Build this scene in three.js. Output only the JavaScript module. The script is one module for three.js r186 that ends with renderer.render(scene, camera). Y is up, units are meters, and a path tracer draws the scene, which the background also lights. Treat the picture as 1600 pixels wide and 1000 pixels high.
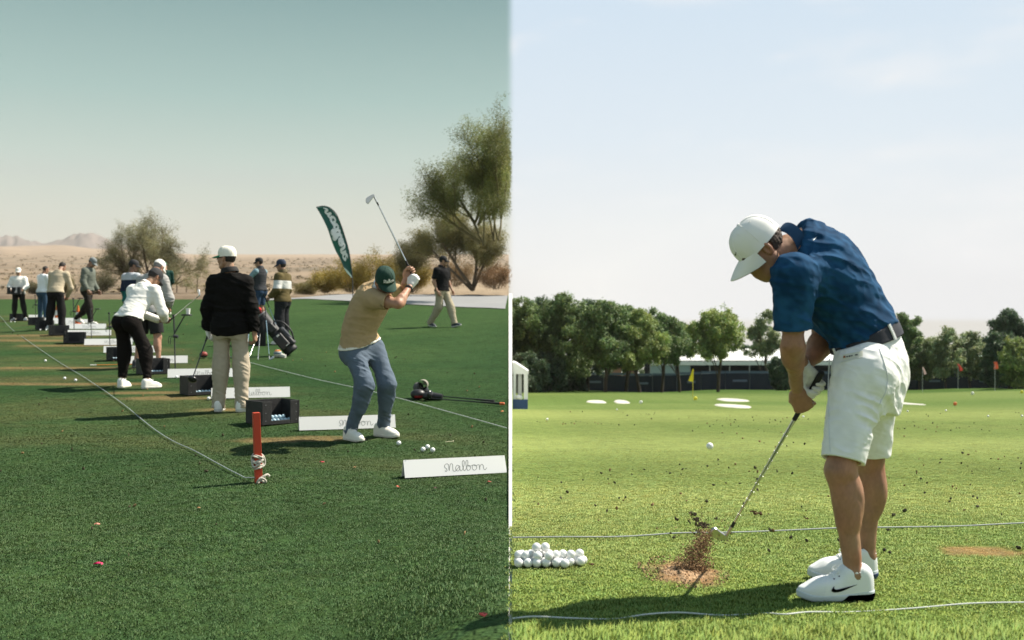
import * as THREE from 'three';
import { mergeGeometries } from 'three/addons/utils/BufferGeometryUtils.js';
import { RoundedBoxGeometry } from 'three/addons/geometries/RoundedBoxGeometry.js';

// ---------------------------------------------------------------- camera, sky, sun, exposure
const EYE = 1.51, F = 1600;                       // eye height over the upper tee, focal length in photo pixels
const scene = new THREE.Scene();
const camera = new THREE.PerspectiveCamera(2 * Math.atan(500 / F) * 180 / Math.PI, 1.6, 0.1, 9000);
camera.position.set(0, EYE, 0);
camera.lookAt(0, EYE, -1);
camera.focus = 6.6;
camera.userData.fStop = 3.2;
const renderer = new THREE.WebGLRenderer({ antialias: true });
renderer.toneMapping = THREE.LinearToneMapping;
renderer.toneMappingExposure = 1.75;
renderer.shadowMap.enabled = true;
renderer.shadowMap.type = THREE.PCFSoftShadowMap;

const SUN_AZ = 65, SUN_EL = 51;                   // degrees: right of straight ahead, above the horizon
const rad = (a) => a * Math.PI / 180;
const sunDir = [Math.sin(rad(SUN_AZ)) * Math.cos(rad(SUN_EL)), Math.sin(rad(SUN_EL)), -Math.cos(rad(SUN_AZ)) * Math.cos(rad(SUN_EL))];
const sun = new THREE.DirectionalLight(new THREE.Color(1, 0.92, 0.79), 5);
sun.name = 'sun';
sun.position.set(-5 + sunDir[0] * 60, sunDir[1] * 60, -15 + sunDir[2] * 60);
sun.target.position.set(-5, 0, -15);
sun.castShadow = true;
sun.shadow.mapSize.set(4096, 4096);
Object.assign(sun.shadow.camera, { left: -45, right: 45, top: 45, bottom: -45, near: 1, far: 160 });
scene.add(sun, sun.target);

// ---------------------------------------------------------------- numbers
let seed = 12345;
const rnd = () => { seed = (seed + 0x6D2B79F5) | 0; let t = Math.imul(seed ^ (seed >>> 15), 1 | seed); t = (t + Math.imul(t ^ (t >>> 7), 61 | t)) ^ t; return ((t ^ (t >>> 14)) >>> 0) / 4294967296; };
const rr = (a, b) => a + (b - a) * rnd();
const clamp = (x, a, b) => x < a ? a : x > b ? b : x;
const mix = (a, b, t) => a + (b - a) * t;
const sst = (a, b, x) => { const t = clamp((x - a) / (b - a), 0, 1); return t * t * (3 - 2 * t); };
const add = (a, b) => [a[0] + b[0], a[1] + b[1], a[2] + b[2]], sub = (a, b) => [a[0] - b[0], a[1] - b[1], a[2] - b[2]];
const mul = (a, s) => [a[0] * s, a[1] * s, a[2] * s], dot = (a, b) => a[0] * b[0] + a[1] * b[1] + a[2] * b[2];
const cross = (a, b) => [a[1] * b[2] - a[2] * b[1], a[2] * b[0] - a[0] * b[2], a[0] * b[1] - a[1] * b[0]];
const len = (a) => Math.hypot(a[0], a[1], a[2]), nrm = (a) => { const l = len(a) || 1; return [a[0] / l, a[1] / l, a[2] / l]; };
const mix3 = (a, b, t) => [mix(a[0], b[0], t), mix(a[1], b[1], t), mix(a[2], b[2], t)];
const V = (a) => new THREE.Vector3(a[0], a[1], a[2]);
function h3(x, y, z) { let h = Math.imul(x, 374761393) ^ Math.imul(y, 668265263) ^ Math.imul(z, 1274126177); h = Math.imul(h ^ (h >>> 13), 1274126177); h ^= h >>> 16; return (h & 0xffffff) / 0xffffff; }
function noise(x, y, z) {                          // smooth value noise, -1 .. 1
  const xi = Math.floor(x), yi = Math.floor(y), zi = Math.floor(z); let u = x - xi, v = y - yi, w = z - zi;
  u = u * u * (3 - 2 * u); v = v * v * (3 - 2 * v); w = w * w * (3 - 2 * w);
  const a = mix(mix(h3(xi, yi, zi), h3(xi + 1, yi, zi), u), mix(h3(xi, yi + 1, zi), h3(xi + 1, yi + 1, zi), u), v);
  const b = mix(mix(h3(xi, yi, zi + 1), h3(xi + 1, yi, zi + 1), u), mix(h3(xi, yi + 1, zi + 1), h3(xi + 1, yi + 1, zi + 1), u), v);
  return mix(a, b, w) * 2 - 1;
}
function fbm(x, y, z, o = 4) { let s = 0, a = 0.5, n = 0; for (let i = 0; i < o; i++) { s += a * noise(x, y, z); n += a; x = x * 2.03 + 7.1; y = y * 2.03 + 3.3; z = z * 2.03 + 1.7; a *= 0.5; } return s / n; }
const lin = (c) => c <= 0.04045 ? c / 12.92 : Math.pow((c + 0.055) / 1.055, 2.4);
const hex = (s) => [1, 3, 5].map((i) => lin(parseInt(s.slice(i, i + 2), 16) / 255));
const rgb = (r, g, b) => [r / 255, g / 255, b / 255].map(lin);

// ---------------------------------------------------------------- sky: clear and teal on the left, pale and hazy on the right
{
  const W = 2048, H = 1024, data = new Float32Array(W * H * 4), ex = 1 / renderer.toneMappingExposure;
  const L = [[-3, rgb(216, 208, 191)], [3.2, rgb(217, 211, 195)], [5.5, rgb(212, 215, 202)], [8.5, rgb(195, 210, 201)], [12, rgb(168, 195, 190)], [17.4, rgb(133, 166, 167)], [35, rgb(100, 138, 150)], [90, rgb(70, 110, 135)]];
  const R = [[-3, rgb(236, 236, 236)], [2, rgb(236, 236, 237)], [5, rgb(235, 238, 240)], [10, rgb(221, 233, 243)], [17.4, rgb(208, 226, 242)], [35, rgb(188, 211, 233)], [90, rgb(150, 182, 212)]];
  const at = (T, e) => { let i = 0; while (i < T.length - 2 && e > T[i + 1][0]) i++; return mix3(T[i][1], T[i + 1][1], clamp((e - T[i][0]) / (T[i + 1][0] - T[i][0]), 0, 1)); };
  for (let r = 0; r < H; r++) {
    const el = ((r + 0.5) / H - 0.5) * 180, l = at(L, el), q = at(R, el);
    for (let c = 0; c < W; c++) {
      let az = ((c + 0.5) / W - 0.25) * 360; if (az > 180) az -= 360;              // 0 = straight ahead, right positive
      const back = sst(90, 175, Math.abs(az));
      const m = mix(az < -0.18 ? 0 : az > 0.02 ? 1 : (az + 0.18) / 0.2, 0.5, back);
      let k = mix3(l, q, m);
      if (m > 0.1 && el > 0) {                                                      // thin high cloud in the hazy half
        const p = el + 6, x = Math.sin(rad(az)) * 40, z = Math.cos(rad(az)) * 40;
        const n = fbm(x * 0.16, p * 0.42, z * 0.16, 5), n2 = fbm(x * 0.05 + 9, p * 0.13, z * 0.05, 3), n3 = fbm(x * 0.5 + 3, p * 1.3, z * 0.5, 4);
        const cl = sst(0.02, 0.5, n * 0.7 + n2 * 0.45 + n3 * 0.2) * 0.5 + sst(0.33, 0.6, n3 * 0.6 + n * 0.5) * 0.5;
        k = mix3(k, rgb(247, 246, 246), clamp(cl, 0, 1) * m * sst(60, 20, el) * (0.55 + 0.4 * sst(6, 14, el)));
      }
      const o = (r * W + c) * 4;
      data[o] = k[0] * ex; data[o + 1] = k[1] * ex; data[o + 2] = k[2] * ex; data[o + 3] = 1;
    }
  }
  const t = new THREE.DataTexture(data, W, H, THREE.RGBAFormat, THREE.FloatType);
  t.mapping = THREE.EquirectangularReflectionMapping; t.magFilter = THREE.LinearFilter; t.needsUpdate = true;
  scene.background = t; scene.environment = t;
}
scene.fog = new THREE.FogExp2(new THREE.Color(0.82, 0.81, 0.79), 0.00007);

// ---------------------------------------------------------------- naming and building
const used = {};
function numbered(n) { const k = used[n] = (used[n] ?? -1) + 1; return k ? n + '_' + String(k).padStart(3, '0') : n; }
function tag(o, label, category, group, kind) { if (label) o.userData.label = label; if (category) o.userData.category = category; if (group) o.userData.group = group; if (kind) o.userData.kind = kind; return o; }
function thing(name, p, label, category, group, turn = 0) { const o = new THREE.Group(); o.name = numbered(name); o.position.set(p[0], p[1], p[2]); o.rotation.y = turn; scene.add(o); return tag(o, label, category, group); }
function mesh(name, g, m, parent = scene) { const o = new THREE.Mesh(Array.isArray(g) ? mergeGeometries(g.map(plain)) : g, m); o.name = parent === scene ? numbered(name) : name; o.castShadow = o.receiveShadow = true; parent.add(o); return o; }
function plain(g) { g = g.index ? g.toNonIndexed() : g; for (const k of Object.keys(g.attributes)) if (!['position', 'normal', 'uv'].includes(k)) g.deleteAttribute(k); if (!g.attributes.uv) g.setAttribute('uv', new THREE.BufferAttribute(new Float32Array(g.attributes.position.count * 2), 2)); return g; }
function copy(src, p, label, group, turn) { const c = src.clone(); c.name = numbered(src.name.replace(/_\d{3}$/, '')); c.position.set(p[0], p[1], p[2]); if (turn !== undefined) c.rotation.y = turn; c.userData = { ...src.userData }; if (label) c.userData.label = label; if (group) c.userData.group = group; scene.add(c); return c; }
function struct(name, g, m) { return tag(mesh(name, g, m), null, null, null, 'structure'); }
const std = (c, roughness = 0.85, o = {}) => { const m = new THREE.MeshStandardMaterial({ roughness, ...o }); m.color.setRGB(c[0], c[1], c[2]); return m; };
const vcm = (roughness, o = {}) => new THREE.MeshStandardMaterial({ vertexColors: true, roughness, ...o });
const phys = (c, roughness, o = {}) => { const m = new THREE.MeshPhysicalMaterial({ roughness, ...o }); m.color.setRGB(c[0], c[1], c[2]); return m; };
const box = (w, h, d, x = 0, y = 0, z = 0, r = 0) => (r ? new RoundedBoxGeometry(w, h, d, 2, r) : new THREE.BoxGeometry(w, h, d)).translate(x, y, z);
const tube = (pts, r, n = 24, rs = 6, closed = false) => new THREE.TubeGeometry(new THREE.CatmullRomCurve3(pts.map(V), closed), n, r, rs, closed);
function rod(a, b, ra, rb = ra, seg = 8) {          // a tapered cylinder between two points
  const d = sub(b, a), l = len(d), g = new THREE.CylinderGeometry(rb, ra, l, seg), q = new THREE.Quaternion().setFromUnitVectors(new THREE.Vector3(0, 1, 0), V(nrm(d)));
  return g.applyQuaternion(q).translate((a[0] + b[0]) / 2, (a[1] + b[1]) / 2, (a[2] + b[2]) / 2);
}
function frame(g, o, x, y, z) { return g.applyMatrix4(new THREE.Matrix4().makeBasis(V(x), V(y), V(z)).setPosition(o[0], o[1], o[2])); }
function setCol(g, fn) { const p = g.attributes.position, c = new Float32Array(p.count * 3); for (let i = 0; i < p.count; i++) { const k = fn(p.getX(i), p.getY(i), p.getZ(i), i); c[i * 3] = k[0]; c[i * 3 + 1] = k[1]; c[i * 3 + 2] = k[2]; } g.setAttribute('color', new THREE.BufferAttribute(c, 3)); return g; }

// a ray of the photograph at a real distance: where the survey of the picture puts things
const P = (px, py, d) => [(px - 800) / F * d, EYE + (500 - py) / F * d, -d];

// ---------------------------------------------------------------- the two terraces
const seamL = (d) => -0.0031 * Math.max(d, 3), seamR = () => 0;
function groundL(x, d) { const l = flatL(x, d); if (d > 6.2 || x < -0.8) return l; const r = flatR(0, d); return r > l ? mix(l, r, sst(-0.8, 0, x)) : l; }
function flatL(x, d) { return 0.0431 * d + 0.26 * sst(17, 31, d) * sst(-15.5, -10.5, x) * (1 - 0.6 * sst(60, 95, d)) + 0.012 * fbm(x * 0.5, 0, d * 0.3, 2); }
function groundR(x, d) { return flatR(x, d); }
function flatR(x, d) { return 0.65 - 0.06125 * d - 0.42 * sst(33, 41, d) + 0.2 * sst(62, 105, d) + sst(40, 60, d) * (0.22 * noise(x * 0.11 + 4, 0, d * 0.075) + 0.25 * sst(18, 40, x)) + 0.006 * noise(x * 0.7, 3, d * 0.7); }
function hit(ground, px, py) {                       // the point of the ground on that ray
  let a = 1; for (let d = 1; d < 400; d *= 1.01) { const p = P(px, py, d); if (p[1] < ground(p[0], d)) { a = d; break; } a = d; }
  let lo = a / 1.011, hi = a; for (let i = 0; i < 20; i++) { const m = (lo + hi) / 2, p = P(px, py, m); if (p[1] < ground(p[0], m)) hi = m; else lo = m; }
  const p = P(px, py, hi); return [p[0], ground(p[0], hi), -hi];
}
const gL = (px, py) => hit(groundL, px, py), gR = (px, py) => hit(groundR, px, py);
const onL = (x, d) => [x, groundL(x, d), -d], onR = (x, d) => [x, groundR(x, d), -d];

// colours of the turf (base colours)
const lineX = (d) => -1.4 - (d - 9.5) * 0.57;       // the row of hitting bays on the upper tee
function turfL(x, d) {
  const n = fbm(x * 0.35, 1, d * 0.35, 4), f = fbm(x * 3.1, 5, d * 3.1, 3);
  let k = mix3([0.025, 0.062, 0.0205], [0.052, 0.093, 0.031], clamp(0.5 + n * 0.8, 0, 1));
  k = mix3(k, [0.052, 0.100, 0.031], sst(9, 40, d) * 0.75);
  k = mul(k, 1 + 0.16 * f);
  const s = fbm(x * 0.28 + 3, 7, d * 1.15, 4), u = x - lineX(d);
  const zone = sst(-7.5, -2.2, u) * sst(1.6, 0.2, u) * sst(7, 9, d) * sst(42, 34, d);
  const streak = sst(0.02, 0.42, s) * zone * (0.45 + 0.55 * sst(13, 20, d)) + sst(0.3, 0.6, fbm(x * 0.6, 2, d * 1.4, 3)) * sst(13, 18, d) * sst(40, 30, d) * sst(-14, -5, u) * sst(3, 0, u) * 0.5;
  k = mix3(k, [0.155, 0.12, 0.056], clamp(streak, 0, 1) * 0.55);
  k = mix3(k, [0.10, 0.098, 0.040], zone * 0.38 * sst(-0.3, 0.4, fbm(x * 0.9, 4, d * 1.7, 4)));
  for (const [cx, cd, w, h] of DIVOTS_L) { const a = (x - cx) / w, b = (d - cd) / h, e = a * a + b * b + 0.6 * fbm(x * 4, 2, d * 9, 3); if (e < 1.2) k = mix3(k, [0.20, 0.145, 0.066], sst(1.2, 0.3, e) * 0.85); }
  return k;
}
const DIVOTS_L = [];
for (const [px, py, w, h] of [[470, 686, 0.62, 0.13], [415, 689, 0.42, 0.1], [520, 682, 0.4, 0.06], [262, 622, 0.7, 0.25], [228, 614, 0.6, 0.2], [175, 600, 0.9, 0.2], [345, 640, 0.4, 0.12], [60, 524, 1.6, 0.35], [110, 540, 1.2, 0.3], [20, 600, 1, 0.2], [40, 532, 2, 0.3], [90, 575, 1.5, 0.25]]) { const p = gL(px, py); DIVOTS_L.push([p[0], -p[2], w, h]); }
const DIVOTS_R = [];
for (const [px, py, w, h] of [[1535, 862, 0.22, 0.16], [1064, 895, 0.15, 0.28]]) { const p = gR(px, py); DIVOTS_R.push([p[0], -p[2], w, h]); }
function turfR(x, d) {
  const n = fbm(x * 0.5, 1, d * 0.5, 4), f = fbm(x * 4.1, 5, d * 4.1, 3);
  let k = mix3([0.145, 0.210, 0.052], [0.208, 0.252, 0.074], clamp(0.5 + n * 0.9, 0, 1));
  k = mix3(k, [0.125, 0.195, 0.036], sst(5.3, 4.2, d) * 0.6);
  const band = Math.sin(Math.log(d / 6) * 9.2) * 0.5 + 0.5;                         // mown bands across the tee
  k = mix3(k, [0.265, 0.312, 0.098], band * sst(5.5, 8, d) * 0.75);
  k = mix3(k, [0.155, 0.205, 0.058], (1 - band) * sst(7, 11, d) * 0.55);
  k = mul(k, 1 + 0.12 * f);
  for (const [cx, cd, w, h] of DIVOTS_R.slice(0, 1)) { const a = (x - cx) / w, b = (d - cd) / h, e = a * a + b * b + 0.7 * fbm(x * 6, 2, d * 9, 3); if (e < 1.3) k = mix3(k, [0.30, 0.19, 0.085], sst(1.3, 0.4, e) * 0.85); }
  { const [cx, cd, w, h] = DIVOTS_R[1], p = (x - cx) / w, q = (d - cd) / h; if (p * p + q * q < 5) { const e = p * p + q * q + 1.0 * fbm(x * 9, 2, d * 6, 4) + 0.4 * noise(x * 40, 1, d * 25); k = mix3(k, mix3([0.26, 0.155, 0.08], [0.44, 0.28, 0.155], clamp(0.5 + fbm(x * 30, 2, d * 16, 3), 0, 1)), sst(1.5, 0.8, e) * 0.95); } }
  if (d > 32) {
    const far = mix3([0.130, 0.195, 0.050], [0.190, 0.245, 0.072], clamp(0.5 + fbm(x * 0.05, 4, d * 0.12, 3) * 1.3, 0, 1));
    const rough = sst(88, 112, d + 10 * noise(x * 0.06, 1, d * 0.05));
    k = mix3(k, mix3(far, [0.075, 0.135, 0.028], rough), sst(32, 35, d + 0.4 * f));
  }
  return k;
}
// ---------------------------------------------------------------- textures of grain
function tile(N, fn) {                               // a repeating grey or colour map, bytes
  const d = new Uint8Array(N * N * 4);
  for (let y = 0; y < N; y++) for (let x = 0; x < N; x++) { const k = fn(x / N, y / N); const o = (y * N + x) * 4; for (let c = 0; c < 3; c++) d[o + c] = clamp(Math.round((k.length ? k[c] : k) * 255), 0, 255); d[o + 3] = 255; }
  const t = new THREE.DataTexture(d, N, N, THREE.RGBAFormat); t.wrapS = t.wrapT = THREE.RepeatWrapping; t.magFilter = THREE.LinearFilter; t.needsUpdate = true; return t;
}
function pn(u, v, f, s) {                             // periodic noise: blends two shifted samples over the edge
  const a = (x, y) => noise(x * f + s, y * f + s * 1.7, s * 3.1);
  const w = sst(0, 1, u), q = sst(0, 1, v);
  return (a(u, v) * w + a(u + 1, v) * (1 - w)) * q + (a(u, v + 1) * w + a(u + 1, v + 1) * (1 - w)) * (1 - q);
}
const grain = tile(512, (u, v) => 0.5 + 0.20 * pn(u, v, 28, 1) + 0.24 * pn(u, v, 75, 2) + 0.30 * pn(u, v, 170, 3));
const turfTint = tile(512, (u, v) => { const n = 0.36 * pn(u, v, 16, 4) + 0.5 * pn(u, v, 60, 5) + 0.75 * pn(u, v, 160, 6), b = 0.78 + 0.62 * n, y = pn(u, v, 40, 8); return [b * (1 + 0.10 * y), b, b * (1 - 0.12 * y)]; });
const turfMat = (rep) => { const m = vcm(0.95, { map: turfTint.clone(), bumpMap: grain.clone(), bumpScale: 0.02 }); for (const t of [m.map, m.bumpMap]) { t.repeat.set(rep, rep); t.needsUpdate = true; } m.specularIntensity = 0.08; return m; };

function sheet(rows, cols, at, colour) {              // a fan of rows (distance) and columns; at(i, j) -> [x, y, z]
  const p = [], uv = [], c = [], idx = [];
  for (let i = 0; i <= rows; i++) for (let j = 0; j <= cols; j++) { const q = at(i / rows, j / cols); p.push(...q); uv.push(q[0], q[2]); c.push(...colour(q[0], -q[2], q[1])); }
  for (let i = 0; i < rows; i++) for (let j = 0; j < cols; j++) { const a = i * (cols + 1) + j, b = a + cols + 1; idx.push(a, a + 1, b, b, a + 1, b + 1); }
  const g = new THREE.BufferGeometry();
  g.setAttribute('position', new THREE.BufferAttribute(new Float32Array(p), 3)); g.setAttribute('uv', new THREE.BufferAttribute(new Float32Array(uv), 2)); g.setAttribute('color', new THREE.BufferAttribute(new Float32Array(c), 3));
  g.setIndex(idx); g.computeVertexNormals(); return g;
}
const dOf = (t, a, b) => a * Math.pow(b / a, t);
// upper tee: from behind the camera to the edge over the desert
const edgeL = (x) => 66 + 4 * sst(-20, -40, x) + 0.8 * noise(x * 0.2, 0, 1);   // where the turf ends
{
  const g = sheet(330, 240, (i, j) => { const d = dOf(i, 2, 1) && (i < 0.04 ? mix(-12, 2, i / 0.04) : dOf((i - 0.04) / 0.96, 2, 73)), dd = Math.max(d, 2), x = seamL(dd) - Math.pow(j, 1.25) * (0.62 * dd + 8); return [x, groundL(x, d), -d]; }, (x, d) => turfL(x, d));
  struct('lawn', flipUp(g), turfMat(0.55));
  // lower tee and practice ground
  const h = sheet(330, 240, (i, j) => { const d = i < 0.04 ? mix(-12, 2, i / 0.04) : dOf((i - 0.04) / 0.96, 2, 420), dd = Math.max(d, 2), x = Math.pow(j, 1.15) * (0.66 * dd + 8); return [x, groundR(x, d), -d]; }, (x, d) => turfR(x, d));
  struct('practice_lawn', flipUp(h), turfMat(0.62));
}
function flipUp(g) { const n = g.attributes.normal; if (n.getY(n.count >> 1) < 0) { const a = g.index.array; for (let i = 0; i < a.length; i += 3) { const t = a[i]; a[i] = a[i + 1]; a[i + 1] = t; } g.computeVertexNormals(); } return g; }
// white retaining wall between the two terraces
{
  const p = [], idx = []; let n = 0;
  for (let i = 0; i <= 90; i++) {
    const d = i < 4 ? mix(-12, 3, i / 4) : dOf((i - 4) / 86, 3, 74), xl = seamL(d), yL = groundL(xl, d), yR = groundR(0, d), top = yL > yR ? yL + 0.02 : yR - 0.015, bot = Math.min(yL, yR) - 0.3;
    p.push(xl, bot, -d, xl, top, -d, 0, top, -d, 0, bot, -d);
    if (i) { const a = n - 4, b = n; for (let k = 0; k < 3; k++) idx.push(a + k, b + k, a + k + 1, a + k + 1, b + k, b + k + 1); }
    n += 4;
  }
  const g = new THREE.BufferGeometry(); g.setAttribute('position', new THREE.BufferAttribute(new Float32Array(p), 3)); g.setIndex(idx); const q = g.toNonIndexed(); q.computeVertexNormals();
  tag(mesh('retaining_wall', q, std([0.74, 0.73, 0.70], 0.9)), 'long low white retaining wall running straight away between the upper and lower tees', 'wall');
}
// pale concrete path behind the upper tee, with a dirt bank along the trees
{
  const lo = [[1, 36.4], [-3, 42], [-7, 48.5], [-12.2, 57], [-18.3, 69], [-24, 80]];
  const near = (x) => { for (let i = 0; i < lo.length - 1; i++) if (x >= lo[i + 1][0]) return mix(lo[i + 1][1], lo[i][1], (x - lo[i + 1][0]) / (lo[i][0] - lo[i + 1][0])); return 80; };
  const far = (x) => near(x) + 26 - 0.75 * Math.min(-x, 24) ;
  const g = sheet(40, 60, (i, j) => { const x = -0.25 - j * 21; const d = mix(near(x), far(x), i); return [Math.min(x, seamL(d)), groundL(x, d) + 0.03 + 0.02 * sst(0, 0.05, i), -d]; }, (x, d) => mul([0.235, 0.236, 0.238], 1 + 0.1 * fbm(x, 0, d * 0.5, 3)));
  struct('path', flipUp(g), vcm(0.9, { bumpMap: grain, bumpScale: 0.004 }));
  const b = sheet(24, 80, (i, j) => { const x = -0.25 - j * 25, d = mix(far(x) - 2.5, far(x) + 16, i); return [Math.min(x, seamL(d)), groundL(x, d) + 0.06 + 1.1 * sst(0.1, 0.9, i) * (0.5 + 0.5 * noise(x * 0.3, 0, 2)) + 0.1 * fbm(x * 0.8, 1, d * 0.8, 3), -d]; }, (x, d) => mul([0.30, 0.225, 0.145], 1 + 0.25 * fbm(x * 0.7, 2, d * 0.7, 3)));
  struct('dirt_bank', flipUp(b), vcm(0.95, { bumpMap: grain, bumpScale: 0.03 }));
}
// the desert beyond the upper tee, up to the mountains
function desertY(x, d) {
  const r = x / d;                                    // bearing
  const base = [[66, 462], [95, 458], [160, 448], [300, 434], [600, 418], [1000, 409], [1700, 402], [2600, 397.5]];
  let i = 0; while (i < base.length - 2 && d > base[i + 1][0]) i++;
  const py = mix(base[i][1], base[i + 1][1], clamp(Math.log(d / base[i][0]) / Math.log(base[i + 1][0] / base[i][0]), 0, 1));
  let y = EYE + (500 - py) / F * Math.min(d, 2600) + (d > 2600 ? (d - 2600) * 0.03 : 0);
  const b = r * 1600 + 800;                           // bearing as a photo column, for the mountains' outline
  const left = sst(330, 60, b);
  y += left * sst(900, 2100, d) * (14 + 6 * noise(b * 0.02, 1, d * 0.002)) * Math.min(d, 2400) / 1600;                  // the pale bajada stands higher on the left
  const crest = 30 * Math.exp(-Math.pow((b - 128) / 58, 2)) + 31 * Math.exp(-Math.pow((b - 2) / 60, 2)) + 26 * Math.exp(-Math.pow((b + 130) / 90, 2)) + 10 * Math.exp(-Math.pow((b - 215) / 60, 2)) + 10 * sst(-200, 100, b) * sst(330, 230, b);
  const ridge = 1 - Math.abs(fbm(b * 0.045, 2, d * 0.0016, 5)) * 1.4, m = sst(2700, 3700, d) * sst(5200, 3900, d);
  y += m * crest * (0.72 + 0.34 * ridge) * d / F;
  y += sst(4200, 6400, d) * (5 + 3.5 * fbm(b * 0.012, 9, 1, 3)) * sst(230, 420, b) * d / F;                             // faint far ridge
  y += fbm(x * 0.02, 3, d * 0.02, 4) * sst(66, 300, d) * 1.1 + fbm(x * 0.11, 8, d * 0.11, 3) * 0.35 * sst(66, 90, d) + sst(3900, 4300, d) * 0;
  return y;
}
{
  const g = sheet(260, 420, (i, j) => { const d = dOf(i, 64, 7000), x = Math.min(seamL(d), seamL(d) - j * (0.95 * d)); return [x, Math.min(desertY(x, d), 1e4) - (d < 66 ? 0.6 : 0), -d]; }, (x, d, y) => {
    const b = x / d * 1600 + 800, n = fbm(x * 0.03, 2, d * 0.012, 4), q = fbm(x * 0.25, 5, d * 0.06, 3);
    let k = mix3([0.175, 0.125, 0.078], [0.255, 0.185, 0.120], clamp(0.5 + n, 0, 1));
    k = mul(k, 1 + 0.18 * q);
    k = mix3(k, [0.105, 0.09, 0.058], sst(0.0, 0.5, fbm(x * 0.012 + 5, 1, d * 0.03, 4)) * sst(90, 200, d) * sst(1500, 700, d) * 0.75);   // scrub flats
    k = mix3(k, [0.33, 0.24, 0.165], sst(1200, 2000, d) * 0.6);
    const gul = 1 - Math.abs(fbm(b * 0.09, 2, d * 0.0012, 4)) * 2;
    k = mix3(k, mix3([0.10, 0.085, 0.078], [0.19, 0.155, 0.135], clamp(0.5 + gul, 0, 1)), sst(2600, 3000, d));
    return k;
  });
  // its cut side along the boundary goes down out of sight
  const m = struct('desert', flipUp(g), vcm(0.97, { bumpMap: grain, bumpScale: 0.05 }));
  const p = [], idx = [];
  for (let i = 0; i <= 120; i++) { const d = dOf(i / 120, 64, 7000), x = seamL(d); p.push(x, desertY(x, d), -d, x, -40 - d * 0.06, -d); if (i) { const a = 2 * i - 2; idx.push(a, a + 1, a + 2, a + 2, a + 1, a + 3); } }
  const s = new THREE.BufferGeometry(); s.setAttribute('position', new THREE.BufferAttribute(new Float32Array(p), 3)); s.setIndex(idx); s.computeVertexNormals();
  struct('cliff', s, std([0.3, 0.22, 0.14], 0.97));
}
const onD = (px, d) => { const x = (px - 800) / F * d; return [x, desertY(x, d), -d]; };

// ---------------------------------------------------------------- grass blades near the camera
function tuft(n, h, spread, w) {
  const p = [], nn = [];
  for (let i = 0; i < n; i++) {
    const a = rr(0, 6.283), r = spread * Math.sqrt(rnd()), x = Math.cos(a) * r, z = Math.sin(a) * r, t = rr(0, 6.283), lean = rr(0.15, 0.75) * h, hh = h * rr(0.6, 1.15), dx = Math.cos(t), dz = Math.sin(t), ww = w * rr(0.7, 1.2);
    const s = [-dz * ww, 0, dx * ww], A = [x - s[0], -0.004, z - s[2]], B = [x + s[0], -0.004, z + s[2]], M = [x + dx * lean * 0.35, hh * 0.6, z + dz * lean * 0.35], T = [x + dx * lean, hh, z + dz * lean];
    const C = [M[0] - s[0] * 0.8, M[1], M[2] - s[2] * 0.8], D = [M[0] + s[0] * 0.8, M[1], M[2] + s[2] * 0.8];
    p.push(...A, ...B, ...C, ...C, ...B, ...D, ...C, ...D, ...T);
    for (let k = 0; k < 9; k++) nn.push(dx * 0.2, 0.95, dz * 0.2);
  }
  const g = new THREE.BufferGeometry(); g.setAttribute('position', new THREE.BufferAttribute(new Float32Array(p), 3)); g.setAttribute('normal', new THREE.BufferAttribute(new Float32Array(nn), 3)); return g;
}
function blades(name, label, ground, turf, d0, d1, xr, dens, geo, gain) {
  const list = [];
  for (let d = d0; d < d1; d += 0.1) {
    const [a, b] = xr(d), n = Math.round((b - a) * 0.1 * dens(d));
    for (let i = 0; i < n; i++) { const x = rr(a, b), dd = d + rnd() * 0.1; list.push([x, dd]); }
  }
  const m = new THREE.InstancedMesh(geo, new THREE.MeshPhysicalMaterial({ roughness: 0.75, side: THREE.DoubleSide, transmission: 0.25, thickness: 0, specularIntensity: 0.12 }), list.length), M = new THREE.Matrix4(), q = new THREE.Quaternion(), up = new THREE.Vector3(0, 1, 0), C = new THREE.Color();
  list.forEach(([x, d], i) => {
    const bare = turf(x, d), dry = bare[0] > bare[1] * 0.95 ? 0.45 : 1, s = rr(0.75, 1.25) * dry * mix(1, 0.45, sst(d0 + (d1 - d0) * 0.35, d1, d));
    M.compose(new THREE.Vector3(x, ground(x, d), -d), q.setFromAxisAngle(up, rr(0, 6.283)), new THREE.Vector3(s, s * rr(0.8, 1.2), s)); m.setMatrixAt(i, M);
    const v = rr(0.86, 1.16) * gain, y = rr(-0.12, 0.22); C.setRGB(bare[0] * v * (1 + y), bare[1] * v, bare[2] * v * (1 - y * 0.5)); m.setColorAt(i, C);
  });
  m.name = numbered(name); m.castShadow = m.receiveShadow = true; scene.add(m); return tag(m, label, 'grass', null, 'stuff');
}
const wL = (d) => [-0.55 * d - 0.1, seamL(d)], wR = (d) => [0.003, 0.55 * d + 0.1];
blades('short_grass', 'short dark green grass covering the upper tee in the foreground', groundL, turfL, 3.8, 17, wL, (d) => 1050 * Math.min(1, Math.pow(7 / d, 1.6)), tuft(16, 0.0068, 0.045, 0.0018), 1.8);
blades('short_grass', 'short bright green grass covering the lower tee around the golfer', groundR, turfR, 3.1, 13, wR, (d) => 1300 * Math.min(1, Math.pow(5.5 / d, 1.6)), tuft(16, 0.0088, 0.042, 0.0019), 1.75);
blades('long_grass', 'longer grass blades along the near edge of the lower tee', groundR, turfR, 3.1, 3.75, (d) => [0.003, 0.55 * d], (d) => 900 * sst(3.75, 3.45, d), tuft(10, 0.034, 0.04, 0.0022), 1.6);
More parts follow.
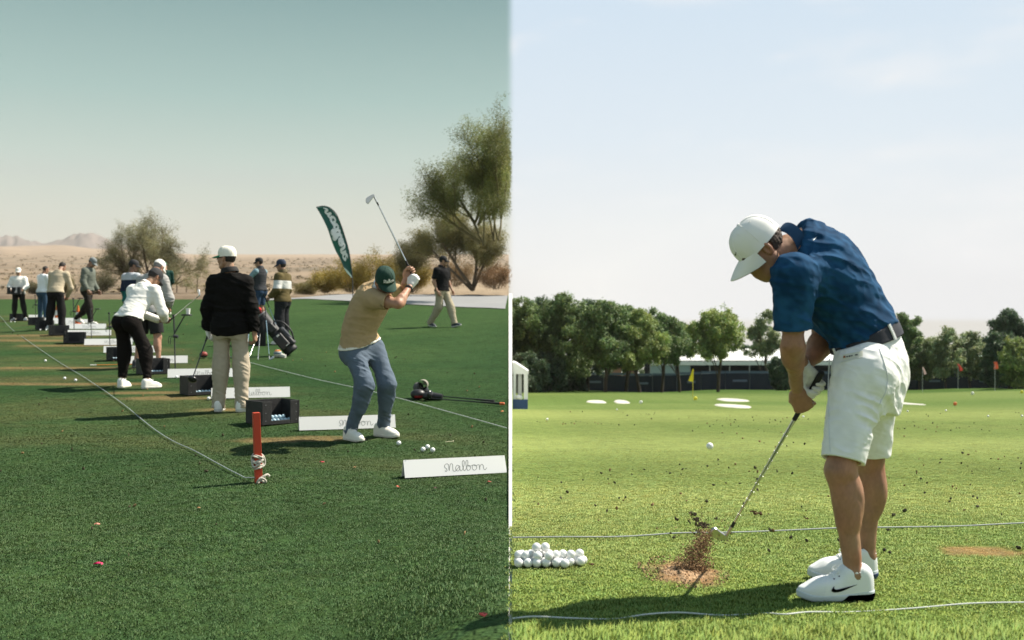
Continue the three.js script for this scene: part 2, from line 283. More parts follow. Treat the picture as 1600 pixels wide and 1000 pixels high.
// ---------------------------------------------------------------- trees and shrubs
function leafClump(n, size, w, spread, flat = 1) {    // n folded leaf faces spread through a small ball
  const p = [], nn = [];
  for (let i = 0; i < n; i++) {
    const o = mul(nrm([rr(-1, 1), rr(-1, 1) * flat, rr(-1, 1)]), spread * Math.cbrt(rnd())), a = nrm([rr(-1, 1), rr(-0.9, 0.7), rr(-1, 1)]), b = nrm(cross(a, [rr(-1, 1), rr(-1, 1), rr(-1, 1)])), l = size * rr(0.6, 1.2), ww = w * rr(0.7, 1.2);
    const A = o, B = add(o, add(mul(a, l * 0.5), mul(b, ww))), C = add(o, mul(a, l)), D = add(o, add(mul(a, l * 0.5), mul(b, -ww)));
    p.push(...A, ...B, ...C, ...A, ...C, ...D);
    const nv = nrm(add(mul(nrm(cross(a, b)), 0.55), nrm(add(o, [0, spread * 0.4, 0])))); for (let k = 0; k < 6; k++) nn.push(...nv);
  }
  const g = new THREE.BufferGeometry(); g.setAttribute('position', new THREE.BufferAttribute(new Float32Array(p), 3)); g.computeVertexNormals(); return g;
}
const leafMat = new THREE.MeshPhysicalMaterial({ roughness: 0.7, side: THREE.DoubleSide, transmission: 0.5, thickness: 0, specularIntensity: 0.5 });
const oakLeaf = [leafClump(9, 0.20, 0.07, 0.26), leafClump(9, 0.18, 0.075, 0.24), leafClump(8, 0.22, 0.07, 0.3)];
const wispLeaf = [leafClump(9, 0.10, 0.013, 0.17), leafClump(10, 0.12, 0.012, 0.2)];
const needle = [leafClump(12, 0.26, 0.03, 0.24, 0.5)];
const barkMap = tile(256, (u, v) => 0.62 + 0.3 * pn(u, v, 9, 11) + 0.3 * pn(u, v, 60, 12));
const bark = (c) => std(c, 0.95, { map: barkMap, bumpMap: barkMap, bumpScale: 0.02 });
const barkOak = bark([0.10, 0.075, 0.055]), barkDesert = bark([0.19, 0.14, 0.09]), barkGreen = bark([0.20, 0.17, 0.075]);
function crown(parent, spots, shapes, colour, name = 'crown') {                       // instanced foliage; spots: [x, y, z, scale, shade]
  shapes.forEach((g, s) => {
    const mine = spots.filter((_, i) => i % shapes.length === s); if (!mine.length) return;
    const m = new THREE.InstancedMesh(g, leafMat, mine.length), M = new THREE.Matrix4(), q = new THREE.Quaternion(), e = new THREE.Euler(), C = new THREE.Color();
    mine.forEach((p, i) => { M.compose(V(p), q.setFromEuler(e.set(rr(-0.4, 0.4), rr(0, 6.28), rr(-0.4, 0.4))), new THREE.Vector3(p[3], p[3], p[3])); m.setMatrixAt(i, M); const v = rr(0.72, 1.3) * p[4] * (shapes === wispLeaf ? 1.9 : 3.6), y = rr(-0.1, 0.2); C.setRGB(colour[0] * v * (1 + y), colour[1] * v, colour[2] * v * (1 - y)); m.setColorAt(i, C); });
    m.name = s ? name : name; m.castShadow = m.receiveShadow = true; m.userData.kind = 'stuff'; parent.add(m);
  });
}
// limbs: grow curved branches from the base; returns branch tubes and the twig ends
function grow(start, dir, length, radius, depth, o, out) {
  const pts = [start]; let p = start, d = nrm(dir); const n = 5;
  for (let i = 0; i < n; i++) { d = nrm(add(d, [rr(-1, 1) * o.wob, rr(-1, 1) * o.wob + o.lift, rr(-1, 1) * o.wob])); p = add(p, mul(d, length / n)); pts.push(p); if (depth <= o.leafy) out.tips.push([p, depth, d]); }
  const g = new THREE.TubeGeometry(new THREE.CatmullRomCurve3(pts.map(V)), n * 2, radius, depth > 1 ? 7 : 4, false), a = g.attributes.position, rs = depth > 1 ? 8 : 5;
  for (let i = 0; i < a.count; i++) { const ring = Math.floor(i / rs), t = ring / (n * 2), c = ringCentre(g, ring, rs), k = mix(1, o.taper, t); a.setXYZ(i, c[0] + (a.getX(i) - c[0]) * k, c[1] + (a.getY(i) - c[1]) * k, c[2] + (a.getZ(i) - c[2]) * k); }
  out.wood[depth] = out.wood[depth] || []; out.wood[depth].push(g);
  if (depth > 0) {
    const kids = o.kids[depth] ?? 3;
    for (let k = 0; k < kids; k++) { const t = mix(o.from ?? 0.35, 1, (k + rr(0.2, 1)) / kids), i = clamp(Math.floor(t * n), 1, n), b = pts[i], side = nrm(cross(d, [rr(-1, 1), rr(-1, 1), rr(-1, 1)])); grow(b, add(mul(d, 1), mul(side, rr(0.5, 1.1) * o.open)), length * rr(0.5, 0.78) * (1 - t * 0.15), radius * o.taper * rr(0.55, 0.8), depth - 1, o, out); }
  }
}
const centres = new Map();
function ringCentre(g, ring, rs) { let m = centres.get(g); if (!m) { m = []; const a = g.attributes.position; for (let r = 0; r < a.count / rs; r++) { const c = [0, 0, 0]; for (let k = 0; k < rs - 1; k++) { c[0] += a.getX(r * rs + k) / (rs - 1); c[1] += a.getY(r * rs + k) / (rs - 1); c[2] += a.getZ(r * rs + k) / (rs - 1); } m.push(c); } centres.set(g, m); } return m[ring]; }
function wispyTree(name, label, base, o) {            // a thin desert tree: many limbs from the ground, sparse feathery leaves
  const t = thing(name, base, label, o.category ?? 'tree', o.group), out = { wood: [], tips: [] };
  for (const [dir, l, r] of o.limbs) grow([rr(-0.1, 0.1), -0.15, rr(-0.1, 0.1)], dir, l, r, o.depth, o, out);
  const wood = out.wood.flat().filter(Boolean), keep = (p) => !o.keep || o.keep(add(p, base));
  const shorn = wood.filter((g) => { const a = g.attributes.position; for (let i = 0; i < a.count; i++) if (!keep([a.getX(i), a.getY(i), a.getZ(i)])) return false; return true; });
  mesh(o.limbs.length > 1 ? 'limbs' : 'trunk', shorn, o.bark, t);
  const spots = [];
  for (const [p, dep, d] of out.tips) for (let k = 0; k < o.leaves; k++) { const q = add(p, [rr(-1, 1) * o.puff, rr(-1, 1) * o.puff, rr(-1, 1) * o.puff]); if (keep(q) && q[1] > 0.05) spots.push([...q, rr(0.7, 1.25) * (o.leafScale ?? 1), 0.8 + 0.5 * noise(q[0] * 0.9, q[1] * 0.9, q[2] * 0.9)]); }
  crown(t, spots, wispLeaf, o.colour);
  return t;
}
function leafyTree(name, label, base, H, Wd, o) {      // a broad crown: limbs and many uneven puffs of leaves
  const t = thing(name, base, label, o.category ?? 'tree', o.group), R = Wd / 2, y0 = H * (o.bare ?? 0.25), out = { wood: [], tips: [] };
  const tr = o.trunk ?? H * 0.022;
  grow([0, -0.2, 0], [rr(-0.08, 0.08), 1, rr(-0.08, 0.08)], H * 0.62, tr, 2, { wob: 0.10, lift: 0.05, taper: 0.5, open: 0.9, kids: [0, 3, 6], leafy: 1, from: 0.3 }, out);
  mesh('trunk', out.wood.flat().filter(Boolean), o.bark ?? barkOak, t);
  const spots = [], puffs = [];
  const np = o.puffs ?? 34;
  for (let i = 0; i < np; i++) {
    const v = (i + 0.5) / np, y = y0 + (H - y0) * (0.06 + 0.88 * v), prof = o.shape === 'cone' ? (1 - v) * 0.95 + 0.08 : Math.sqrt(Math.max(0, 1 - Math.pow(v * 1.75 - 0.72, 2))) * 0.9 + 0.06, a = i * 2.39996 + rr(-0.5, 0.5), r = R * prof * rr(0.35, 0.95);
    puffs.push([Math.cos(a) * r, y, Math.sin(a) * r, R * rr(0.2, 0.36) * (o.shape === 'cone' ? 0.8 : 1)]);
  }
  for (const [p] of out.tips) if (p[1] > y0 * 0.8) puffs.push([p[0] * 1.1, p[1] + 0.3, p[2] * 1.1, R * rr(0.12, 0.22)]);
  const per = (o.density ?? 1) * 95;
  for (const [x, y, z, r] of puffs) {
    const n = Math.round(per * Math.pow(r / (R * 0.28), 2)), sh = rr(0.78, 1.18);
    for (let k = 0; k < n; k++) { const dir = nrm([rr(-1, 1), rr(-0.75, 1), rr(-1, 1)]), q = [x + dir[0] * r * rr(0.5, 1.08), y + dir[1] * r * 0.8 * rr(0.5, 1.08), z + dir[2] * r * rr(0.5, 1.08)]; if (fbm(q[0] * 0.9 + base[0], q[1] * 0.9, q[2] * 0.9, 2) > -0.22 * (o.gaps ?? 1) - (o.solid ?? 0)) spots.push([...q, rr(0.75, 1.25) * (o.leafScale ?? 1.25), sh]); }
  }
  crown(t, spots, o.shape === 'cone' ? needle : oakLeaf, o.colour);
  return t;
}
const beforeSeam = (q) => q[0] < seamL(-q[2]) - 0.02;

// upper tee: desert trees
{
  const b = onD(236, 82);
  wispyTree('desert_tree', 'round sparse grey-green desert tree standing alone at the far end of the upper tee', [b[0], b[1] - 0.1, b[2]], { limbs: [[[-0.75, 1, 0.2], 4.0, 0.10], [[0.15, 1, 0.3], 4.2, 0.12], [[0.8, 0.95, -0.2], 4.1, 0.10], [[-0.3, 1.1, -0.5], 4.3, 0.10], [[1.0, 0.6, 0.3], 3.9, 0.08], [[-1.0, 0.65, 0.1], 3.7, 0.08], [[0.45, 1.1, -0.2], 4.2, 0.09], [[-0.5, 1.0, 0.5], 4.0, 0.08], [[0.6, 0.9, 0.5], 3.9, 0.08], [[-0.1, 1.1, 0.2], 4.3, 0.09]], depth: 3, kids: [0, 4, 4, 4], wob: 0.17, lift: 0.03, taper: 0.55, open: 1, leafy: 1, leaves: 3, puff: 0.24, colour: [0.150, 0.150, 0.075], bark: barkDesert, leafScale: 1.0 });
}
{ // the tall tree at the boundary; its limbs reach left
  const b = onL(-0.55, 49);
  wispyTree('desert_tree', 'tallest tree at the boundary with long bare limb reaching left over the path', [b[0], b[1], b[2]], { limbs: [[[-0.05, 1, 0.1], 5.0, 0.17], [[-0.55, 1.15, 0.1], 5.2, 0.15], [[-0.12, 1.3, -0.2], 5.3, 0.15], [[-0.30, 1.2, 0.3], 5.2, 0.13]], depth: 3, kids: [0, 4, 5, 5], wob: 0.14, lift: 0.09, taper: 0.6, open: 1, leafy: 1, from: 0.62, leaves: 8, puff: 0.34, keep: (q) => beforeSeam(q) && q[1] > b[1] + 0, colour: [0.125, 0.140, 0.042], bark: barkGreen, leafScale: 0.9 });
}
{
  const b = onL(-2.4, 63);
  wispyTree('desert_tree', 'wide wispy olive-brown tree with forked trunk beneath the tallest tree', [b[0], b[1] + 0.5, b[2]], { limbs: [[[-0.8, 1, 0.1], 3.5, 0.12], [[0.1, 1, 0.2], 2.8, 0.12], [[0.55, 1, -0.1], 2.7, 0.10], [[-1.1, 0.75, 0], 3.5, 0.09]], depth: 3, kids: [0, 4, 4, 4], wob: 0.16, lift: 0.05, taper: 0.55, open: 1, leafy: 1, leaves: 7, puff: 0.36, keep: beforeSeam, colour: [0.175, 0.165, 0.070], bark: barkDesert, leafScale: 1.05 });
  const c = onL(-6.4, 66);
  wispyTree('desert_tree', 'dark loose tree behind the swinging golfer on the upper tee', [c[0], c[1] + 0.4, c[2]], { limbs: [[[-0.3, 1, 0.1], 2.0, 0.09], [[0.4, 1, 0.2], 2.1, 0.09], [[0.1, 1, -0.3], 2.2, 0.08]], depth: 3, kids: [0, 3, 4, 3], wob: 0.17, lift: 0.04, taper: 0.55, open: 1, leafy: 1, leaves: 4, puff: 0.30, keep: beforeSeam, colour: [0.105, 0.100, 0.042], bark: barkDesert, leafScale: 1.1 });
}
function shrub(label, p, w, h, colour, o = {}) {
  const t = thing(o.name ?? 'shrub', p, label, 'shrub', o.group), out = { wood: [], tips: [] }, n = o.stems ?? 9;
  for (let i = 0; i < n; i++) { const a = i * 2.4 + rr(-0.3, 0.3), r = rr(0.2, 1); grow([Math.cos(a) * w * 0.08, -0.05, Math.sin(a) * w * 0.08], [Math.cos(a) * r * w / h * 0.8, 1, Math.sin(a) * r * w / h * 0.8], h * rr(0.7, 1.0), 0.022, 1, { wob: 0.14, lift: 0.03, taper: 0.5, open: 0.8, kids: [0, 4], leafy: 1 }, out); }
  const keep = (q) => beforeSeam(add(q, p));
  mesh('stems', out.wood.flat().filter(Boolean).filter((g) => { const a = g.attributes.position; for (let i = 0; i < a.count; i += 3) if (!keep([a.getX(i), a.getY(i), a.getZ(i)])) return false; return true; }), barkDesert, t);
  const spots = [];
  for (const [q] of out.tips) for (let k = 0; k < (o.leaves ?? 5); k++) { const s = add(q, [rr(-1, 1) * 0.25, rr(-1, 1) * 0.2, rr(-1, 1) * 0.25]); if (s[1] > 0.02 && keep(s)) spots.push([...s, rr(0.7, 1.3) * (o.leafScale ?? 1), 0.85 + 0.4 * noise(s[0], s[1], s[2])]); }
  crown(t, spots, wispLeaf, colour, 'foliage');
  return t;
}
{
  const yellow = [0.19, 0.155, 0.03];
  for (const [px, d, w, h, lab] of [[588, 70, 3.4, 2.5, 'yellow-green bush, largest of the row behind the feather flag'], [548, 72, 2.6, 1.9, 'yellow-green bush right behind the pole of the feather flag'], [508, 75, 2.4, 1.5, 'low yellow-green bush left of the feather flag pole'], [640, 69, 2.6, 2.1, 'yellow-green bush between the golfer\'s raised hands and the wispy trees']]) { const x = (px - 800) / F * d, p = d < 73 ? onL(x, d) : onD(px, d); shrub(lab, [p[0], p[1] + 0.2, p[2]], w, h, yellow, { leaves: 6, leafScale: 1.2, stems: 12 }); }
  const q = onL(-0.95, 62); shrub('reddish brown dry bush at the foot of the tall boundary tree', [q[0], q[1] + 0.5, q[2]], 1.8, 1.4, [0.16, 0.10, 0.05], { leaves: 6 });
  const q2 = onL(-3.9, 67); shrub('pale brown dry bush behind the walking man in black', [q2[0], q2[1] + 0.6, q2[2]], 2.4, 1.5, [0.17, 0.125, 0.065], { leaves: 6 });
  let p = onD(152, 78); shrub('grey-green bush in the desert behind the grey sweater walker', p, 3.4, 1.75, [0.088, 0.088, 0.045], { leaves: 5, stems: 11 });
  p = onD(95, 82); shrub('low olive bush behind the bent man in the cream sweater', p, 2.0, 1.3, [0.12, 0.11, 0.045], {});
  p = onD(52, 84); shrub('low grey bush beside the man with the black box', p, 1.4, 0.9, [0.10, 0.095, 0.05], { stems: 6 });
  p = onD(345, 80); shrub('low dark green bush behind the man in the black jacket', p, 2.2, 0.9, [0.06, 0.072, 0.032], {});
  p = onD(480, 78); shrub('low green-yellow bush behind the striped sweater man', p, 2.2, 1.0, [0.13, 0.115, 0.035], {});
}
// yucca-like young palms
for (const [px, d, h, lab] of [[308, 84, 1.75, 'tallest thin young desert palm left of the black jacket man'], [276, 86, 1.0, 'short thin young desert palm right of the green cap man'], [291, 92, 0.8, 'shortest thin desert palm in the middle of the three']]) {
  const b = onD(px, d), t = thing('desert_palm', b, lab, 'palm', 'young desert palms');
  mesh('trunk', rod([0, -0.1, 0], [0.04, h * 0.8, 0], 0.05, 0.035, 7), barkDesert, t);
  const fr = []; for (let i = 0; i < 22; i++) { const a = i * 2.4, e = rr(-0.6, 1.2), dx = Math.cos(a) * Math.cos(e), dz = Math.sin(a) * Math.cos(e), dy = Math.sin(e), l = 0.32; fr.push(rod([0.04, h * 0.8, 0], [0.04 + dx * l, h * 0.8 + dy * l, dz * l], 0.022, 0.004, 3)); }
  mesh('fronds', fr, std([0.11, 0.11, 0.045], 0.9), t);
}
{ // scattered desert scrub
  const g = leafClump(26, 0.5, 0.12, 0.55, 0.6), L = [];
  for (let i = 0; i < 3500; i++) { const d = 76 * Math.pow(1500 / 76, Math.sqrt(rnd())), x = seamL(d) - 0.6 - rnd() * 0.75 * d; if (fbm(x * 0.02 * 3, 1, d * 0.02, 3) > -0.12) L.push([x, d]); }
  const m = new THREE.InstancedMesh(g, std([1, 1, 1], 0.95, { side: THREE.DoubleSide }), L.length), M = new THREE.Matrix4(), q = new THREE.Quaternion(), C = new THREE.Color();
  L.forEach(([x, d], i) => { const s = rr(0.4, 1.2) * (1 + d * 0.0012); M.compose(new THREE.Vector3(x, desertY(x, d) + 0.12 * s, -d), q.setFromEuler(new THREE.Euler(0, rr(0, 6.3), 0)), new THREE.Vector3(s * 1.3, s * 0.8, s * 1.3)); m.setMatrixAt(i, M); const v = rr(0.7, 1.3); C.setRGB(0.20 * v, 0.155 * v, 0.088 * v); m.setColorAt(i, C); });
  m.name = 'desert_scrub'; m.castShadow = m.receiveShadow = true; scene.add(m); tag(m, 'scattered low scrub over the desert flats below the mountains', 'scrub', null, 'stuff');
}
// lower practice ground: the trees beyond the green
{
  const G = [0.052, 0.078, 0.030], D = [0.030, 0.050, 0.026], Y = [0.085, 0.110, 0.036], S = [0.085, 0.105, 0.055];
  const T = [ // column, distance, top row, width in metres, colour, options, label
    [815, 116, 467, 7.5, G, { bare: 0.12 }, 'broad green tree behind the white tent, leftmost on the lower ground'],
    [846, 122, 462, 7.5, D, { bare: 0.12 }, 'dark green tree second from the left on the lower ground'],
    [880, 114, 459, 8.0, G, { bare: 0.15 }, 'tallest broad green tree in the left-hand grove'],
    [918, 124, 466, 7.2, D, { bare: 0.18 }, 'dark tree in the middle of the left-hand grove, behind two trunks'],
    [946, 110, 474, 6.6, G, { bare: 0.32 }, 'green tree with a clear bare trunk in front of the grove'],
    [978, 120, 476, 5.5, G, {}, 'green tree left of the one with the thin straight trunk'],
    [1000, 112, 484, 5.6, Y, { bare: 0.34, gaps: 0.6 }, 'lighter green tree with a thin straight trunk at the grove\'s right end'],
    [1034, 124, 492, 5.5, G, { gaps: 0.7, bare: 0.5 }, 'lower rounded tree sloping down at the right of the grove'],
    [1062, 130, 506, 4.2, G, { bare: 0.52 }, 'low tree between the grove and the tree by the yellow flag'],
    [1122, 112, 481, 5.9, Y, { bare: 0.5, gaps: 0.5 }, 'spreading tree with forked trunk standing before the grandstand'],
    [1198, 138, 486, 4.6, S, { bare: 0.52, gaps: 0.3, density: 0.6 }, 'thin airy tree rising behind the grandstand roof'],
    [1226, 118, 562, 3.0, D, { bare: 0.05 }, 'dark round bush in front of the grandstand beside the golfer\'s arm'],
    [1165, 176, 540, 6.5, D, { bare: 0.05 }, 'low dark trees showing over the grandstand roof'],
    [1408, 128, 489, 4.4, G, {}, 'tree just right of the golfer\'s belt'],
    [1436, 130, 528, 5.5, S, { gaps: 0.6 }, 'grey-green tree behind the pale flag'],
    [1478, 126, 513, 5.2, S, { gaps: 0.5, density: 0.7, bare: 0.2 }, 'airy grey-green tree left of the red flag'],
    [1516, 128, 519, 4.8, S, { gaps: 0.55, density: 0.7, bare: 0.2 }, 'airy grey-green tree right of the red flag'],
    [1556, 122, 520, 3.6, D, { bare: 0.05 }, 'dark conifer-like tree beside the orange flag'],
    [1578, 130, 484, 5.6, D, { bare: 0.1 }, 'tall dark tree at the right end of the lower ground'],
    [1592, 112, 531, 4.6, Y, { bare: 0.06 }, 'light green rounded bushy tree at the far right'],
    [826, 108, 556, 4.5, D, { bare: 0, trunk: 0.06, puffs: 22 }, 'dark low understory bush behind the white tent'],
    [858, 112, 552, 4.8, D, { bare: 0, trunk: 0.06, puffs: 22 }, 'dark low understory bush right of the tent, beneath the grove'],
    [893, 118, 560, 4.2, D, { bare: 0, trunk: 0.06, puffs: 22 }, 'dark low understory bush at the fence\'s left end'],
    [1348, 120, 545, 5, D, { bare: 0.1 }, 'dark tree hidden mostly behind the golfer\'s hips'],
    [1640, 126, 492, 7, G, {}, 'green tree mostly past the right edge'],
  ];
  for (const [px, d, top, w, c, o, lab] of T) {
    const x = (px - 800) / F * d, b = onR(x, d), H = EYE + (500 - top) / F * d - b[1];
    leafyTree('tree', lab, b, H, w, { colour: c, ...o });
  }
  // more wood behind, read as one mass
  const spots = [];
  for (let i = 0; i < 9000; i++) { const x = rr(-4, 105), d = rr(165, 200), h = 5.0 + 2.6 * noise(x * 0.12, 1, 3) + 1.2 * noise(x * 0.5, 2, 1) + (x < 24 ? 2.6 : 0), y = groundR(x, 165) - 1 + rr(0, 1) * (h + 1); spots.push([x, y, -d, rr(1.8, 3.0), rr(0.7, 1.2)]); }
  const m = new THREE.InstancedMesh(oakLeaf[0], leafMat, spots.length), M = new THREE.Matrix4(), q = new THREE.Quaternion(), C = new THREE.Color();
  spots.forEach((p, i) => { M.compose(V(p), q.setFromEuler(new THREE.Euler(0, rr(0, 6.3), 0)), new THREE.Vector3(p[3], p[3], p[3])); m.setMatrixAt(i, M); C.setRGB(0.17 * p[4], 0.22 * p[4], 0.12 * p[4]); m.setColorAt(i, C); });
  m.name = 'woodland'; m.castShadow = m.receiveShadow = true; scene.add(m); tag(m, 'far belt of woodland beyond the fence on the lower ground', 'woodland', null, 'stuff');
}
// ---------------------------------------------------------------- continuous surfaces from distance fields
const cap = (a, b, ra, rb = ra) => { const d = sub(b, a), L2 = dot(d, d) || 1e-9, c = mix3(a, b, 0.5), R = Math.sqrt(L2) / 2 + Math.max(ra, rb); return { c, R, f(x, y, z) { const px = x - a[0], py = y - a[1], pz = z - a[2], t = clamp((px * d[0] + py * d[1] + pz * d[2]) / L2, 0, 1); return Math.hypot(px - d[0] * t, py - d[1] * t, pz - d[2] * t) - (ra + (rb - ra) * t); } }; };
const ell = (c, r, X = [1, 0, 0], Y = [0, 1, 0], Z = [0, 0, 1]) => ({ c, R: Math.max(...r), f(x, y, z) { const p = [x - c[0], y - c[1], z - c[2]], a = dot(p, X), b = dot(p, Y), d = dot(p, Z), k0 = Math.hypot(a / r[0], b / r[1], d / r[2]); if (k0 < 1e-4) return -Math.min(...r); return k0 * (k0 - 1) / Math.hypot(a / (r[0] * r[0]), b / (r[1] * r[1]), d / (r[2] * r[2])); } });
const smin = (a, b, k) => { const h = Math.max(k - Math.abs(a - b), 0) / k; return Math.min(a, b) - h * h * k * 0.25; };
const smax = (a, b, k) => -smin(-a, -b, k);
function union(list, k) {                            // smooth union of prims, far ones skipped
  list = list.filter(Boolean);
  let lo = [1e9, 1e9, 1e9], hi = [-1e9, -1e9, -1e9]; for (const p of list) for (let i = 0; i < 3; i++) { lo[i] = Math.min(lo[i], p.c[i] - p.R); hi[i] = Math.max(hi[i], p.c[i] + p.R); }
  const c = mix3(lo, hi, 0.5), R = len(sub(hi, lo)) / 2;
  return { c, R, lo, hi, f(x, y, z) { let d = 1e9; for (const p of list) { const e = Math.hypot(x - p.c[0], y - p.c[1], z - p.c[2]) - p.R; if (e > d + k || (d > 1e8 && false)) continue; const v = e > 0.25 && d < 1e8 ? Math.max(e, 0.02) : p.f(x, y, z); d = d > 1e8 ? v : smin(d, v, k); } return d; } };
}
// a body of elliptical cross-sections along a bent line; s: [{c, f, w, d}], cut flat at parameters t0 and t1
function sweep(secs, infl = 0, t0 = 0, t1 = 1, k = 0.012) {
  const n = secs.length, N = 18, S = [];
  const cr = (p0, p1, p2, p3, t) => 0.5 * (2 * p1 + (p2 - p0) * t + (2 * p0 - 5 * p1 + 4 * p2 - p3) * t * t + (3 * p1 - p0 - 3 * p2 + p3) * t * t * t);
  for (let i = 0; i <= N; i++) { const u = i / N * (n - 1), j = Math.min(Math.floor(u), n - 2), t = u - j, q = (o) => secs[clamp(j + o, 0, n - 1)], e = (g) => cr(g(q(-1)), g(q(0)), g(q(1)), g(q(2)), t); S.push({ c: [0, 1, 2].map((a) => e((s) => s.c[a])), f: nrm([0, 1, 2].map((a) => e((s) => s.f[a]))), w: e((s) => s.w), d: e((s) => s.d) }); }
  S.forEach((s, i) => { s.t = nrm(sub(S[Math.min(i + 1, N)].c, S[Math.max(i - 1, 0)].c)); s.x = nrm(cross(s.t, s.f)); s.z = nrm(cross(s.x, s.t)); });
  const at = (t) => { const u = clamp(t, 0, 1) * N, j = Math.min(Math.floor(u), N - 1), q = u - j, a = S[j], b = S[j + 1]; return { c: mix3(a.c, b.c, q), t: nrm(mix3(a.t, b.t, q)), x: nrm(mix3(a.x, b.x, q)), z: nrm(mix3(a.z, b.z, q)), w: mix(a.w, b.w, q), d: mix(a.d, b.d, q) }; };
  const A = at(t0), B = at(t1), i0 = clamp(Math.floor(t0 * N) - 1, 0, N - 1), i1 = clamp(Math.ceil(t1 * N) + 1, 1, N);
  let lo = [1e9, 1e9, 1e9], hi = [-1e9, -1e9, -1e9]; for (let i = i0; i <= i1; i++) { const r = Math.max(S[i].w, S[i].d) + infl; for (let a = 0; a < 3; a++) { lo[a] = Math.min(lo[a], S[i].c[a] - r); hi[a] = Math.max(hi[a], S[i].c[a] + r); } }
  const where = (x, y, z) => { let best = 1e9, bt = 0; for (let i = i0; i < i1; i++) { const a = S[i].c, b = S[i + 1].c, dx = b[0] - a[0], dy = b[1] - a[1], dz = b[2] - a[2], u = clamp(((x - a[0]) * dx + (y - a[1]) * dy + (z - a[2]) * dz) / (dx * dx + dy * dy + dz * dz), 0, 1), e = (x - a[0] - dx * u) ** 2 + (y - a[1] - dy * u) ** 2 + (z - a[2] - dz * u) ** 2; if (e < best) { best = e; bt = i + u; } } return bt / N; };
  return {
    c: mix3(lo, hi, 0.5), R: len(sub(hi, lo)) / 2, lo, hi, at, where, f(x, y, z) {
      const g = at(where(x, y, z)), p = [x - g.c[0], y - g.c[1], z - g.c[2]], W = g.w + infl, D = g.d + infl, a = dot(p, g.x), b = dot(p, g.z), k0 = Math.hypot(a / W, b / D);
      let v = k0 < 1e-4 ? -Math.min(W, D) : k0 * (k0 - 1) / Math.hypot(a / (W * W), b / (D * D));
      v = smax(v, dot(sub(A.c, [x, y, z]), A.t), k); return smax(v, dot(sub([x, y, z], B.c), B.t), k);
    },
  };
}
function surface(f, lo, hi, cell, o = {}) {          // surface nets; only blocks near the surface are looked at
  const pad = cell * 2.5; lo = lo.map((v) => v - pad); hi = hi.map((v) => v + pad);
  const B = 5, nb = [0, 1, 2].map((i) => Math.ceil((hi[i] - lo[i]) / (cell * B))), n = nb.map((v) => v * B + 1), [nx, ny, nz] = n, sx = 1, sy = nx, sz = nx * ny;
  const D = new Float32Array(nx * ny * nz).fill(NaN), half = B * cell * 0.5, reach = half * 1.75 * 1.55 + cell + (o.slack ?? 0), active = [];
  for (let bz = 0; bz < nb[2]; bz++) for (let by = 0; by < nb[1]; by++) for (let bx = 0; bx < nb[0]; bx++) {
    if (Math.abs(f(lo[0] + bx * B * cell + half, lo[1] + by * B * cell + half, lo[2] + bz * B * cell + half)) > reach) continue;
    active.push([bx, by, bz]);
    for (let z = bz * B; z <= bz * B + B; z++) for (let y = by * B; y <= by * B + B; y++) for (let x = bx * B, i = x + y * sy + z * sz; x <= bx * B + B; x++, i++) if (D[i] !== D[i]) D[i] = f(lo[0] + x * cell, lo[1] + y * cell, lo[2] + z * cell);
  }
  const idx = new Map(), pos = [], quads = [], E = [[0, 1], [0, 2], [0, 4], [1, 3], [1, 5], [2, 3], [2, 6], [3, 7], [4, 5], [4, 6], [5, 7], [6, 7]], off = []; for (let k = 0; k < 8; k++) off.push((k & 1) * sx + ((k >> 1) & 1) * sy + (k >> 2) * sz);
  const v = new Float32Array(8);
  for (const [bx, by, bz] of active) for (let z = bz * B; z < bz * B + B; z++) for (let y = by * B; y < by * B + B; y++) for (let x = bx * B; x < bx * B + B; x++) {
    const i = x + y * sy + z * sz; let m = 0, bad = false; for (let k = 0; k < 8; k++) { v[k] = D[i + off[k]]; if (v[k] !== v[k]) bad = true; if (v[k] < 0) m |= 1 << k; }
    if (bad || m === 0 || m === 255) continue;
    let cx = 0, cy = 0, cz = 0, c = 0; for (const [a, b] of E) if (((m >> a) & 1) !== ((m >> b) & 1)) { const t = v[a] / (v[a] - v[b]); cx += (a & 1) + ((b & 1) - (a & 1)) * t; cy += ((a >> 1) & 1) + (((b >> 1) & 1) - ((a >> 1) & 1)) * t; cz += (a >> 2) + ((b >> 2) - (a >> 2)) * t; c++; }
    idx.set(i, pos.length / 3); pos.push(lo[0] + (x + cx / c) * cell, lo[1] + (y + cy / c) * cell, lo[2] + (z + cz / c) * cell);
  }
  for (const i of idx.keys()) for (const [a, b, c] of [[sx, sy, sz], [sy, sz, sx], [sz, sx, sy]]) { const s0 = D[i] < 0, s1 = D[i + a] < 0; if (s0 === s1 || D[i + a] !== D[i + a]) continue; const q = [idx.get(i), idx.get(i - b), idx.get(i - b - c), idx.get(i - c)]; if (q.includes(undefined)) continue; if (s0) quads.push(q[0], q[1], q[2], q[0], q[2], q[3]); else quads.push(q[0], q[2], q[1], q[0], q[3], q[2]); }
  const N = pos.length / 3, nor = new Float32Array(N * 3), h = cell * (o.soft ?? 0.6), col = o.color ? new Float32Array(N * 3) : null;
  for (let i = 0; i < N; i++) {
    let x = pos[i * 3], y = pos[i * 3 + 1], z = pos[i * 3 + 2], g = nrm([f(x + h, y, z) - f(x - h, y, z), f(x, y + h, z) - f(x, y - h, z), f(x, y, z + h) - f(x, y, z - h)]);
    const e = clamp(f(x, y, z), -cell * 0.5, cell * 0.5) * 0.9; x -= g[0] * e; y -= g[1] * e; z -= g[2] * e; pos[i * 3] = x; pos[i * 3 + 1] = y; pos[i * 3 + 2] = z;
    nor[i * 3] = g[0]; nor[i * 3 + 1] = g[1]; nor[i * 3 + 2] = g[2];
    if (col) { const k = o.color(x, y, z, g); col[i * 3] = k[0]; col[i * 3 + 1] = k[1]; col[i * 3 + 2] = k[2]; }
  }
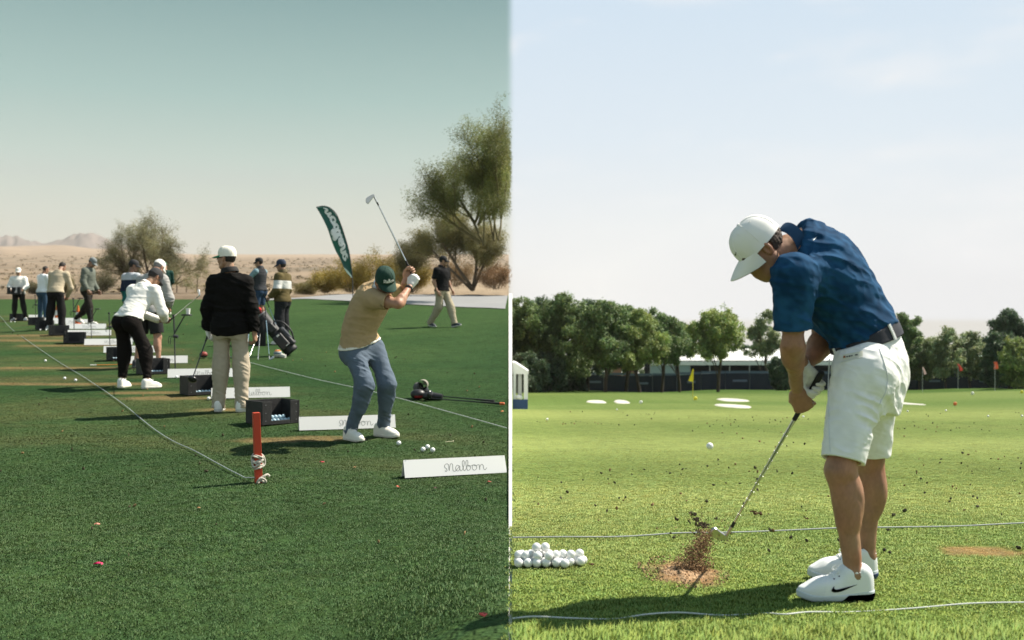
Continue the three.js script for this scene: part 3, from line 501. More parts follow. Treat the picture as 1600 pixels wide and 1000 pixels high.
  const G = new THREE.BufferGeometry(); G.setAttribute('position', new THREE.BufferAttribute(new Float32Array(pos), 3)); G.setAttribute('normal', new THREE.BufferAttribute(nor, 3)); if (col) G.setAttribute('color', new THREE.BufferAttribute(col, 3)); G.setIndex(quads); return G;
}
// ---------------------------------------------------------------- heads, hands, caps, shoes
const toLocal = (o, X, Y, Z) => (x, y, z) => { const p = [x - o[0], y - o[1], z - o[2]]; return [dot(p, X), dot(p, Y), dot(p, Z)]; };
const headPrims = () => {
  const main = union([ell([0, 0.032, -0.012], [0.076, 0.090, 0.096]), ell([0, -0.045, 0.024], [0.058, 0.076, 0.066]), cap([-0.026, -0.088, 0.045], [0.026, -0.088, 0.045], 0.024), cap([0, -0.098, 0.064], [0, -0.095, 0.06], 0.02), cap([-0.05, -0.05, -0.005], [-0.035, -0.085, 0.035], 0.022), cap([0.05, -0.05, -0.005], [0.035, -0.085, 0.035], 0.022),
    cap([-0.034, 0.022, 0.070], [0.034, 0.022, 0.070], 0.016), ell([0.040, -0.022, 0.058], [0.026, 0.026, 0.026]), ell([-0.040, -0.022, 0.058], [0.026, 0.026, 0.026]), cap([0, -0.06, 0.074], [0, -0.06, 0.07], 0.022)], 0.03);
  const nose = union([cap([0, 0.012, 0.084], [0, -0.026, 0.106], 0.0085, 0.013), cap([-0.012, -0.031, 0.092], [0.012, -0.031, 0.092], 0.0095)], 0.012);
  const lips = union([cap([-0.02, -0.058, 0.088], [0.02, -0.058, 0.088], 0.0062), cap([-0.016, -0.067, 0.087], [0.016, -0.067, 0.087], 0.0066)], 0.005);
  const ears = [1, -1].map((s) => [ell([s * 0.079, -0.004, -0.012], [0.011, 0.032, 0.019], nrm([1, 0, s * 0.5]), [0, 1, 0], nrm([-s * 0.5, 0, 1])), ell([s * 0.088, -0.002, -0.006], [0.008, 0.019, 0.010])]);
  const eyes = [1, -1].map((s) => ell([s * 0.031, 0.004, 0.072], [0.0125, 0.0115, 0.0125]));
  return { lo: [-0.11, -0.13, -0.12], hi: [0.11, 0.13, 0.13], eyes, f(x, y, z) {
    let d = main.f(x, y, z);
    d = smax(d, -(Math.hypot(Math.abs(x) - 0.031, (y - 0.004) * 1.15, z - 0.098) - 0.0165), 0.012);
    d = smin(d, nose.f(x, y, z), 0.010); d = smin(d, lips.f(x, y, z), 0.006);
    for (const [o, i] of ears) d = smin(d, smax(o.f(x, y, z), -i.f(x, y, z), 0.006), 0.006);
    for (const e of eyes) d = smin(d, e.f(x, y, z), 0.002);
    return d;
  } };
};
const HEAD = headPrims();
const headGeo = {};
function headShape(cell, skin, o = {}) {              // shared per look
  const key = cell + skin.join() + (o.beard ?? 0); if (headGeo[key]) return headGeo[key].clone();
  const hair = o.hair ?? [0.03, 0.02, 0.014];
  return (headGeo[key] = surface(HEAD.f, HEAD.lo, HEAD.hi, cell, { color: (x, y, z) => {
    let k = mul(skin, 1 + 0.08 * noise(x * 60, y * 60, z * 60));
    k = mix3(k, mul([skin[0] * 1.05, skin[1] * 0.72, skin[2] * 0.7], 0.95), sst(0.012, 0.005, Math.abs(y + 0.063)) * sst(0.024, 0.016, Math.abs(x)) * sst(0.08, 0.088, z));
    k = mix3(k, mul([skin[0] * 1.12, skin[1] * 0.86, skin[2] * 0.82], 1), (sst(0.02, 0.0, Math.hypot(x, y + 0.028)) + sst(0.03, 0.01, Math.hypot(Math.abs(x) - 0.05, y + 0.025))) * 0.35 * sst(0.04, 0.07, z) + sst(0.076, 0.085, Math.abs(x)) * 0.4);
    if (z > 0.06 && Math.hypot(Math.abs(x) - 0.031, y - 0.003) < 0.0125) k = Math.hypot(Math.abs(x) - 0.031, y - 0.003) < 0.006 ? [0.02, 0.014, 0.01] : [0.6, 0.55, 0.5];
    if (z > 0.06 && Math.abs(y - 0.028 + 6 * (Math.abs(x) - 0.033) ** 2) < 0.005 && Math.abs(Math.abs(x) - 0.033) < 0.022) k = hair;
    if (o.beard) k = mix3(k, hair, o.beard * sst(-0.03, -0.05, y - 0.02 * sst(0.03, 0.06, Math.abs(x))) * sst(-0.01, 0.02, z) * (Math.abs(y + 0.062) < 0.01 && Math.abs(x) < 0.022 ? 0.2 : 1));
    return k;
  } })).clone();
}
function handField(curl, grip, al, left) {            // right hand, palm towards +z, thumb towards +x; mirrored for the left
  const prims = [], kx = [0.031, 0.011, -0.010, -0.029], ky = [0.090, 0.094, 0.090, 0.082], L = [[0.043, 0.026, 0.021], [0.047, 0.030, 0.022], [0.044, 0.027, 0.021], [0.034, 0.021, 0.018]], r = [0.0092, 0.0095, 0.009, 0.0078], Fd = [-Math.sin(al), Math.cos(al), 0];
  const palm = [ell([0.001, 0.052, 0.006], [0.041, 0.050, 0.0165]), cap([-0.005, -0.045, 0], [0, 0.018, 0.002], 0.0255, 0.026), ell([0.026, 0.038, 0.012], [0.019, 0.032, 0.016])];
  for (let i = 0; i < 4; i++) palm.push(cap([kx[i] * 0.55, 0.02, 0.002], [kx[i], ky[i], 0.001], 0.013, 0.0112));
  const fingers = [];
  for (let i = 0; i < 4; i++) { let p = [kx[i], ky[i], 0.002], a = 0; const A = grip ? [58, 82, 48] : [curl * 28 + i * 3, curl * 36 + i * 2, curl * 22]; for (let j = 0; j < 3; j++) { a += rad(A[j]); const q = add(p, [Fd[0] * Math.cos(a) * L[i][j], Fd[1] * Math.cos(a) * L[i][j], Math.sin(a) * L[i][j]]); fingers.push(cap(p, q, r[i] * (1 - j * 0.06), r[i] * (0.94 - j * 0.08))); p = q; } }
  const th = grip ? [[0.020, 0.022, 0.012], [0.043, 0.056, 0.030], [0.036, 0.088, 0.050], [0.022, 0.108, 0.058]] : [[0.020, 0.020, 0.010], [0.046, 0.052, 0.022], [0.050, 0.084, 0.032], [0.044, 0.106, 0.040]];
  const thumb = [cap(th[0], th[1], 0.0165, 0.0125), cap(th[1], th[2], 0.0118, 0.0105), cap(th[2], th[3], 0.0102, 0.0082)];
  const P0 = union(palm, 0.016), T = union(thumb, 0.006), s = left ? -1 : 1;
  return { lo: [-0.08, -0.075, -0.05], hi: [0.08, 0.22, 0.1], f(x, y, z) { x *= s; let d = P0.f(x, y, z), g = 1e9; for (const p of fingers) { const e = Math.hypot(x - p.c[0], y - p.c[1], z - p.c[2]) - p.R; if (e > g) continue; g = Math.min(g, p.f(x, y, z)); } d = smin(d, g, 0.008); return smin(d, T.f(x, y, z), 0.010); } };
}
const handGeo = {};
function handShape(cell, skin, o) { const key = [cell, skin, o.curl, o.grip, o.al, o.left, o.infl].join(); if (!handGeo[key]) { const h = handField(o.curl ?? 1, o.grip, o.al ?? 0, o.left), e = o.infl ?? 0; handGeo[key] = surface((x, y, z) => e ? smax(h.f(x, y, z) - e, -0.028 - y, 0.004) : h.f(x, y, z), h.lo, h.hi, cell, { color: (x, y, z, n) => mul(skin, 1 + 0.1 * noise(x * 90, y * 90, z * 90) + (o.infl ? 0 : -0.06 * sst(0.07, 0.1, y))) }); } return handGeo[key].clone(); }
// where a hand must be to hold a shaft: S towards the club's head, Z the palm's normal
function gripHand(G, S, Zp, left, al) {
  S = nrm(S); let Z = nrm(sub(Zp, mul(S, dot(Zp, S)))); const Fv = left ? cross(S, Z) : cross(Z, S), Y = add(mul(Fv, Math.cos(al)), mul(S, Math.sin(al))), X = left ? mul(cross(Y, Z), 1) : cross(Y, Z);
  // local grip line passes the point (0, .083, .033)
  const W = sub(G, add(mul(Y, 0.083), mul(Z, 0.034))); return { W, Y, Z, X };
}
function capShape(o = {}) {                           // head-local cap: crown panels, button, bill
  const c = [0, 0.036, -0.010], R = [0.088, o.tall ?? 0.092, 0.107], crownPts = [], nu = 60, nv = 22;
  const dir = (u, v) => { const th = u * Math.PI * 2, ph = v * Math.PI / 2, seam = 1 - 0.010 * Math.pow(Math.abs(Math.cos(th * 3)), 18) * Math.cos(ph), st = Math.pow(Math.max(0, Math.cos(ph)), 0.68) * (1 + 0.014 * noise(Math.sin(th) * 2.2, ph * 3, Math.cos(th) * 2.2)), front = o.flat ? 1 + 0.06 * Math.max(0, Math.cos(th)) * Math.sin(ph) : 1; return [c[0] + Math.sin(th) * R[0] * st * seam, c[1] + Math.sin(ph) * R[1] * seam * front, c[2] + Math.cos(th) * R[2] * st * seam * front]; };
  const pos = [], idx = []; for (let i = 0; i <= nv; i++) for (let j = 0; j <= nu; j++) pos.push(...dir(j / nu, i / nv));
  for (let i = 0; i < nv; i++) for (let j = 0; j < nu; j++) { const a = i * (nu + 1) + j, b = a + nu + 1; idx.push(a, a + 1, b, b, a + 1, b + 1); }
  const lower = []; for (let j = 0; j <= nu; j++) { const q = dir(j / nu, 0); lower.push([q[0], q[1] - 0.026 - 0.004 * Math.max(0, Math.cos(j / nu * 6.2832)), q[2]]); }
  const b0 = pos.length / 3; for (const q of lower) pos.push(...q); for (let j = 0; j < nu; j++) idx.push(b0 + j, b0 + j + 1, j, j, b0 + j + 1, j + 1);
  const g = new THREE.BufferGeometry(); g.setAttribute('position', new THREE.BufferAttribute(new Float32Array(pos), 3)); g.setIndex(idx); g.computeVertexNormals();
  const bp = [], bi = [], bu = 26, bv = 10, L = o.bill ?? 0.072; let n = 0;
  for (const s of [0, 1]) { for (let i = 0; i <= bv; i++) for (let j = 0; j <= bu; j++) { const a = (j / bu - 0.5) * 2, th = a * 1.18, t = i / bv, base = [Math.sin(th) * R[0] * 1.0, 0.018 + 0.009, c[2] + Math.cos(th) * R[2] * 1.0], ext = L * Math.sqrt(Math.max(0, 1 - Math.pow(Math.abs(a), 2.6))) * t, x = base[0] * (1 - 0.05 * t * Math.abs(a)) , z = base[2] + ext, droop = (o.curve ?? 0.022) * a * a * (0.35 + t) + 0.012 * t * t + (o.drop ?? 0.012) * t; bp.push(x, base[1] - droop - s * 0.0035, z); } }
  const W = bu + 1, M = W * (bv + 1); for (let i = 0; i < bv; i++) for (let j = 0; j < bu; j++) { const a = i * W + j; bi.push(a, a + W, a + 1, a + 1, a + W, a + W + 1, M + a, M + a + 1, M + a + W, M + a + 1, M + a + W + 1, M + a + W); }
  for (let j = 0; j < bu; j++) { const a = bv * W + j; bi.push(a, a + M, a + 1, a + 1, a + M, a + M + 1); }
  const bill = new THREE.BufferGeometry(); bill.setAttribute('position', new THREE.BufferAttribute(new Float32Array(bp), 3)); bill.setIndex(bi); const bn = bill.toNonIndexed(); bill.computeVertexNormals();
  return { crown: g, button: new THREE.SphereGeometry(0.0075, 10, 6).scale(1, 0.6, 1).translate(0, c[1] + R[1] * (o.flat ? 1.0 : 1) + 0.001, c[2]), bill, dir, R, c };
}
const hairField = (x, y, z, long) => { let d = Math.hypot(x / 0.080, (y - 0.030) / 0.094, (z + 0.014) / 0.099) - 1; d *= 0.082; d -= 0.003 * noise(x * 120, y * 60, z * 120) + 0.002 * noise(x * 40, y * 240, z * 40); d = smax(d, z - mix(0.012, 0.085, sst(0.06, 0.11, y)), 0.012); d = smax(d, -(y + (long ?? 0.055)) + Math.max(0, z + 0.01) * 0.9, 0.012); return smax(d, -(Math.hypot((Math.abs(x) - 0.082) * 0.8, (y + 0.004) * 0.8, z + 0.012) - 0.026), 0.006); };
function shoeField(o = {}) {                           // toe towards +z, sole bottom at y = 0, about 0.3 m
  const foot = (x, z) => { const q = x - 0.008 * sst(-0.06, 0.1, z); const t = clamp((z + 0.105) / 0.16, 0, 1); return smin(Math.hypot(q, z + 0.105 - 0.16 * t) - mix(0.0425, 0.049, sst(0.15, 1, t)), Math.hypot(q * 1.05, z - 0.115) - 0.037, 0.06); };
  const up = union([ell([0, 0.055, -0.098], [0.0415, 0.074, 0.048]), ell([0.004, 0.032, 0.085], [0.046, 0.033, 0.072]), cap([0, 0.066, -0.055], [0.003, 0.036, 0.06], 0.042, 0.036), cap([0, 0.085, -0.085], [0, 0.096, -0.045], 0.041, 0.038), cap([0, 0.03, -0.1], [0, 0.03, 0.05], 0.036, 0.043)], 0.045);
  const collar = cap([0, 0.22, -0.056], [0, 0.132, -0.070], 0.040, 0.027);
  const sole = (x, y, z) => smax(foot(x, z) - 0.002 + 0.004 * sst(0.02, 0, y), Math.abs(y - 0.014 - 0.008 * sst(0.0, -0.12, z)* 0.7 - 0.012 * sst(0.1, 0.16, z)) - 0.0135 - 0.006 * sst(0.0, -0.1, z), 0.006);
  const upper = (x, y, z) => { let d = up.f(x, y, z); d = smax(d, -collar.f(x, y, z), 0.008); d = smax(d, foot(x, z) - 0.001, 0.012); d -= 0.0012 * sst(0.002, 0.0006, Math.abs(z - 0.062 - 0.3 * (0.05 - y))) * sst(0.02, 0.03, y) + 0.0012 * sst(0.0022, 0.0008, Math.abs(z + 0.055 + 0.5 * (y - 0.05))) * sst(0.03, 0.04, y); d -= 0.0012 * sst(0.003, 0, Math.abs(Math.abs(x) - 0.02 - 0.2 * Math.max(0, 0.03 - z) * 0.3)) * sst(0.03, 0.05, y) ; return smax(d, 0.016 - y, 0.004); };
  return { sole, upper };
}
const SHOE = shoeField();
const shoeGeo = {};
function shoeParts(cell) { return shoeGeo[cell] ??= { sole: surface(SHOE.sole, [-0.06, -0.005, -0.155], [0.065, 0.05, 0.165], cell), upper: surface(SHOE.upper, [-0.06, 0.01, -0.155], [0.065, 0.16, 0.165], cell), tongue: surface(((t) => (x, y, z) => t.f(x, y, z))(union([cap([-0.012, 0.112, -0.028], [-0.01, 0.088, 0.02], 0.009), cap([0.012, 0.112, -0.028], [0.01, 0.088, 0.02], 0.009)], 0.02)), [-0.03, 0.07, -0.05], [0.03, 0.13, 0.04], cell), laces: [0, 1, 2, 3].map((i) => { const z = -0.004 + i * 0.021, y = 0.104 - i * 0.0095; return tube([[-0.027, y - 0.012, z + 0.004], [-0.012, y + 0.003, z], [0.012, y + 0.003, z + 0.004], [0.028, y - 0.012, z]], 0.0027, 10, 5); }).concat([tube([[0, 0.110, -0.012], [0.018, 0.124, -0.004], [0.034, 0.112, 0.004], [0.016, 0.108, 0.002], [0, 0.108, -0.008]], 0.0022, 16, 5), tube([[0, 0.110, -0.012], [-0.020, 0.122, -0.002], [-0.032, 0.110, 0.006], [-0.014, 0.106, 0.004], [0, 0.108, -0.008]], 0.0022, 16, 5)]) }; }
const M = { skin: vcm(0.55, { }), cloth: Object.assign(vcm(0.92), { specularIntensity: 0.25 }), hair: std([0.025, 0.017, 0.012], 0.65), white: std([0.78, 0.77, 0.74], 0.75), rubber: std([0.05, 0.05, 0.055], 0.8), steel: std([0.62, 0.62, 0.6], 0.22, { metalness: 1 }), black: std([0.018, 0.018, 0.019], 0.6), glove: vcm(0.75), lens: std([0.012, 0.012, 0.014], 0.12) };
const mats = {}; const flat = (c, r = 0.85) => mats[c + r] ??= std(typeof c === 'string' ? hex(c) : c, r);

// ---------------------------------------------------------------- a person from joints in the world
// s: {root, label, spine:[{c,f,w,d}], hem, waist, arms:{L:[sh,el,wr],R}, hands, legs, feet, head:{c,up,f}, girth, skin, top, pants, hat, hair ...}
function person(s) {
  const o = thing('person', s.root, s.label, 'person', s.group), cell = s.cell, g = s.girth ?? 1, loc = (G) => G.translate(-s.root[0], -s.root[1], -s.root[2]), skin = s.skin ?? [0.36, 0.20, 0.125], fold = s.fold ?? 0.006;
  const H = nrm(s.head.up), Fh = nrm(sub(s.head.f, mul(H, dot(s.head.f, H)))), Xh = cross(H, Fh), hp = (p) => add(s.head.c, add(add(mul(Xh, p[0]), mul(H, p[1])), mul(Fh, p[2])));
  const neck = s.spine[s.spine.length - 1].c, put = (G) => loc(frame(G, s.head.c, Xh, H, Fh));
  // body: torso, neck, limbs in one field
  const torso = sweep(s.spine, -0.012, 0, 1, 0.03), bp = [torso, cap(sub(neck, [0, 0.02, 0]), hp([0, -0.05, -0.022]), 0.062 * g, 0.055 * g)];
  for (const k of ['L', 'R']) {
    const [sh, el, wr] = s.arms[k]; bp.push(cap(sh, el, 0.056 * g, 0.041 * g), cap(mix3(sh, el, 0.3), mix3(sh, el, 0.65), 0.050 * g), cap(el, wr, 0.039 * g, 0.0255), cap(mix3(el, wr, 0.10), mix3(el, wr, 0.42), 0.043 * g, 0.035 * g), ell(add(mix3(el, wr, 0.2), mul(s.spine[3].f, 0.012)), [0.036 * g, 0.06, 0.036 * g]));
    const [hi, kn, an] = s.legs[k], fw = s.kneeF ?? s.spine[0].f, ft = s.feet[k].dir; bp.push(cap(hi, kn, 0.088 * g, 0.056 * g), cap(kn, an, 0.050 * g, 0.034), cap(mix3(kn, an, 0.18), mix3(kn, an, 0.5), 0.040 * g, 0.038 * g), ell(add(mix3(kn, an, 0.29), mul([ft[0], 0, ft[2]], -0.026)), [0.050 * g, 0.115, 0.047 * g]), ell(add(add(mix3(kn, an, 0.24), mul([ft[0], 0, ft[2]], -0.02)), mul(cross(ft, [0, 1, 0]), k === 'R' ? -0.022 : 0.022)), [0.034 * g, 0.09, 0.036 * g]), ell(add(kn, mul(fw, 0.024)), [0.036 * g, 0.042, 0.034 * g]), ell(add(mix3(kn, an, 0.10), mul(fw, 0.026)), [0.022, 0.03, 0.02]), cap(an, add(an, [0, -0.05, 0]), 0.0335, 0.020), cap(add(an, [0, -0.05, 0]), add(an, add(mul(ft, 0.09), [0, -0.066, 0])), 0.02, 0.016));
  }
  const body0 = union(bp, 0.026), body = { ...body0, f: (x, y, z) => { const v = body0.f(x, y, z); return Math.abs(v) > 0.03 ? v : v - 0.0022 * noise(x * 26, y * 15, z * 26) - 0.0009 * noise(x * 70, y * 40, z * 70); } }, parts = [surface(body.f, body.lo, body.hi, s.bodyCell ?? cell, { color: (x, y, z) => { const m = 0.97 + 0.20 * noise(x * 22, y * 16, z * 22) + 0.10 * noise(x * 90, y * 60, z * 90) + 0.10 * noise(x * 260, y * 120, z * 260), q = 0.10 * noise(x * 14 + 5, y * 14, z * 14); return [skin[0] * m * (1 + q * 0.5), skin[1] * m * (1 - q), skin[2] * m * (1 - q)]; } }), frame(headShape(s.headCell ?? 0.006, skin, { beard: s.beard, hair: s.hairColour }), s.head.c, Xh, H, Fh)];
  const gloves = [];
  for (const k of ['L', 'R']) {
    const h = s.hands[k], left = k === 'L', wr = s.arms[k][2], Y = nrm(h.Y ?? sub(wr, s.arms[k][1])), Z = nrm(sub(h.Z, mul(Y, dot(h.Z, Y)))), X = cross(Y, Z), W = h.W ?? wr, c = s.handCell ?? 0.005, q = { curl: h.curl ?? 1, grip: h.grip, al: h.al, left };
    parts.push(frame(handShape(c, skin, q), W, X, Y, Z));
    if (h.glove) gloves.push(frame(handShape(c, h.glove, { ...q, infl: 0.003 }), W, X, Y, Z));
  }
  for (const p of parts) { p.deleteAttribute('uv'); }
  mesh('body', loc(mergeColoured(parts)), M.skin, o);
  for (const q of gloves) mesh('glove', loc(q), M.glove, o);
  // trousers or shorts
  if (s.pants) {
    const p = s.pants, r = p.r ?? [0.104, 0.082, 0.068], waist = s.waist ?? 0.3, cut = p.cut ?? 1, L = [];
    const pel = sweep(s.spine, 0.008, 0, waist, 0.012), pf = s.spine[0].f, up = sweep(s.spine).at(0.1).t;
    for (const k of ['L', 'R']) {
      const [hi, kn, an] = s.legs[k], hip = hi, b = mul(pf, -0.055); let prims;
      if (p.short) { const e = mix3(hi, kn, p.short), e2 = mix3(hi, kn, p.short - 0.02); prims = [cap(hip, add(e, mul(nrm(sub(kn, hi)), 0.1)), r[0] * g, r[1] * g), ell(add(hi, add(mul(b, p.seat ?? 1), [0, -0.02, 0])), [0.102 * g, 0.115 * g, 0.102 * g])]; const n = nrm(sub(kn, hi)), U = union(prims, 0.06), inner = cap(mix3(hi, kn, 0.45), add(kn, mul(n, 0.1)), (r[1] - 0.006) * g, (r[1] - 0.008) * g); L.push({ c: U.c, R: U.R, lo: U.lo, hi: U.hi, f: (x, y, z) => { const q = [x, y, z], h = dot(sub(q, e), n); let d = smax(U.f(x, y, z), h, 0.004); return h > -0.09 ? smax(d, -smax(inner.f(x, y, z), -h - 0.08, 0.01), 0.004) : d; } }); } else {
        const e = add(an, mul(nrm(sub(an, kn)), p.len ?? 0.02)); prims = [cap(hip, kn, r[0] * g, r[1] * g), cap(kn, e, r[1] * g, r[2] * g), ell(add(hi, add(mul(b, p.seat ?? 0.8), [0, -0.02, 0])), [0.094 * g, 0.112 * g, 0.094 * g]), ell(add(mix3(kn, an, 0.28), mul(s.feet[k].dir, -0.014)), [r[1] * 0.84 * g, 0.15, r[1] * 0.84 * g]), cap(mix3(hi, kn, 0.8), mix3(kn, an, 0.25), r[1] * 0.98 * g, r[1] * 0.95 * g)]; const U = union(prims, 0.05), n = nrm(sub(an, kn)); L.push({ c: U.c, R: U.R, lo: U.lo, hi: U.hi, f: (x, y, z) => smax(U.f(x, y, z), dot(sub([x, y, z], e), n), 0.006) });
      }
    }
    const W0 = sweep(s.spine).at(waist), legsF = union(L, 0.016), all = union([pel, legsF], 0.05);
    const knees = [s.legs.L[1], s.legs.R[1]], anks = [s.legs.L[2], s.legs.R[2]];
    const f = (x, y, z) => { let d = all.f(x, y, z); if (Math.abs(d) < 0.04) { let kk = 0.35; if (!p.short) for (let i = 0; i < 2; i++) { kk += 1.0 * sst(0.22, 0.02, Math.abs(y - knees[i][1])) * 0.22 + 1.1 * sst(0.24, 0.03, y - anks[i][1]) * 0.5; } else kk = 0.55; kk += 0.9 * sst(0.16, 0.02, Math.hypot(x - s.spine[0].c[0], y - s.spine[0].c[1])); const a = noise(x * 13 + z * 9, y * 24 + (x - z) * 9, z * 13), b2 = noise(x * 30 - z * 14 + 5, y * 52 + x * 16, z * 30); d -= fold * kk * ((0.5 - Math.abs(a)) * 1.4 + 0.4 * (0.5 - Math.abs(b2))); d = smax(d, dot(sub([x, y, z], W0.c), W0.t), 0.006); } return d; };
    const base = typeof p.c === 'string' ? hex(p.c) : p.c;
    const pg = surface(f, mins(all.lo), maxs(all.hi), cell, { slack: 0.01, color: (x, y, z) => mul(base, 1 + 0.06 * noise(x * 40, y * 40, z * 40)) });
    const pm = mesh(p.short ? 'shorts' : 'trousers', loc(pg), M.cloth, o); if (p.label) pm.userData.label = p.label; s.pantsField = f; s.pantsBase = (x, y, z) => all.f(x, y, z);
  }
  // upper garments
  for (const t of s.tops ?? []) {
    const e = t.e ?? 0.016, U = [sweep(s.spine, e, t.hem ?? 0.2, t.neck ?? 0.985, 0.016)], hem = U[0].at(t.hem ?? 0.2);
    if (t.sleeve) for (const k of ['L', 'R']) {
      const [sh, el, wr] = s.arms[k], q = t.sleeve, r = t.r ?? [0.072, 0.060, 0.044]; let prims, end, n;
      const roll = [cap(mix3(sh, el, 0.02), mix3(sh, el, 0.12), 0.071 * g + e * 0.3)];
      if (q <= 1) { end = mix3(sh, el, q); n = nrm(sub(el, sh)); prims = [cap(sh, add(end, mul(n, 0.05)), r[0] * g, r[1] * g), ...roll]; } else { end = mix3(el, wr, q - 1); n = nrm(sub(wr, el)); prims = [cap(sh, el, r[0] * g, r[1] * g), cap(el, add(end, mul(n, 0.01)), r[1] * g, r[2] * g), ...roll]; }
      const V1 = union(prims, 0.03), inner = cap(mix3(end, sh, 0.0), add(end, mul(n, 0.2)), q <= 1 ? (r[1] - 0.007) * g : (r[2] - 0.006) * g);
      U.push({ c: V1.c, R: V1.R, lo: V1.lo, hi: V1.hi, f: (x, y, z) => { const h = dot(sub([x, y, z], end), n); let d = V1.f(x, y, z); if (Math.hypot(x - end[0], y - end[1], z - end[2]) < 0.2) { d = smax(d, h, 0.004); const c2 = Math.hypot(...sub(sub([x, y, z], end), mul(n, h))) - (q <= 1 ? r[1] * g - 0.006 : r[2] * g - 0.005); if (h > -0.05 && q <= 1) d = smax(d, -smax(c2, -h - 0.04, 0.01), 0.004); } return d; } });
    }
    const loose = s.pants && !t.tucked && (t.hem ?? 0.2) < (s.waist ?? 0.3), all = union(U, t.k ?? 0.045), seedN = t.seed ?? 3, dirs = t.fold ?? [9, 24, 9], am = t.amp ?? fold;
    const f = (x, y, z) => { let d = all.f(x, y, z); if (Math.abs(d) < 0.04) { const u = U[0].where(x, y, z); if (t.quilt) d -= 0.010 * Math.abs(Math.sin(u * t.quilt * Math.PI)) - 0.004; const a = noise(x * dirs[0] + y * (t.skew ?? 6) + seedN, y * dirs[1], z * dirs[2]), b = noise(x * dirs[0] * 2.1 + seedN * 2, y * dirs[1] * 2 + x * 9, z * dirs[2] * 2); d -= am * (0.35 + 0.85 * sst(0.55, 0.15, u) + (t.armFold ?? 0.4)) * ((0.5 - Math.abs(a)) * 1.3 + 0.45 * (0.5 - Math.abs(b))); if (t.rib && u < (t.hem ?? 0.2) + 0.07) d -= 0.0012 * Math.sin(Math.atan2(x - hem.c[0], z - hem.c[2]) * 90); } if (loose && Math.abs(d) < 0.3) { const q = s.pantsBase(x, y, z) - 0.011; if (q < d + 0.05) d = smin(d, smax(q - (t.flare ?? 0), dot(sub(hem.c, [x, y, z]), hem.t), 0.006), 0.02); } return d; };
    const base = typeof t.c === 'string' ? hex(t.c) : t.c;
    const tg = surface(f, mins(all.lo), maxs(all.hi), cell, { slack: 0.012, color: t.color ? (x, y, z, n) => t.color(x, y, z, n, U[0]) : (x, y, z) => mul(base, 1 + 0.06 * noise(x * 40, y * 40, z * 40)) });
    const tm = mesh(t.name ?? 'shirt', loc(tg), t.mat ?? M.cloth, o); t.field = f; t.mesh = tm;
  }
  if (s.belt) { const B = sweep(s.spine, s.belt.e ?? 0.013, s.belt.t[0], s.belt.t[1], 0.003); mesh('belt', loc(surface(B.f, B.lo, B.hi, Math.min(cell, 0.006))), flat(s.belt.c, 0.6), o); s.beltSweep = B; }
  if (s.collar) {                                     // a band round the neck, open in front
    const c = s.collar, dn = nrm(sub(hp([0, -0.05, -0.02]), neck)), b0 = c.at ?? add(neck, mul(dn, c.y ?? 0.0)), zf = nrm(sub(s.spine[s.spine.length - 1].f, mul(dn, dot(s.spine[s.spine.length - 1].f, dn)))), xs = cross(dn, zf), r0 = c.r ?? 0.076, hh = c.h ?? 0.038, pts = [new THREE.Vector2(r0 + 0.012, -0.012), new THREE.Vector2(r0, hh), new THREE.Vector2(r0 + 0.005, hh + 0.003), new THREE.Vector2(r0 + 0.020, -0.014)];
    if (c.fold) pts.splice(3, 1, new THREE.Vector2(r0 + 0.014, hh - 0.004), new THREE.Vector2(r0 + 0.030, -0.006), new THREE.Vector2(r0 + 0.022, -0.012));
    mesh('collar', loc(frame(new THREE.LatheGeometry(pts, 40, c.open ?? 0.35, Math.PI * 2 - 2 * (c.open ?? 0.35)), b0, xs, dn, zf)), c.m ?? flat(c.c), o);
  }
  // hair and hat
  const hl = s.hairLow ?? 0.055; if (s.hair !== false) mesh('hair', put(surface((x, y, z) => hairField(x, y, z, hl), [-0.1, -0.1, -0.13], [0.1, 0.14, 0.1], Math.max(0.005, (s.headCell ?? 0.006)))), flat(s.hairColour ?? [0.022, 0.015, 0.011], 0.7), o);
  if (s.hat) {
    const C = capShape(s.hat), tilt = new THREE.Matrix4().makeRotationX(rad(s.hat.tilt ?? 4)), k = new THREE.Matrix4().makeTranslation(0, s.hat.lift ?? 0.0, 0);
    const fin = (G) => put(G.applyMatrix4(tilt).applyMatrix4(k)), c1 = s.hat.mat ?? flat(s.hat.c, 0.85), c2 = s.hat.billC ? flat(s.hat.billC, 0.85) : c1;
    const hm = mesh('cap', fin(C.crown), c1, o); s.capMesh = hm; s.capShape = C; s.capFin = fin;
    if (!s.hat.beanie) mesh('bill', fin(C.bill), c2, hm); mesh('button', fin(C.button), c1, hm);
    if ((s.headCell ?? 0.006) < 0.0056) { for (let k = 0; k < 6; k++) { const u = (k + 0.5) / 6, pts = []; for (let i = 0; i <= 12; i++) { const q = C.dir(u, i / 12.5); pts.push(add(q, mul(nrm(sub(q, C.c)), 0.0006))); } mesh('panel_seam', fin(tube(pts, 0.0013, 24, 5)), c1, hm); const e = C.dir((k + 0.5) / 6 + 0.083, 0.62); mesh('eyelet', fin(new THREE.TorusGeometry(0.0035, 0.0012, 5, 10).lookAt(V(nrm(sub(e, C.c)))).translate(...e)), c1, hm); } }
  }
  if (s.shades) { const S1 = []; for (const k of [1, -1]) { S1.push(new THREE.SphereGeometry(0.024, 14, 8).scale(1, 0.75, 0.3).rotateY(k * 0.35).translate(k * 0.032, 0.004, 0.092), rod([k * 0.055, 0.01, 0.085], [k * 0.082, 0.008, -0.01], 0.003, 0.003, 5)); } S1.push(rod([-0.012, 0.01, 0.098], [0.012, 0.01, 0.098], 0.003, 0.003, 5)); mesh('sunglasses', S1.map(put), M.lens, o); }
  // shoes
  const sp = shoeParts(s.shoeCell ?? 0.006);
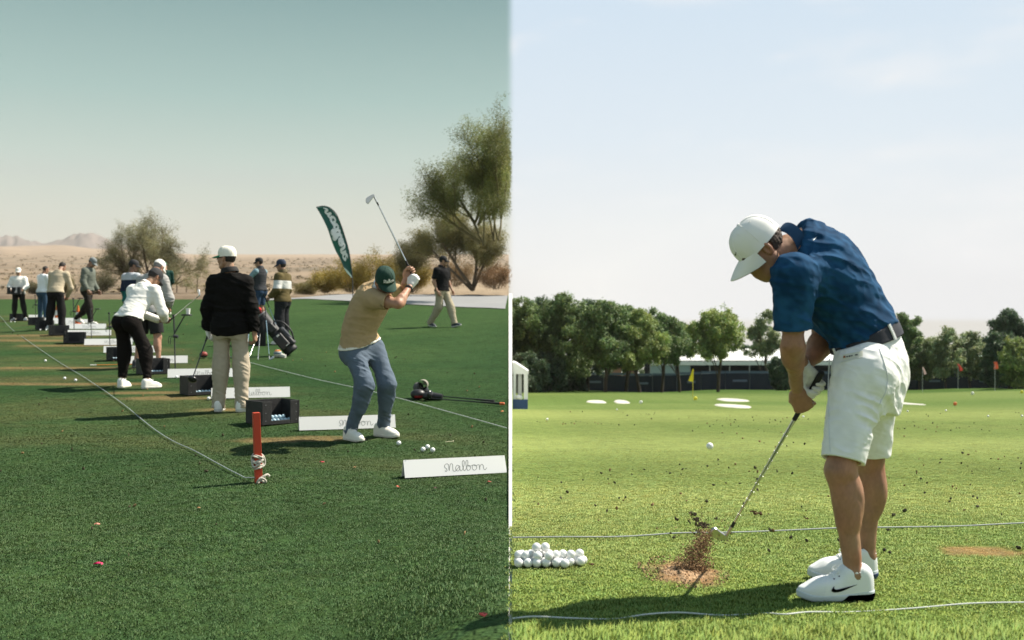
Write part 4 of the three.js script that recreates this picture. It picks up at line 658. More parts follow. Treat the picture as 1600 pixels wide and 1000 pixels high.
  for (const k of ['L', 'R']) {
    const f = s.feet[k], dir = nrm([f.dir[0], f.pitch ?? 0, f.dir[2]]), side = nrm(cross([0, 1, 0], dir)), upv = cross(dir, side), at = f.at, sc = s.shoeScale ?? 1, go = (G) => loc(frame(G.clone().scale(k === 'L' ? -sc : sc, sc, sc), at, side, upv, dir)), fl = (G) => { const q = go(G); if (k === 'L' && q.index) { const a = q.index.array; for (let i = 0; i < a.length; i += 3) { const t = a[i]; a[i] = a[i + 1]; a[i + 1] = t; } } if (k === 'L') { } return q; };
    const sm = mesh('shoe', fl(sp.upper), flat(s.shoe?.c ?? '#e8e4da', 0.7), o); mesh('sole', fl(sp.sole), flat(s.shoe?.sole ?? '#dcd8cf', 0.7), sm); mesh('tongue', fl(sp.tongue), flat(s.shoe?.tongue ?? s.shoe?.c ?? '#e8e4da', 0.8), sm); if (cell < 0.011) mesh('laces', sp.laces.map(fl), flat(s.shoe?.lace ?? '#efece4', 0.8), sm);
    (s.shoes ??= {})[k] = { mesh: sm, go };
    if (s.socks) mesh('sock', loc(surface(((c) => (x, y, z) => smax(c.f(x, y, z), y - at[1] - s.socks.h, 0.004))(cap(add(s.legs[k][2], [0, 0.04, 0]), add(s.legs[k][2], [0, -0.05, 0]), 0.0410, 0.031)), sub(s.legs[k][2], [0.06, 0.13, 0.06]), add(s.legs[k][2], [0.06, 0.1, 0.06]), 0.006)), flat(s.socks.c, 0.9), o);
  }
  s.obj = o; s.loc = loc; s.hp = hp; s.put = put; return s;
}
const mins = (a) => a.map((v) => v - 0.03), maxs = (a) => a.map((v) => v + 0.03);
function mergeColoured(list) { const q = list.map((g) => { const n = new THREE.BufferGeometry(); for (const k of ['position', 'normal', 'color']) n.setAttribute(k, g.attributes[k]); n.setIndex(g.index); return n; }); return mergeGeometries(q); }
// ---------------------------------------------------------------- the people
const yawF = (a) => [Math.sin(rad(a)), 0, Math.cos(rad(a))];
function figure(o) {                                   // joints of an upright person; o.base on the ground, o.yaw 0 = facing the camera, 90 = facing right
  const f = yawF(o.yaw), r = cross(f, [0, 1, 0]), k = (o.h ?? 1.79) / 1.79, g = o.girth ?? 1, B = o.base, lean = rad(o.lean ?? 0), tilt = rad(o.tilt ?? 0), pv = 0.95, tw = rad(o.twist ?? 0);
  const raw = (p) => add(B, mul(add(add(mul(r, p[0]), [0, p[1], 0]), mul(f, p[2])), k));
  const bent = (p) => { let [x, y, z] = p; if (y > 0.8) { const t = sst(0.8, 1.2, y), a = lean * t; let q = y - pv, c = Math.cos(a), s = Math.sin(a); [q, z] = [q * c - z * s, z * c + q * s]; const b = tilt * t; [x, q] = [x * Math.cos(b) + q * Math.sin(b), q * Math.cos(b) - x * Math.sin(b)]; const e = tw * t; [x, z] = [x * Math.cos(e) + z * Math.sin(e), z * Math.cos(e) - x * Math.sin(e)]; y = pv + q; } return raw([x, y, z]); };
  const dirB = (d) => nrm(sub(bent([d[0], 1.4 + d[1], d[2]]), bent([0, 1.4, 0])));
  const pf = f, cf = dirB([0, 0, 1]), drop = o.drop ?? 0, S = (y, z, w, d, ff) => ({ c: bent([0, y - drop * sst(1.2, 0.8, y) * 0, z]), f: ff, w: w * g * k, d: d * g * k });
  const bel = o.belly ?? 0, spine = [S(0.83, 0, 0.148, 0.108, pf), S(0.92, -0.012, 0.176, 0.122, pf), S(1.03, bel * 0.3, 0.157, 0.108 + bel * 0.4, mix3(pf, cf, 0.2)), S(1.12, bel * 0.5, 0.154 + bel * 0.3, 0.105 + bel * 0.5, mix3(pf, cf, 0.5)), S(1.24, bel * 0.3, 0.170, 0.116 + bel * 0.3, cf), S(1.35, -0.005, 0.180, 0.119, cf), S(1.435, -0.017, 0.158, 0.092, cf), S(1.515, -0.022, 0.072, 0.070, cf)];
  const A = o.arms ?? {}, armDef = (s) => [bent([s * 0.188, 1.418, -0.012]), null, null], arms = {}, legs = {}, feet = {}, hands = {};
  for (const [n, s] of [['R', 1], ['L', -1]]) {
    const a = A[n] ?? {}; arms[n] = [a.sh ? bent(a.sh) : bent([s * 0.188, 1.418, -0.012]), a.el ? raw(a.el) : bent([s * 0.238, 1.135, -0.02]), a.wr ? raw(a.wr) : bent([s * 0.245, 0.885, 0.055])];
    const l = o.legs?.[n] ?? {}; legs[n] = [raw(l.hip ?? [s * 0.092, 0.905, 0]), raw(l.kn ?? [s * 0.105, 0.495, 0.022]), raw(l.an ?? [s * 0.112, 0.088, -0.02])];
    const fy = rad(l.yaw ?? s * -8) , fd = add(mul(f, Math.cos(fy)), mul(r, -Math.sin(fy))); feet[n] = { dir: nrm(fd), pitch: l.pitch ?? 0, at: l.foot ? raw(l.foot) : add(add(legs[n][2], mul(nrm(fd), 0.062 * k)), [0, -0.088 * k, 0]) };
    hands[n] = { Z: a.Z ? nrm(add(add(mul(r, a.Z[0]), [0, a.Z[1], 0]), mul(f, a.Z[2]))) : mul(r, -s), curl: a.curl ?? 1.1, glove: a.glove, grip: a.grip, Y: a.Y ? nrm(add(add(mul(r, a.Y[0]), [0, a.Y[1], 0]), mul(f, a.Y[2]))) : undefined };
  }
  const hy = rad(o.look?.[0] ?? 0), hpit = rad(o.look?.[1] ?? 0), hr = add(mul(f, Math.cos(hy)), mul(r, Math.sin(hy))), hf = add(mul(hr, Math.cos(hpit)), [0, -Math.sin(hpit), 0]), hu = add(mul(hr, Math.sin(hpit)), [0, Math.cos(hpit), 0]), nk = bent([0, 1.515, -0.022]), hd = o.head ?? [0, 0.145, 0.035];
  const head = { c: add(nk, mul(add(add(mul(hu, hd[1]), mul(hr, hd[2])), mul(r, hd[0])), k)), up: hu, f: hf };
  return { root: B, spine, arms, legs, feet, hands, head, girth: g, raw, bent, ...o.spec };
}
const WHITE = '#e9e6df', glv = [0.74, 0.73, 0.70];

// the golfer on the lower tee, just after the strike
const lowGolfer = (() => {
  const D = 4.25, J = (px, py, d = D) => P(px, py, d), pf = nrm([-0.82, 0, -0.52]), cf = nrm([-0.80, -0.3, -0.40]);
  const S = (px, py, w, d, f) => ({ c: J(px, py), f, w, d });
  const butt = J(1284, 582, 4.26), tip = J(1136, 836, 4.72), ax = nrm(sub(tip, butt)), gp = (t) => add(butt, mul(ax, t));
  const R = gripHand(gp(0.075), ax, [0.25, 0, 1], false, rad(42)), L = gripHand(gp(0.165), ax, [0.1, 0, -1], true, rad(46));
  const nearY = groundR(J(1308, 940, 4.03)[0], 4.03), farY = groundR(J(1316, 905, 4.47)[0], 4.47), fa = (px, d, y) => [J(px, 0, d)[0], y, -d];
  const s = {
    label: 'golfer in navy blue polo and white shorts bending over after striking the ball', root: fa(1312, 4.25, groundR(1.36, 4.25)), cell: 0.0055, bodyCell: 0.0052, headCell: 0.0034, handCell: 0.003, shoeCell: 0.0042, fold: 0.0085, skin: [0.33, 0.165, 0.095], girth: 1.0,
    spine: [S(1354, 640, 0.155, 0.118, pf), S(1362, 578, 0.184, 0.132, pf), S(1352, 528, 0.164, 0.122, pf), S(1332, 492, 0.163, 0.124, mix3(pf, cf, 0.4)), S(1306, 448, 0.180, 0.134, cf), S(1282, 408, 0.186, 0.124, cf), S(1261, 387, 0.156, 0.092, cf), S(1239, 379, 0.074, 0.070, cf)],
    arms: { L: [J(1240, 430, 4.06), J(1239, 538, 4.08), L.W], R: [J(1286, 410, 4.42), J(1284, 538, 4.40), R.W] },
    hands: { L: { Y: L.Y, Z: L.Z, grip: true, al: rad(46) }, R: { Y: R.Y, Z: R.Z, grip: true, al: rad(42), glove: glv } },
    legs: { L: [J(1343, 580, 4.13), J(1314, 735, 4.04), J(1334, 898, 4.03)], R: [J(1363, 576, 4.36), J(1360, 722, 4.46), J(1355, 870, 4.47)] },
    feet: { L: { dir: nrm([-1, 0, 0.10]), at: add(fa(1307, 4.03, nearY), [0, 0.004, 0]) }, R: { dir: nrm([-1, 0, 0.02]), at: add(fa(1317, 4.47, farY), [0, 0.004, 0]) } }, kneeF: [-1, 0, 0],
    head: { c: J(1189, 389, 4.22), up: [-0.71, 0.70, 0.04], f: [-0.69, -0.715, -0.12] },
    pants: { short: 0.90, seat: 0.65, r: [0.106, 0.077], c: '#e6e6e4' }, waist: 0.30,
    tops: [{ name: 'polo_shirt', hem: 0.312, e: 0.016, neck: 0.95, tucked: true, sleeve: 0.78, r: [0.086, 0.067], fold: [12, 19, 12], skew: 17, amp: 0.0135, armFold: 0.35, k: 0.085, color: (x, y, z) => { const n = noise(x * 17 + 2, y * 22 + x * 6, z * 17), n2 = noise(x * 46, y * 60 + x * 20, z * 46); return mix3([0.006, 0.035, 0.084], [0.017, 0.077, 0.170], clamp(0.5 + n * 0.7 + n2 * 0.5, 0, 1)); } }],
    belt: { t: [0.258, 0.324], e: 0.0235, c: '#10131f' }, collar: { c: [0.010, 0.050, 0.118], h: 0.032, r: 0.066, at: J(1238, 379), open: 0.5 },
    hat: { c: '#eceae6', tilt: 3, lift: 0.004, bill: 0.082, drop: 0.016, curve: 0.028, tall: 0.096 }, hairColour: [0.045, 0.028, 0.018], hairLow: 0.07, beard: 0.12,
    shoe: { c: '#e3e5e6', sole: '#c9d0d6', tongue: '#dfe1e2', lace: '#eceded' }, socks: { c: '#e8e8e6', h: 0.116 }, shoeScale: 1.02,
  };
  s.feet.L.at[1] += 0; person(s); s.ax = ax; s.butt = butt; s.tip = tip; return s;
})();

// the golfer at the top of his backswing on the upper tee
const topGolfer = (() => {
  const D = 9.45, J = (px, py, dz = 0) => P(px, py, D - dz), pf = nrm([0.80, 0, 0.60]), cf = nrm([0.80, -0.4, 0.42]);
  const S = (px, py, w, d, f, dz = 0) => ({ c: J(px, py, dz), f, w, d });
  const butt = J(652, 444, 0.06), tip = J(585, 308, 0.10), ax = nrm(sub(tip, butt)), gp = (t) => add(butt, mul(ax, t));
  const R = gripHand(gp(0.06), ax, [-0.35, 0.25, -1], false, rad(35)), L = gripHand(gp(0.14), ax, [0.4, -0.2, 1], true, rad(35));
  const g1 = gL(552, 689), g2 = gL(604, 683);
  const s = {
    label: 'golfer in tan sweater and green cap at the top of his backswing', root: gL(577, 687), cell: 0.0085, headCell: 0.0045, handCell: 0.004, shoeCell: 0.006, fold: 0.008, skin: [0.40, 0.215, 0.135],
    spine: [S(567, 566, 0.15, 0.11, pf), S(565, 545, 0.180, 0.125, pf, -0.03), S(561, 526, 0.162, 0.115, pf, 0), S(563, 510, 0.160, 0.115, mix3(pf, cf, 0.4), 0.02), S(573, 486, 0.174, 0.132, cf, 0.05), S(584, 465, 0.178, 0.126, cf, 0.08), S(593, 454, 0.150, 0.096, cf, 0.11), S(599, 448, 0.074, 0.072, cf, 0.15)],
    arms: { R: [J(581, 467, 0.24), J(622, 475, 0.36), R.W], L: [J(606, 455, -0.04), J(632, 458, -0.12), L.W] },
    hands: { R: { Y: R.Y, Z: R.Z, grip: true, al: rad(35), glove: glv }, L: { Y: L.Y, Z: L.Z, grip: true, al: rad(35) } },
    legs: { R: [J(551, 548, 0.06), J(572, 603, 0.24), [g1[0] - 0.035, g1[1] + 0.095, g1[2] - 0.06]], L: [J(585, 545, -0.08), J(606, 601, 0.05), [g2[0] - 0.035, g2[1] + 0.095, g2[2] - 0.04]] },
    feet: { R: { dir: nrm([0.55, 0, 0.70]), at: g1 }, L: { dir: nrm([0.78, 0, 0.52]), at: g2 } }, kneeF: pf,
    head: { c: J(602, 441, 0.27), up: [0.10, 0.82, 0.56], f: [0.42, -0.62, 0.66] },
    pants: { c: '#5c6876', r: [0.100, 0.068, 0.052], len: 0.03 }, waist: 0.30,
    tops: [{ name: 'polo_shirt', hem: 0.20, e: 0.010, neck: 0.97, sleeve: 0.45, c: '#e4e0d6', r: [0.066, 0.06] }, { name: 'sweater', hem: 0.225, e: 0.024, neck: 0.955, sleeve: 0.62, c: [0.40, 0.29, 0.165], r: [0.084, 0.072], rib: true, amp: 0.008, fold: [8, 16, 8], skew: 10 }],
    collar: { c: '#dfe3e6', h: 0.040, r: 0.070, open: 0.45, fold: true }, hat: { c: '#12382c', tilt: 2, lift: 0.006, bill: 0.078, tall: 0.102, flat: true, curve: 0.012 }, hairColour: [0.03, 0.017, 0.011], hairLow: 0.075, beard: 0.75, shoe: { c: '#e6e2d8', sole: '#ded9cd' },
  };
  person(s); Object.assign(s, { ax, butt, tip, gp }); return s;
})();

// the others on the upper tee
const KH = [0.43, 0.365, 0.275];
const people = {};
const mk = (key, o) => { const s = figure(o); s.label = o.label; s.cell = o.cell ?? 0.012; s.bodyCell = o.bodyCell; s.headCell = o.cell > 0.011 ? 0.007 : 0.0055; s.handCell = 0.005; s.shoeCell = 0.007; person(s); return people[key] = s; };
mk('jacket', { label: 'man in black jacket and khaki trousers seen from behind, looking left', base: gL(360, 643), yaw: 176, h: 1.83, cell: 0.009, look: [-72, 2], girth: 0.98, arms: { L: { sh: [-0.168, 1.41, -0.012], el: [-0.248, 1.13, -0.02], wr: [-0.262, 0.88, 0.03], glove: glv, grip: true, Y: [0.05, -1, 0.12], Z: [1, 0.1, 0.2] }, R: { sh: [0.168, 1.41, -0.012], el: [0.250, 1.13, -0.03], wr: [0.268, 0.86, 0.0], curl: 1.4 } }, legs: { L: { an: [-0.125, 0.088, -0.02], kn: [-0.108, 0.495, 0.01], yaw: 14 }, R: { an: [0.135, 0.088, -0.03], kn: [0.118, 0.495, 0.01], yaw: -14 } },
  spec: { skin: [0.34, 0.185, 0.11], fold: 0.0075, pants: { c: KH, r: [0.098, 0.078, 0.069], len: 0.045 }, tops: [{ name: 'jacket', hem: 0.05, e: 0.026, neck: 0.965, sleeve: 1.93, r: [0.075, 0.066, 0.052], c: [0.0075, 0.0068, 0.0062], amp: 0.013, fold: [7, 15, 7], skew: 8, armFold: 0.8 }], collar: { c: [0.0075, 0.0068, 0.0062], h: 0.045, r: 0.074, open: 0.3, fold: true }, hat: { c: '#e9e4d6', billC: '#1d7a5a', tilt: 0, lift: 0.010, flat: true, tall: 0.094, curve: 0.004, drop: 0.004, bill: 0.088 }, shades: true, hairColour: [0.02, 0.013, 0.01], shoe: { c: '#e9e7e0', sole: '#c8c6bd' } } });
mk('white', { label: 'bent over man in white sweater and black trousers seen from behind', base: gL(203, 606), yaw: 158, h: 1.77, lean: 36, cell: 0.010, look: [10, 42], head: [0, 0.135, 0.05], arms: { R: { el: [0.30, 1.03, 0.30], wr: [0.16, 0.93, 0.50], grip: true, Y: [-0.55, -0.05, 0.8], Z: [-0.7, -0.1, -0.6] }, L: { el: [-0.24, 1.05, 0.34], wr: [0.06, 0.92, 0.55], grip: true, Y: [0.6, 0.0, 0.7], Z: [0.6, -0.1, -0.5] } }, legs: { L: { hip: [-0.092, 0.905, -0.06], kn: [-0.11, 0.50, 0.02], an: [-0.12, 0.088, -0.02], yaw: 18 }, R: { hip: [0.092, 0.905, -0.06], kn: [0.22, 0.51, 0.06], an: [0.32, 0.088, -0.02], yaw: -16 } },
  spec: { skin: [0.30, 0.16, 0.095], fold: 0.007, pants: { c: [0.011, 0.009, 0.008], r: [0.100, 0.076, 0.052], len: -0.06 }, tops: [{ name: 'sweater', hem: 0.17, e: 0.024, neck: 0.97, sleeve: 1.95, r: [0.080, 0.066, 0.048], c: '#e6e4dd', amp: 0.011, fold: [7, 14, 7], skew: 7 }], collar: { c: '#e6e4dd', h: 0.02, r: 0.07 }, hat: { c: [0.03, 0.03, 0.032], tilt: 3, lift: 0.008 }, shoe: { c: '#ebe8df', sole: '#e1ddd2' }, hairLow: 0.07 } });
mk('grey', { label: 'broad man in light grey shirt and black shorts standing behind the bent man', base: gL(232, 575), yaw: 164, h: 1.84, lean: 14, girth: 1.1, belly: 0.05, cell: 0.011, look: [8, 38], head: [0, 0.135, 0.05], arms: { R: { el: [0.27, 1.10, 0.16], wr: [0.09, 0.93, 0.40], grip: true, Y: [-0.5, -0.5, 0.6], Z: [-0.7, -0.1, -0.6] }, L: { el: [-0.27, 1.10, 0.16], wr: [-0.02, 0.95, 0.42], grip: true, Y: [0.5, -0.4, 0.6], Z: [0.7, -0.1, -0.6] } }, legs: { L: { kn: [-0.16, 0.495, 0.03], an: [-0.22, 0.088, -0.02], yaw: 14 }, R: { kn: [0.15, 0.495, 0.03], an: [0.20, 0.088, -0.02], yaw: -14 } },
  spec: { skin: [0.42, 0.225, 0.145], pants: { short: 0.86, r: [0.112, 0.094], c: [0.025, 0.024, 0.024] }, tops: [{ name: 'shirt', hem: 0.10, e: 0.026, neck: 0.97, sleeve: 1.5, r: [0.082, 0.070, 0.056], c: [0.36, 0.35, 0.335], amp: 0.010 }], collar: { c: [0.36, 0.35, 0.335], h: 0.024, r: 0.072 }, hat: { c: '#e8e4dc', tilt: 3, lift: 0.008 }, shoe: { c: [0.03, 0.032, 0.036], sole: [0.1, 0.1, 0.1] }, hairColour: [0.2, 0.19, 0.18] } });
mk('navy', { label: 'man in navy and white top with dark cap, mostly hidden behind the grey shirt man', base: gL(206, 534), yaw: 150, h: 1.78, cell: 0.014, look: [30, 10],
  spec: { skin: [0.2, 0.11, 0.07], pants: { c: [0.02, 0.02, 0.022] }, tops: [{ name: 'sweater', hem: 0.1, e: 0.022, sleeve: 1.9, r: [0.08, 0.066, 0.05], color: (x, y, z, n, sw) => { const u = sw.where(x, y, z); return u > 0.72 ? [0.45, 0.47, 0.5] : u > 0.4 ? [0.022, 0.03, 0.06] : [0.02, 0.12, 0.11]; } }], hat: { c: [0.02, 0.02, 0.022], lift: 0.008 } } });
mk('green', { label: 'man in green cap and dark green sweater standing at the far turf edge', base: gL(258, 491), yaw: 205, h: 1.76, cell: 0.015, look: [-10, 24], arms: { R: { wr: [0.04, 0.93, 0.28], el: [0.25, 1.12, 0.10] }, L: { wr: [-0.04, 0.95, 0.28], el: [-0.25, 1.12, 0.10], glove: glv } }, legs: { L: { kn: [-0.12, 0.495, 0.02], an: [-0.15, 0.088, 0] }, R: { kn: [0.12, 0.495, 0.02], an: [0.15, 0.088, 0] } },
  spec: { skin: [0.36, 0.2, 0.12], pants: { c: [0.018, 0.018, 0.018], r: [0.1, 0.074, 0.058] }, tops: [{ name: 'sweater', hem: 0.12, e: 0.022, sleeve: 1.92, r: [0.078, 0.066, 0.05], c: [0.016, 0.052, 0.043] }], hat: { c: [0.01, 0.13, 0.065], lift: 0.008 } } });
mk('vest', { label: 'man in quilted grey vest and blue shorts facing left', base: gL(406, 508), yaw: -112, h: 1.78, cell: 0.013, look: [-14, 4], arms: { L: { el: [-0.26, 1.22, 0.18], wr: [-0.24, 1.17, 0.44], Y: [0, -0.1, 1], Z: [0, -1, 0] }, R: { el: [0.26, 1.2, 0.14], wr: [0.2, 1.15, 0.38], Y: [0, -0.1, 1], Z: [0, -1, 0] } }, legs: { L: { kn: [-0.13, 0.495, 0.02], an: [-0.17, 0.088, -0.02] }, R: {} },
  spec: { skin: [0.36, 0.2, 0.12], pants: { short: 0.9, r: [0.108, 0.088], c: [0.03, 0.055, 0.10] }, tops: [{ name: 'shirt', hem: 0.2, e: 0.012, sleeve: 1.7, r: [0.072, 0.062, 0.05], color: (x, y, z) => [0.20, 0.30, 0.34] }, { name: 'quilted_vest', hem: 0.14, e: 0.036, neck: 0.975, c: [0.045, 0.047, 0.052], quilt: 15, amp: 0.004 }], collar: { c: [0.04, 0.042, 0.046], h: 0.05, r: 0.074 }, hat: { c: [0.014, 0.014, 0.015], lift: 0.008 }, shoe: { c: '#d8d5cc' } } });
mk('striped', { label: 'man in olive sweater with white chest band and navy cap, leaning on a club', base: gL(441, 538), yaw: -104, h: 1.79, girth: 1.06, belly: 0.035, cell: 0.011, look: [4, 6], arms: { L: { el: [-0.265, 1.15, -0.01], wr: [-0.235, 0.98, 0.17], grip: true, Y: [0.1, -0.35, 1], Z: [0.5, -1, -0.2] }, R: { el: [0.26, 1.14, 0.0], wr: [0.24, 0.92, 0.12] } },
  spec: { skin: [0.30, 0.165, 0.1], pants: { c: [0.022, 0.023, 0.026], r: [0.112, 0.09, 0.08] }, tops: [{ name: 'sweater', hem: 0.12, e: 0.028, neck: 0.985, sleeve: 1.92, r: [0.086, 0.074, 0.056], color: (x, y, z, n, sw) => { const h = y - gL(441, 538)[1]; return h > 1.17 && h < 1.34 ? [0.62, 0.62, 0.6] : n[1] > 2 ? n : [0.105, 0.082, 0.036]; } }], collar: { c: [0.105, 0.082, 0.036], h: 0.055, r: 0.074 }, hat: { c: [0.018, 0.03, 0.06], lift: 0.008, flat: true, curve: 0.008 }, shoe: { c: '#d8d5cc' } } });
mk('walker', { label: 'walking man in black polo and khaki trousers beside the pale path', base: gL(691, 511), yaw: 52, h: 1.83, cell: 0.012, girth: 1.02, look: [-44, 4], arms: { R: { el: [0.25, 1.14, -0.06], wr: [0.25, 0.90, 0.05] }, L: { el: [-0.25, 1.14, -0.02], wr: [-0.25, 0.91, 0.12] } }, legs: { R: { kn: [0.10, 0.50, -0.02], an: [0.09, 0.10, -0.34], foot: [0.09, 0.012, -0.27], pitch: -0.12 }, L: { kn: [-0.10, 0.49, 0.20], an: [-0.09, 0.10, 0.33], foot: [-0.09, 0.01, 0.40], pitch: 0.18 } },
  spec: { skin: [0.36, 0.2, 0.125], pants: { c: [0.36, 0.315, 0.225], r: [0.108, 0.086, 0.074] }, tops: [{ name: 'polo_shirt', hem: 0.12, e: 0.022, sleeve: 0.8, r: [0.084, 0.07], c: [0.011, 0.011, 0.012], amp: 0.009 }], collar: { c: [0.011, 0.011, 0.012], h: 0.036, r: 0.072, fold: true }, hat: { c: [0.012, 0.012, 0.013], lift: 0.008 }, shades: true, shoe: { c: [0.03, 0.04, 0.05], sole: [0.5, 0.5, 0.48] }, beard: 0.4 } });
mk('carrier', { label: 'man in white sweater at the far left carrying a black box', base: gL(29, 501), yaw: 8, h: 1.78, cell: 0.015, look: [-6, 8], arms: { R: { el: [0.28, 1.16, 0.04], wr: [0.21, 1.02, 0.26], Y: [-0.2, 0, 1], Z: [-1, 0, 0] }, L: { el: [-0.28, 1.16, 0.04], wr: [-0.21, 1.02, 0.26], Y: [0.2, 0, 1], Z: [1, 0, 0] } }, legs: { L: { kn: [-0.16, 0.495, 0.02], an: [-0.24, 0.088, 0.0] }, R: { kn: [0.12, 0.495, 0.02], an: [0.14, 0.088, 0] } },
  spec: { skin: [0.4, 0.24, 0.16], pants: { c: [0.022, 0.02, 0.019], r: [0.1, 0.07, 0.052] }, tops: [{ name: 'sweater', hem: 0.12, e: 0.028, sleeve: 1.94, r: [0.086, 0.076, 0.056], c: '#e4e1d9', amp: 0.012 }], hat: { c: '#ded9cf', lift: 0.008 }, shades: true } });
mk('jeans', { label: 'man in white shirt and blue jeans with his back turned', base: gL(66, 501), yaw: 150, h: 1.86, lean: 6, cell: 0.015, look: [10, 18], arms: { R: { el: [0.26, 1.12, 0.10], wr: [0.12, 1.0, 0.32] }, L: { el: [-0.26, 1.12, 0.10], wr: [-0.05, 0.98, 0.32] } }, legs: { L: { kn: [-0.10, 0.495, 0.02], an: [-0.12, 0.088, 0] }, R: { kn: [0.13, 0.495, 0.05], an: [0.17, 0.088, 0] } },
  spec: { skin: [0.3, 0.16, 0.1], pants: { c: [0.04, 0.075, 0.12], r: [0.1, 0.076, 0.066] }, tops: [{ name: 'shirt', hem: 0.14, e: 0.024, sleeve: 1.9, r: [0.08, 0.068, 0.052], c: '#e2e4e4' }], shoe: { c: '#d9d6cd' } } });
mk('cream', { label: 'man in cream sweater and black trousers bending over his black box', base: gL(87, 515), yaw: 176, h: 1.80, lean: 22, cell: 0.0145, look: [0, 40], head: [0, 0.135, 0.05], arms: { R: { el: [0.26, 1.05, 0.24], wr: [0.08, 0.82, 0.42] }, L: { el: [-0.26, 1.05, 0.24], wr: [-0.06, 0.82, 0.42] } }, legs: { L: { kn: [-0.14, 0.495, 0.03], an: [-0.18, 0.088, -0.02] }, R: { kn: [0.14, 0.495, 0.03], an: [0.17, 0.088, -0.02] } },
  spec: { skin: [0.3, 0.16, 0.1], pants: { c: [0.016, 0.015, 0.015], r: [0.106, 0.088, 0.078] }, tops: [{ name: 'sweater', hem: 0.15, e: 0.024, sleeve: 1.9, r: [0.08, 0.068, 0.05], c: [0.45, 0.38, 0.27] }], shoe: { c: [0.5, 0.5, 0.5] } } });
mk('strider', { label: 'man in grey-green sweater and camouflage cap walking with his head down', base: gL(137, 508), yaw: 84, h: 1.82, lean: 4, cell: 0.014, look: [0, 32], arms: { R: { el: [0.24, 1.13, 0.0], wr: [0.22, 0.90, 0.12] }, L: { el: [-0.24, 1.13, 0.02], wr: [-0.22, 0.90, 0.18] } }, legs: { L: { kn: [-0.10, 0.50, -0.06], an: [-0.10, 0.17, -0.36], foot: [-0.10, 0.08, -0.30], pitch: -0.5 }, R: { kn: [0.10, 0.49, 0.10], an: [0.10, 0.09, 0.14] } },
  spec: { skin: [0.28, 0.155, 0.1], pants: { c: [0.03, 0.026, 0.022], r: [0.104, 0.08, 0.064] }, tops: [{ name: 'sweater', hem: 0.1, e: 0.026, sleeve: 1.9, r: [0.082, 0.07, 0.052], c: [0.135, 0.15, 0.125] }], hat: { c: [0.18, 0.2, 0.2], lift: 0.008 }, shoe: { c: '#dfdcd3' } } });
// ---------------------------------------------------------------- clubs
const steelShaft = M.steel, gripM = std([0.02, 0.02, 0.021], 0.8), headSteel = std([0.55, 0.54, 0.52], 0.32, { metalness: 1 }), darkShaft = std([0.03, 0.03, 0.032], 0.35), driverM = std([0.02, 0.02, 0.022], 0.25);
function club(label, a, b, toe, o = {}) {             // from the butt of the grip to the hosel; toe: where the head points
  const t = thing('golf_club', b, label, 'golf club', o.group), A = sub(a, b), S = nrm(mul(A, -1)), L = len(A), q = (u) => mul(A, 1 - u);
  mesh('grip', [rod(q(0), q(0.27), 0.0135, 0.0098, 10), rod(q(-0.004), q(0), 0.0105, 0.0135, 10)], gripM, t);
  const sh = [rod(q(0.265), q(1), 0.0078, 0.0052, 8)]; if (o.steps) for (let i = 0; i < 11; i++) sh.push(rod(q(0.36 + i * 0.05), q(0.364 + i * 0.05), 0.0088 - i * 0.0002, 0.0088 - i * 0.0002, 8)); mesh('shaft', sh, o.shaft ?? steelShaft, t);
  let T = nrm(sub(toe, mul(S, dot(toe, S)))), N = cross(T, S);
  if (o.wood) {
    const g = new THREE.SphereGeometry(1, 22, 14), p = g.attributes.position; for (let i = 0; i < p.count; i++) { let x = p.getX(i), y = p.getY(i), z = p.getZ(i); x *= 0.056; z *= 0.05 * (1 + 0.25 * (x / 0.056)); y = y > 0 ? y * 0.03 : y * 0.024; p.setXYZ(i, x, y, z); } g.computeVertexNormals();
    const hd = mesh('club_head', frame(g, mul(T, 0.045), T, mul(S, -1), cross(T, mul(S, -1))), o.headM ?? driverM, t); mesh('hosel', rod(mul(S, -0.045), mul(S, 0.004), 0.0075, 0.009), gripM, hd);
  } else {
    const s = new THREE.Shape(); s.moveTo(-0.006, 0.010); s.lineTo(0.012, 0.018); s.quadraticCurveTo(0.045, 0.032, 0.070, 0.048); s.quadraticCurveTo(0.086, 0.05, 0.087, 0.034); s.quadraticCurveTo(0.086, 0.006, 0.066, 0.0); s.quadraticCurveTo(0.03, -0.008, 0.0, -0.006); s.quadraticCurveTo(-0.010, -0.002, -0.006, 0.010);
    const g = new THREE.ExtrudeGeometry(s, { depth: 0.008, bevelEnabled: true, bevelThickness: 0.004, bevelSize: 0.003, bevelSegments: 2, curveSegments: 8 }).translate(0, 0, -0.004);
    const hd = mesh('club_head', frame(g, mul(S, 0.02), T, mul(S, -1), cross(T, mul(S, -1))), o.headM ?? headSteel, t); mesh('hosel', rod(mul(S, -0.055), mul(S, 0.02), 0.0072, 0.0085), headSteel, hd); mesh('ferrule', rod(mul(S, -0.085), mul(S, -0.054), 0.0068, 0.0082), gripM, hd);
  }
  return t;
}
club('steel iron swung by the golfer on the lower tee, head in flying dirt', lowGolfer.butt, lowGolfer.tip, [-1, 0.10, 0.25], { steps: true });
club('steel iron raised above the head of the golfer in the tan sweater', topGolfer.butt, topGolfer.tip, [-1, -0.2, 0.2], { steps: true });
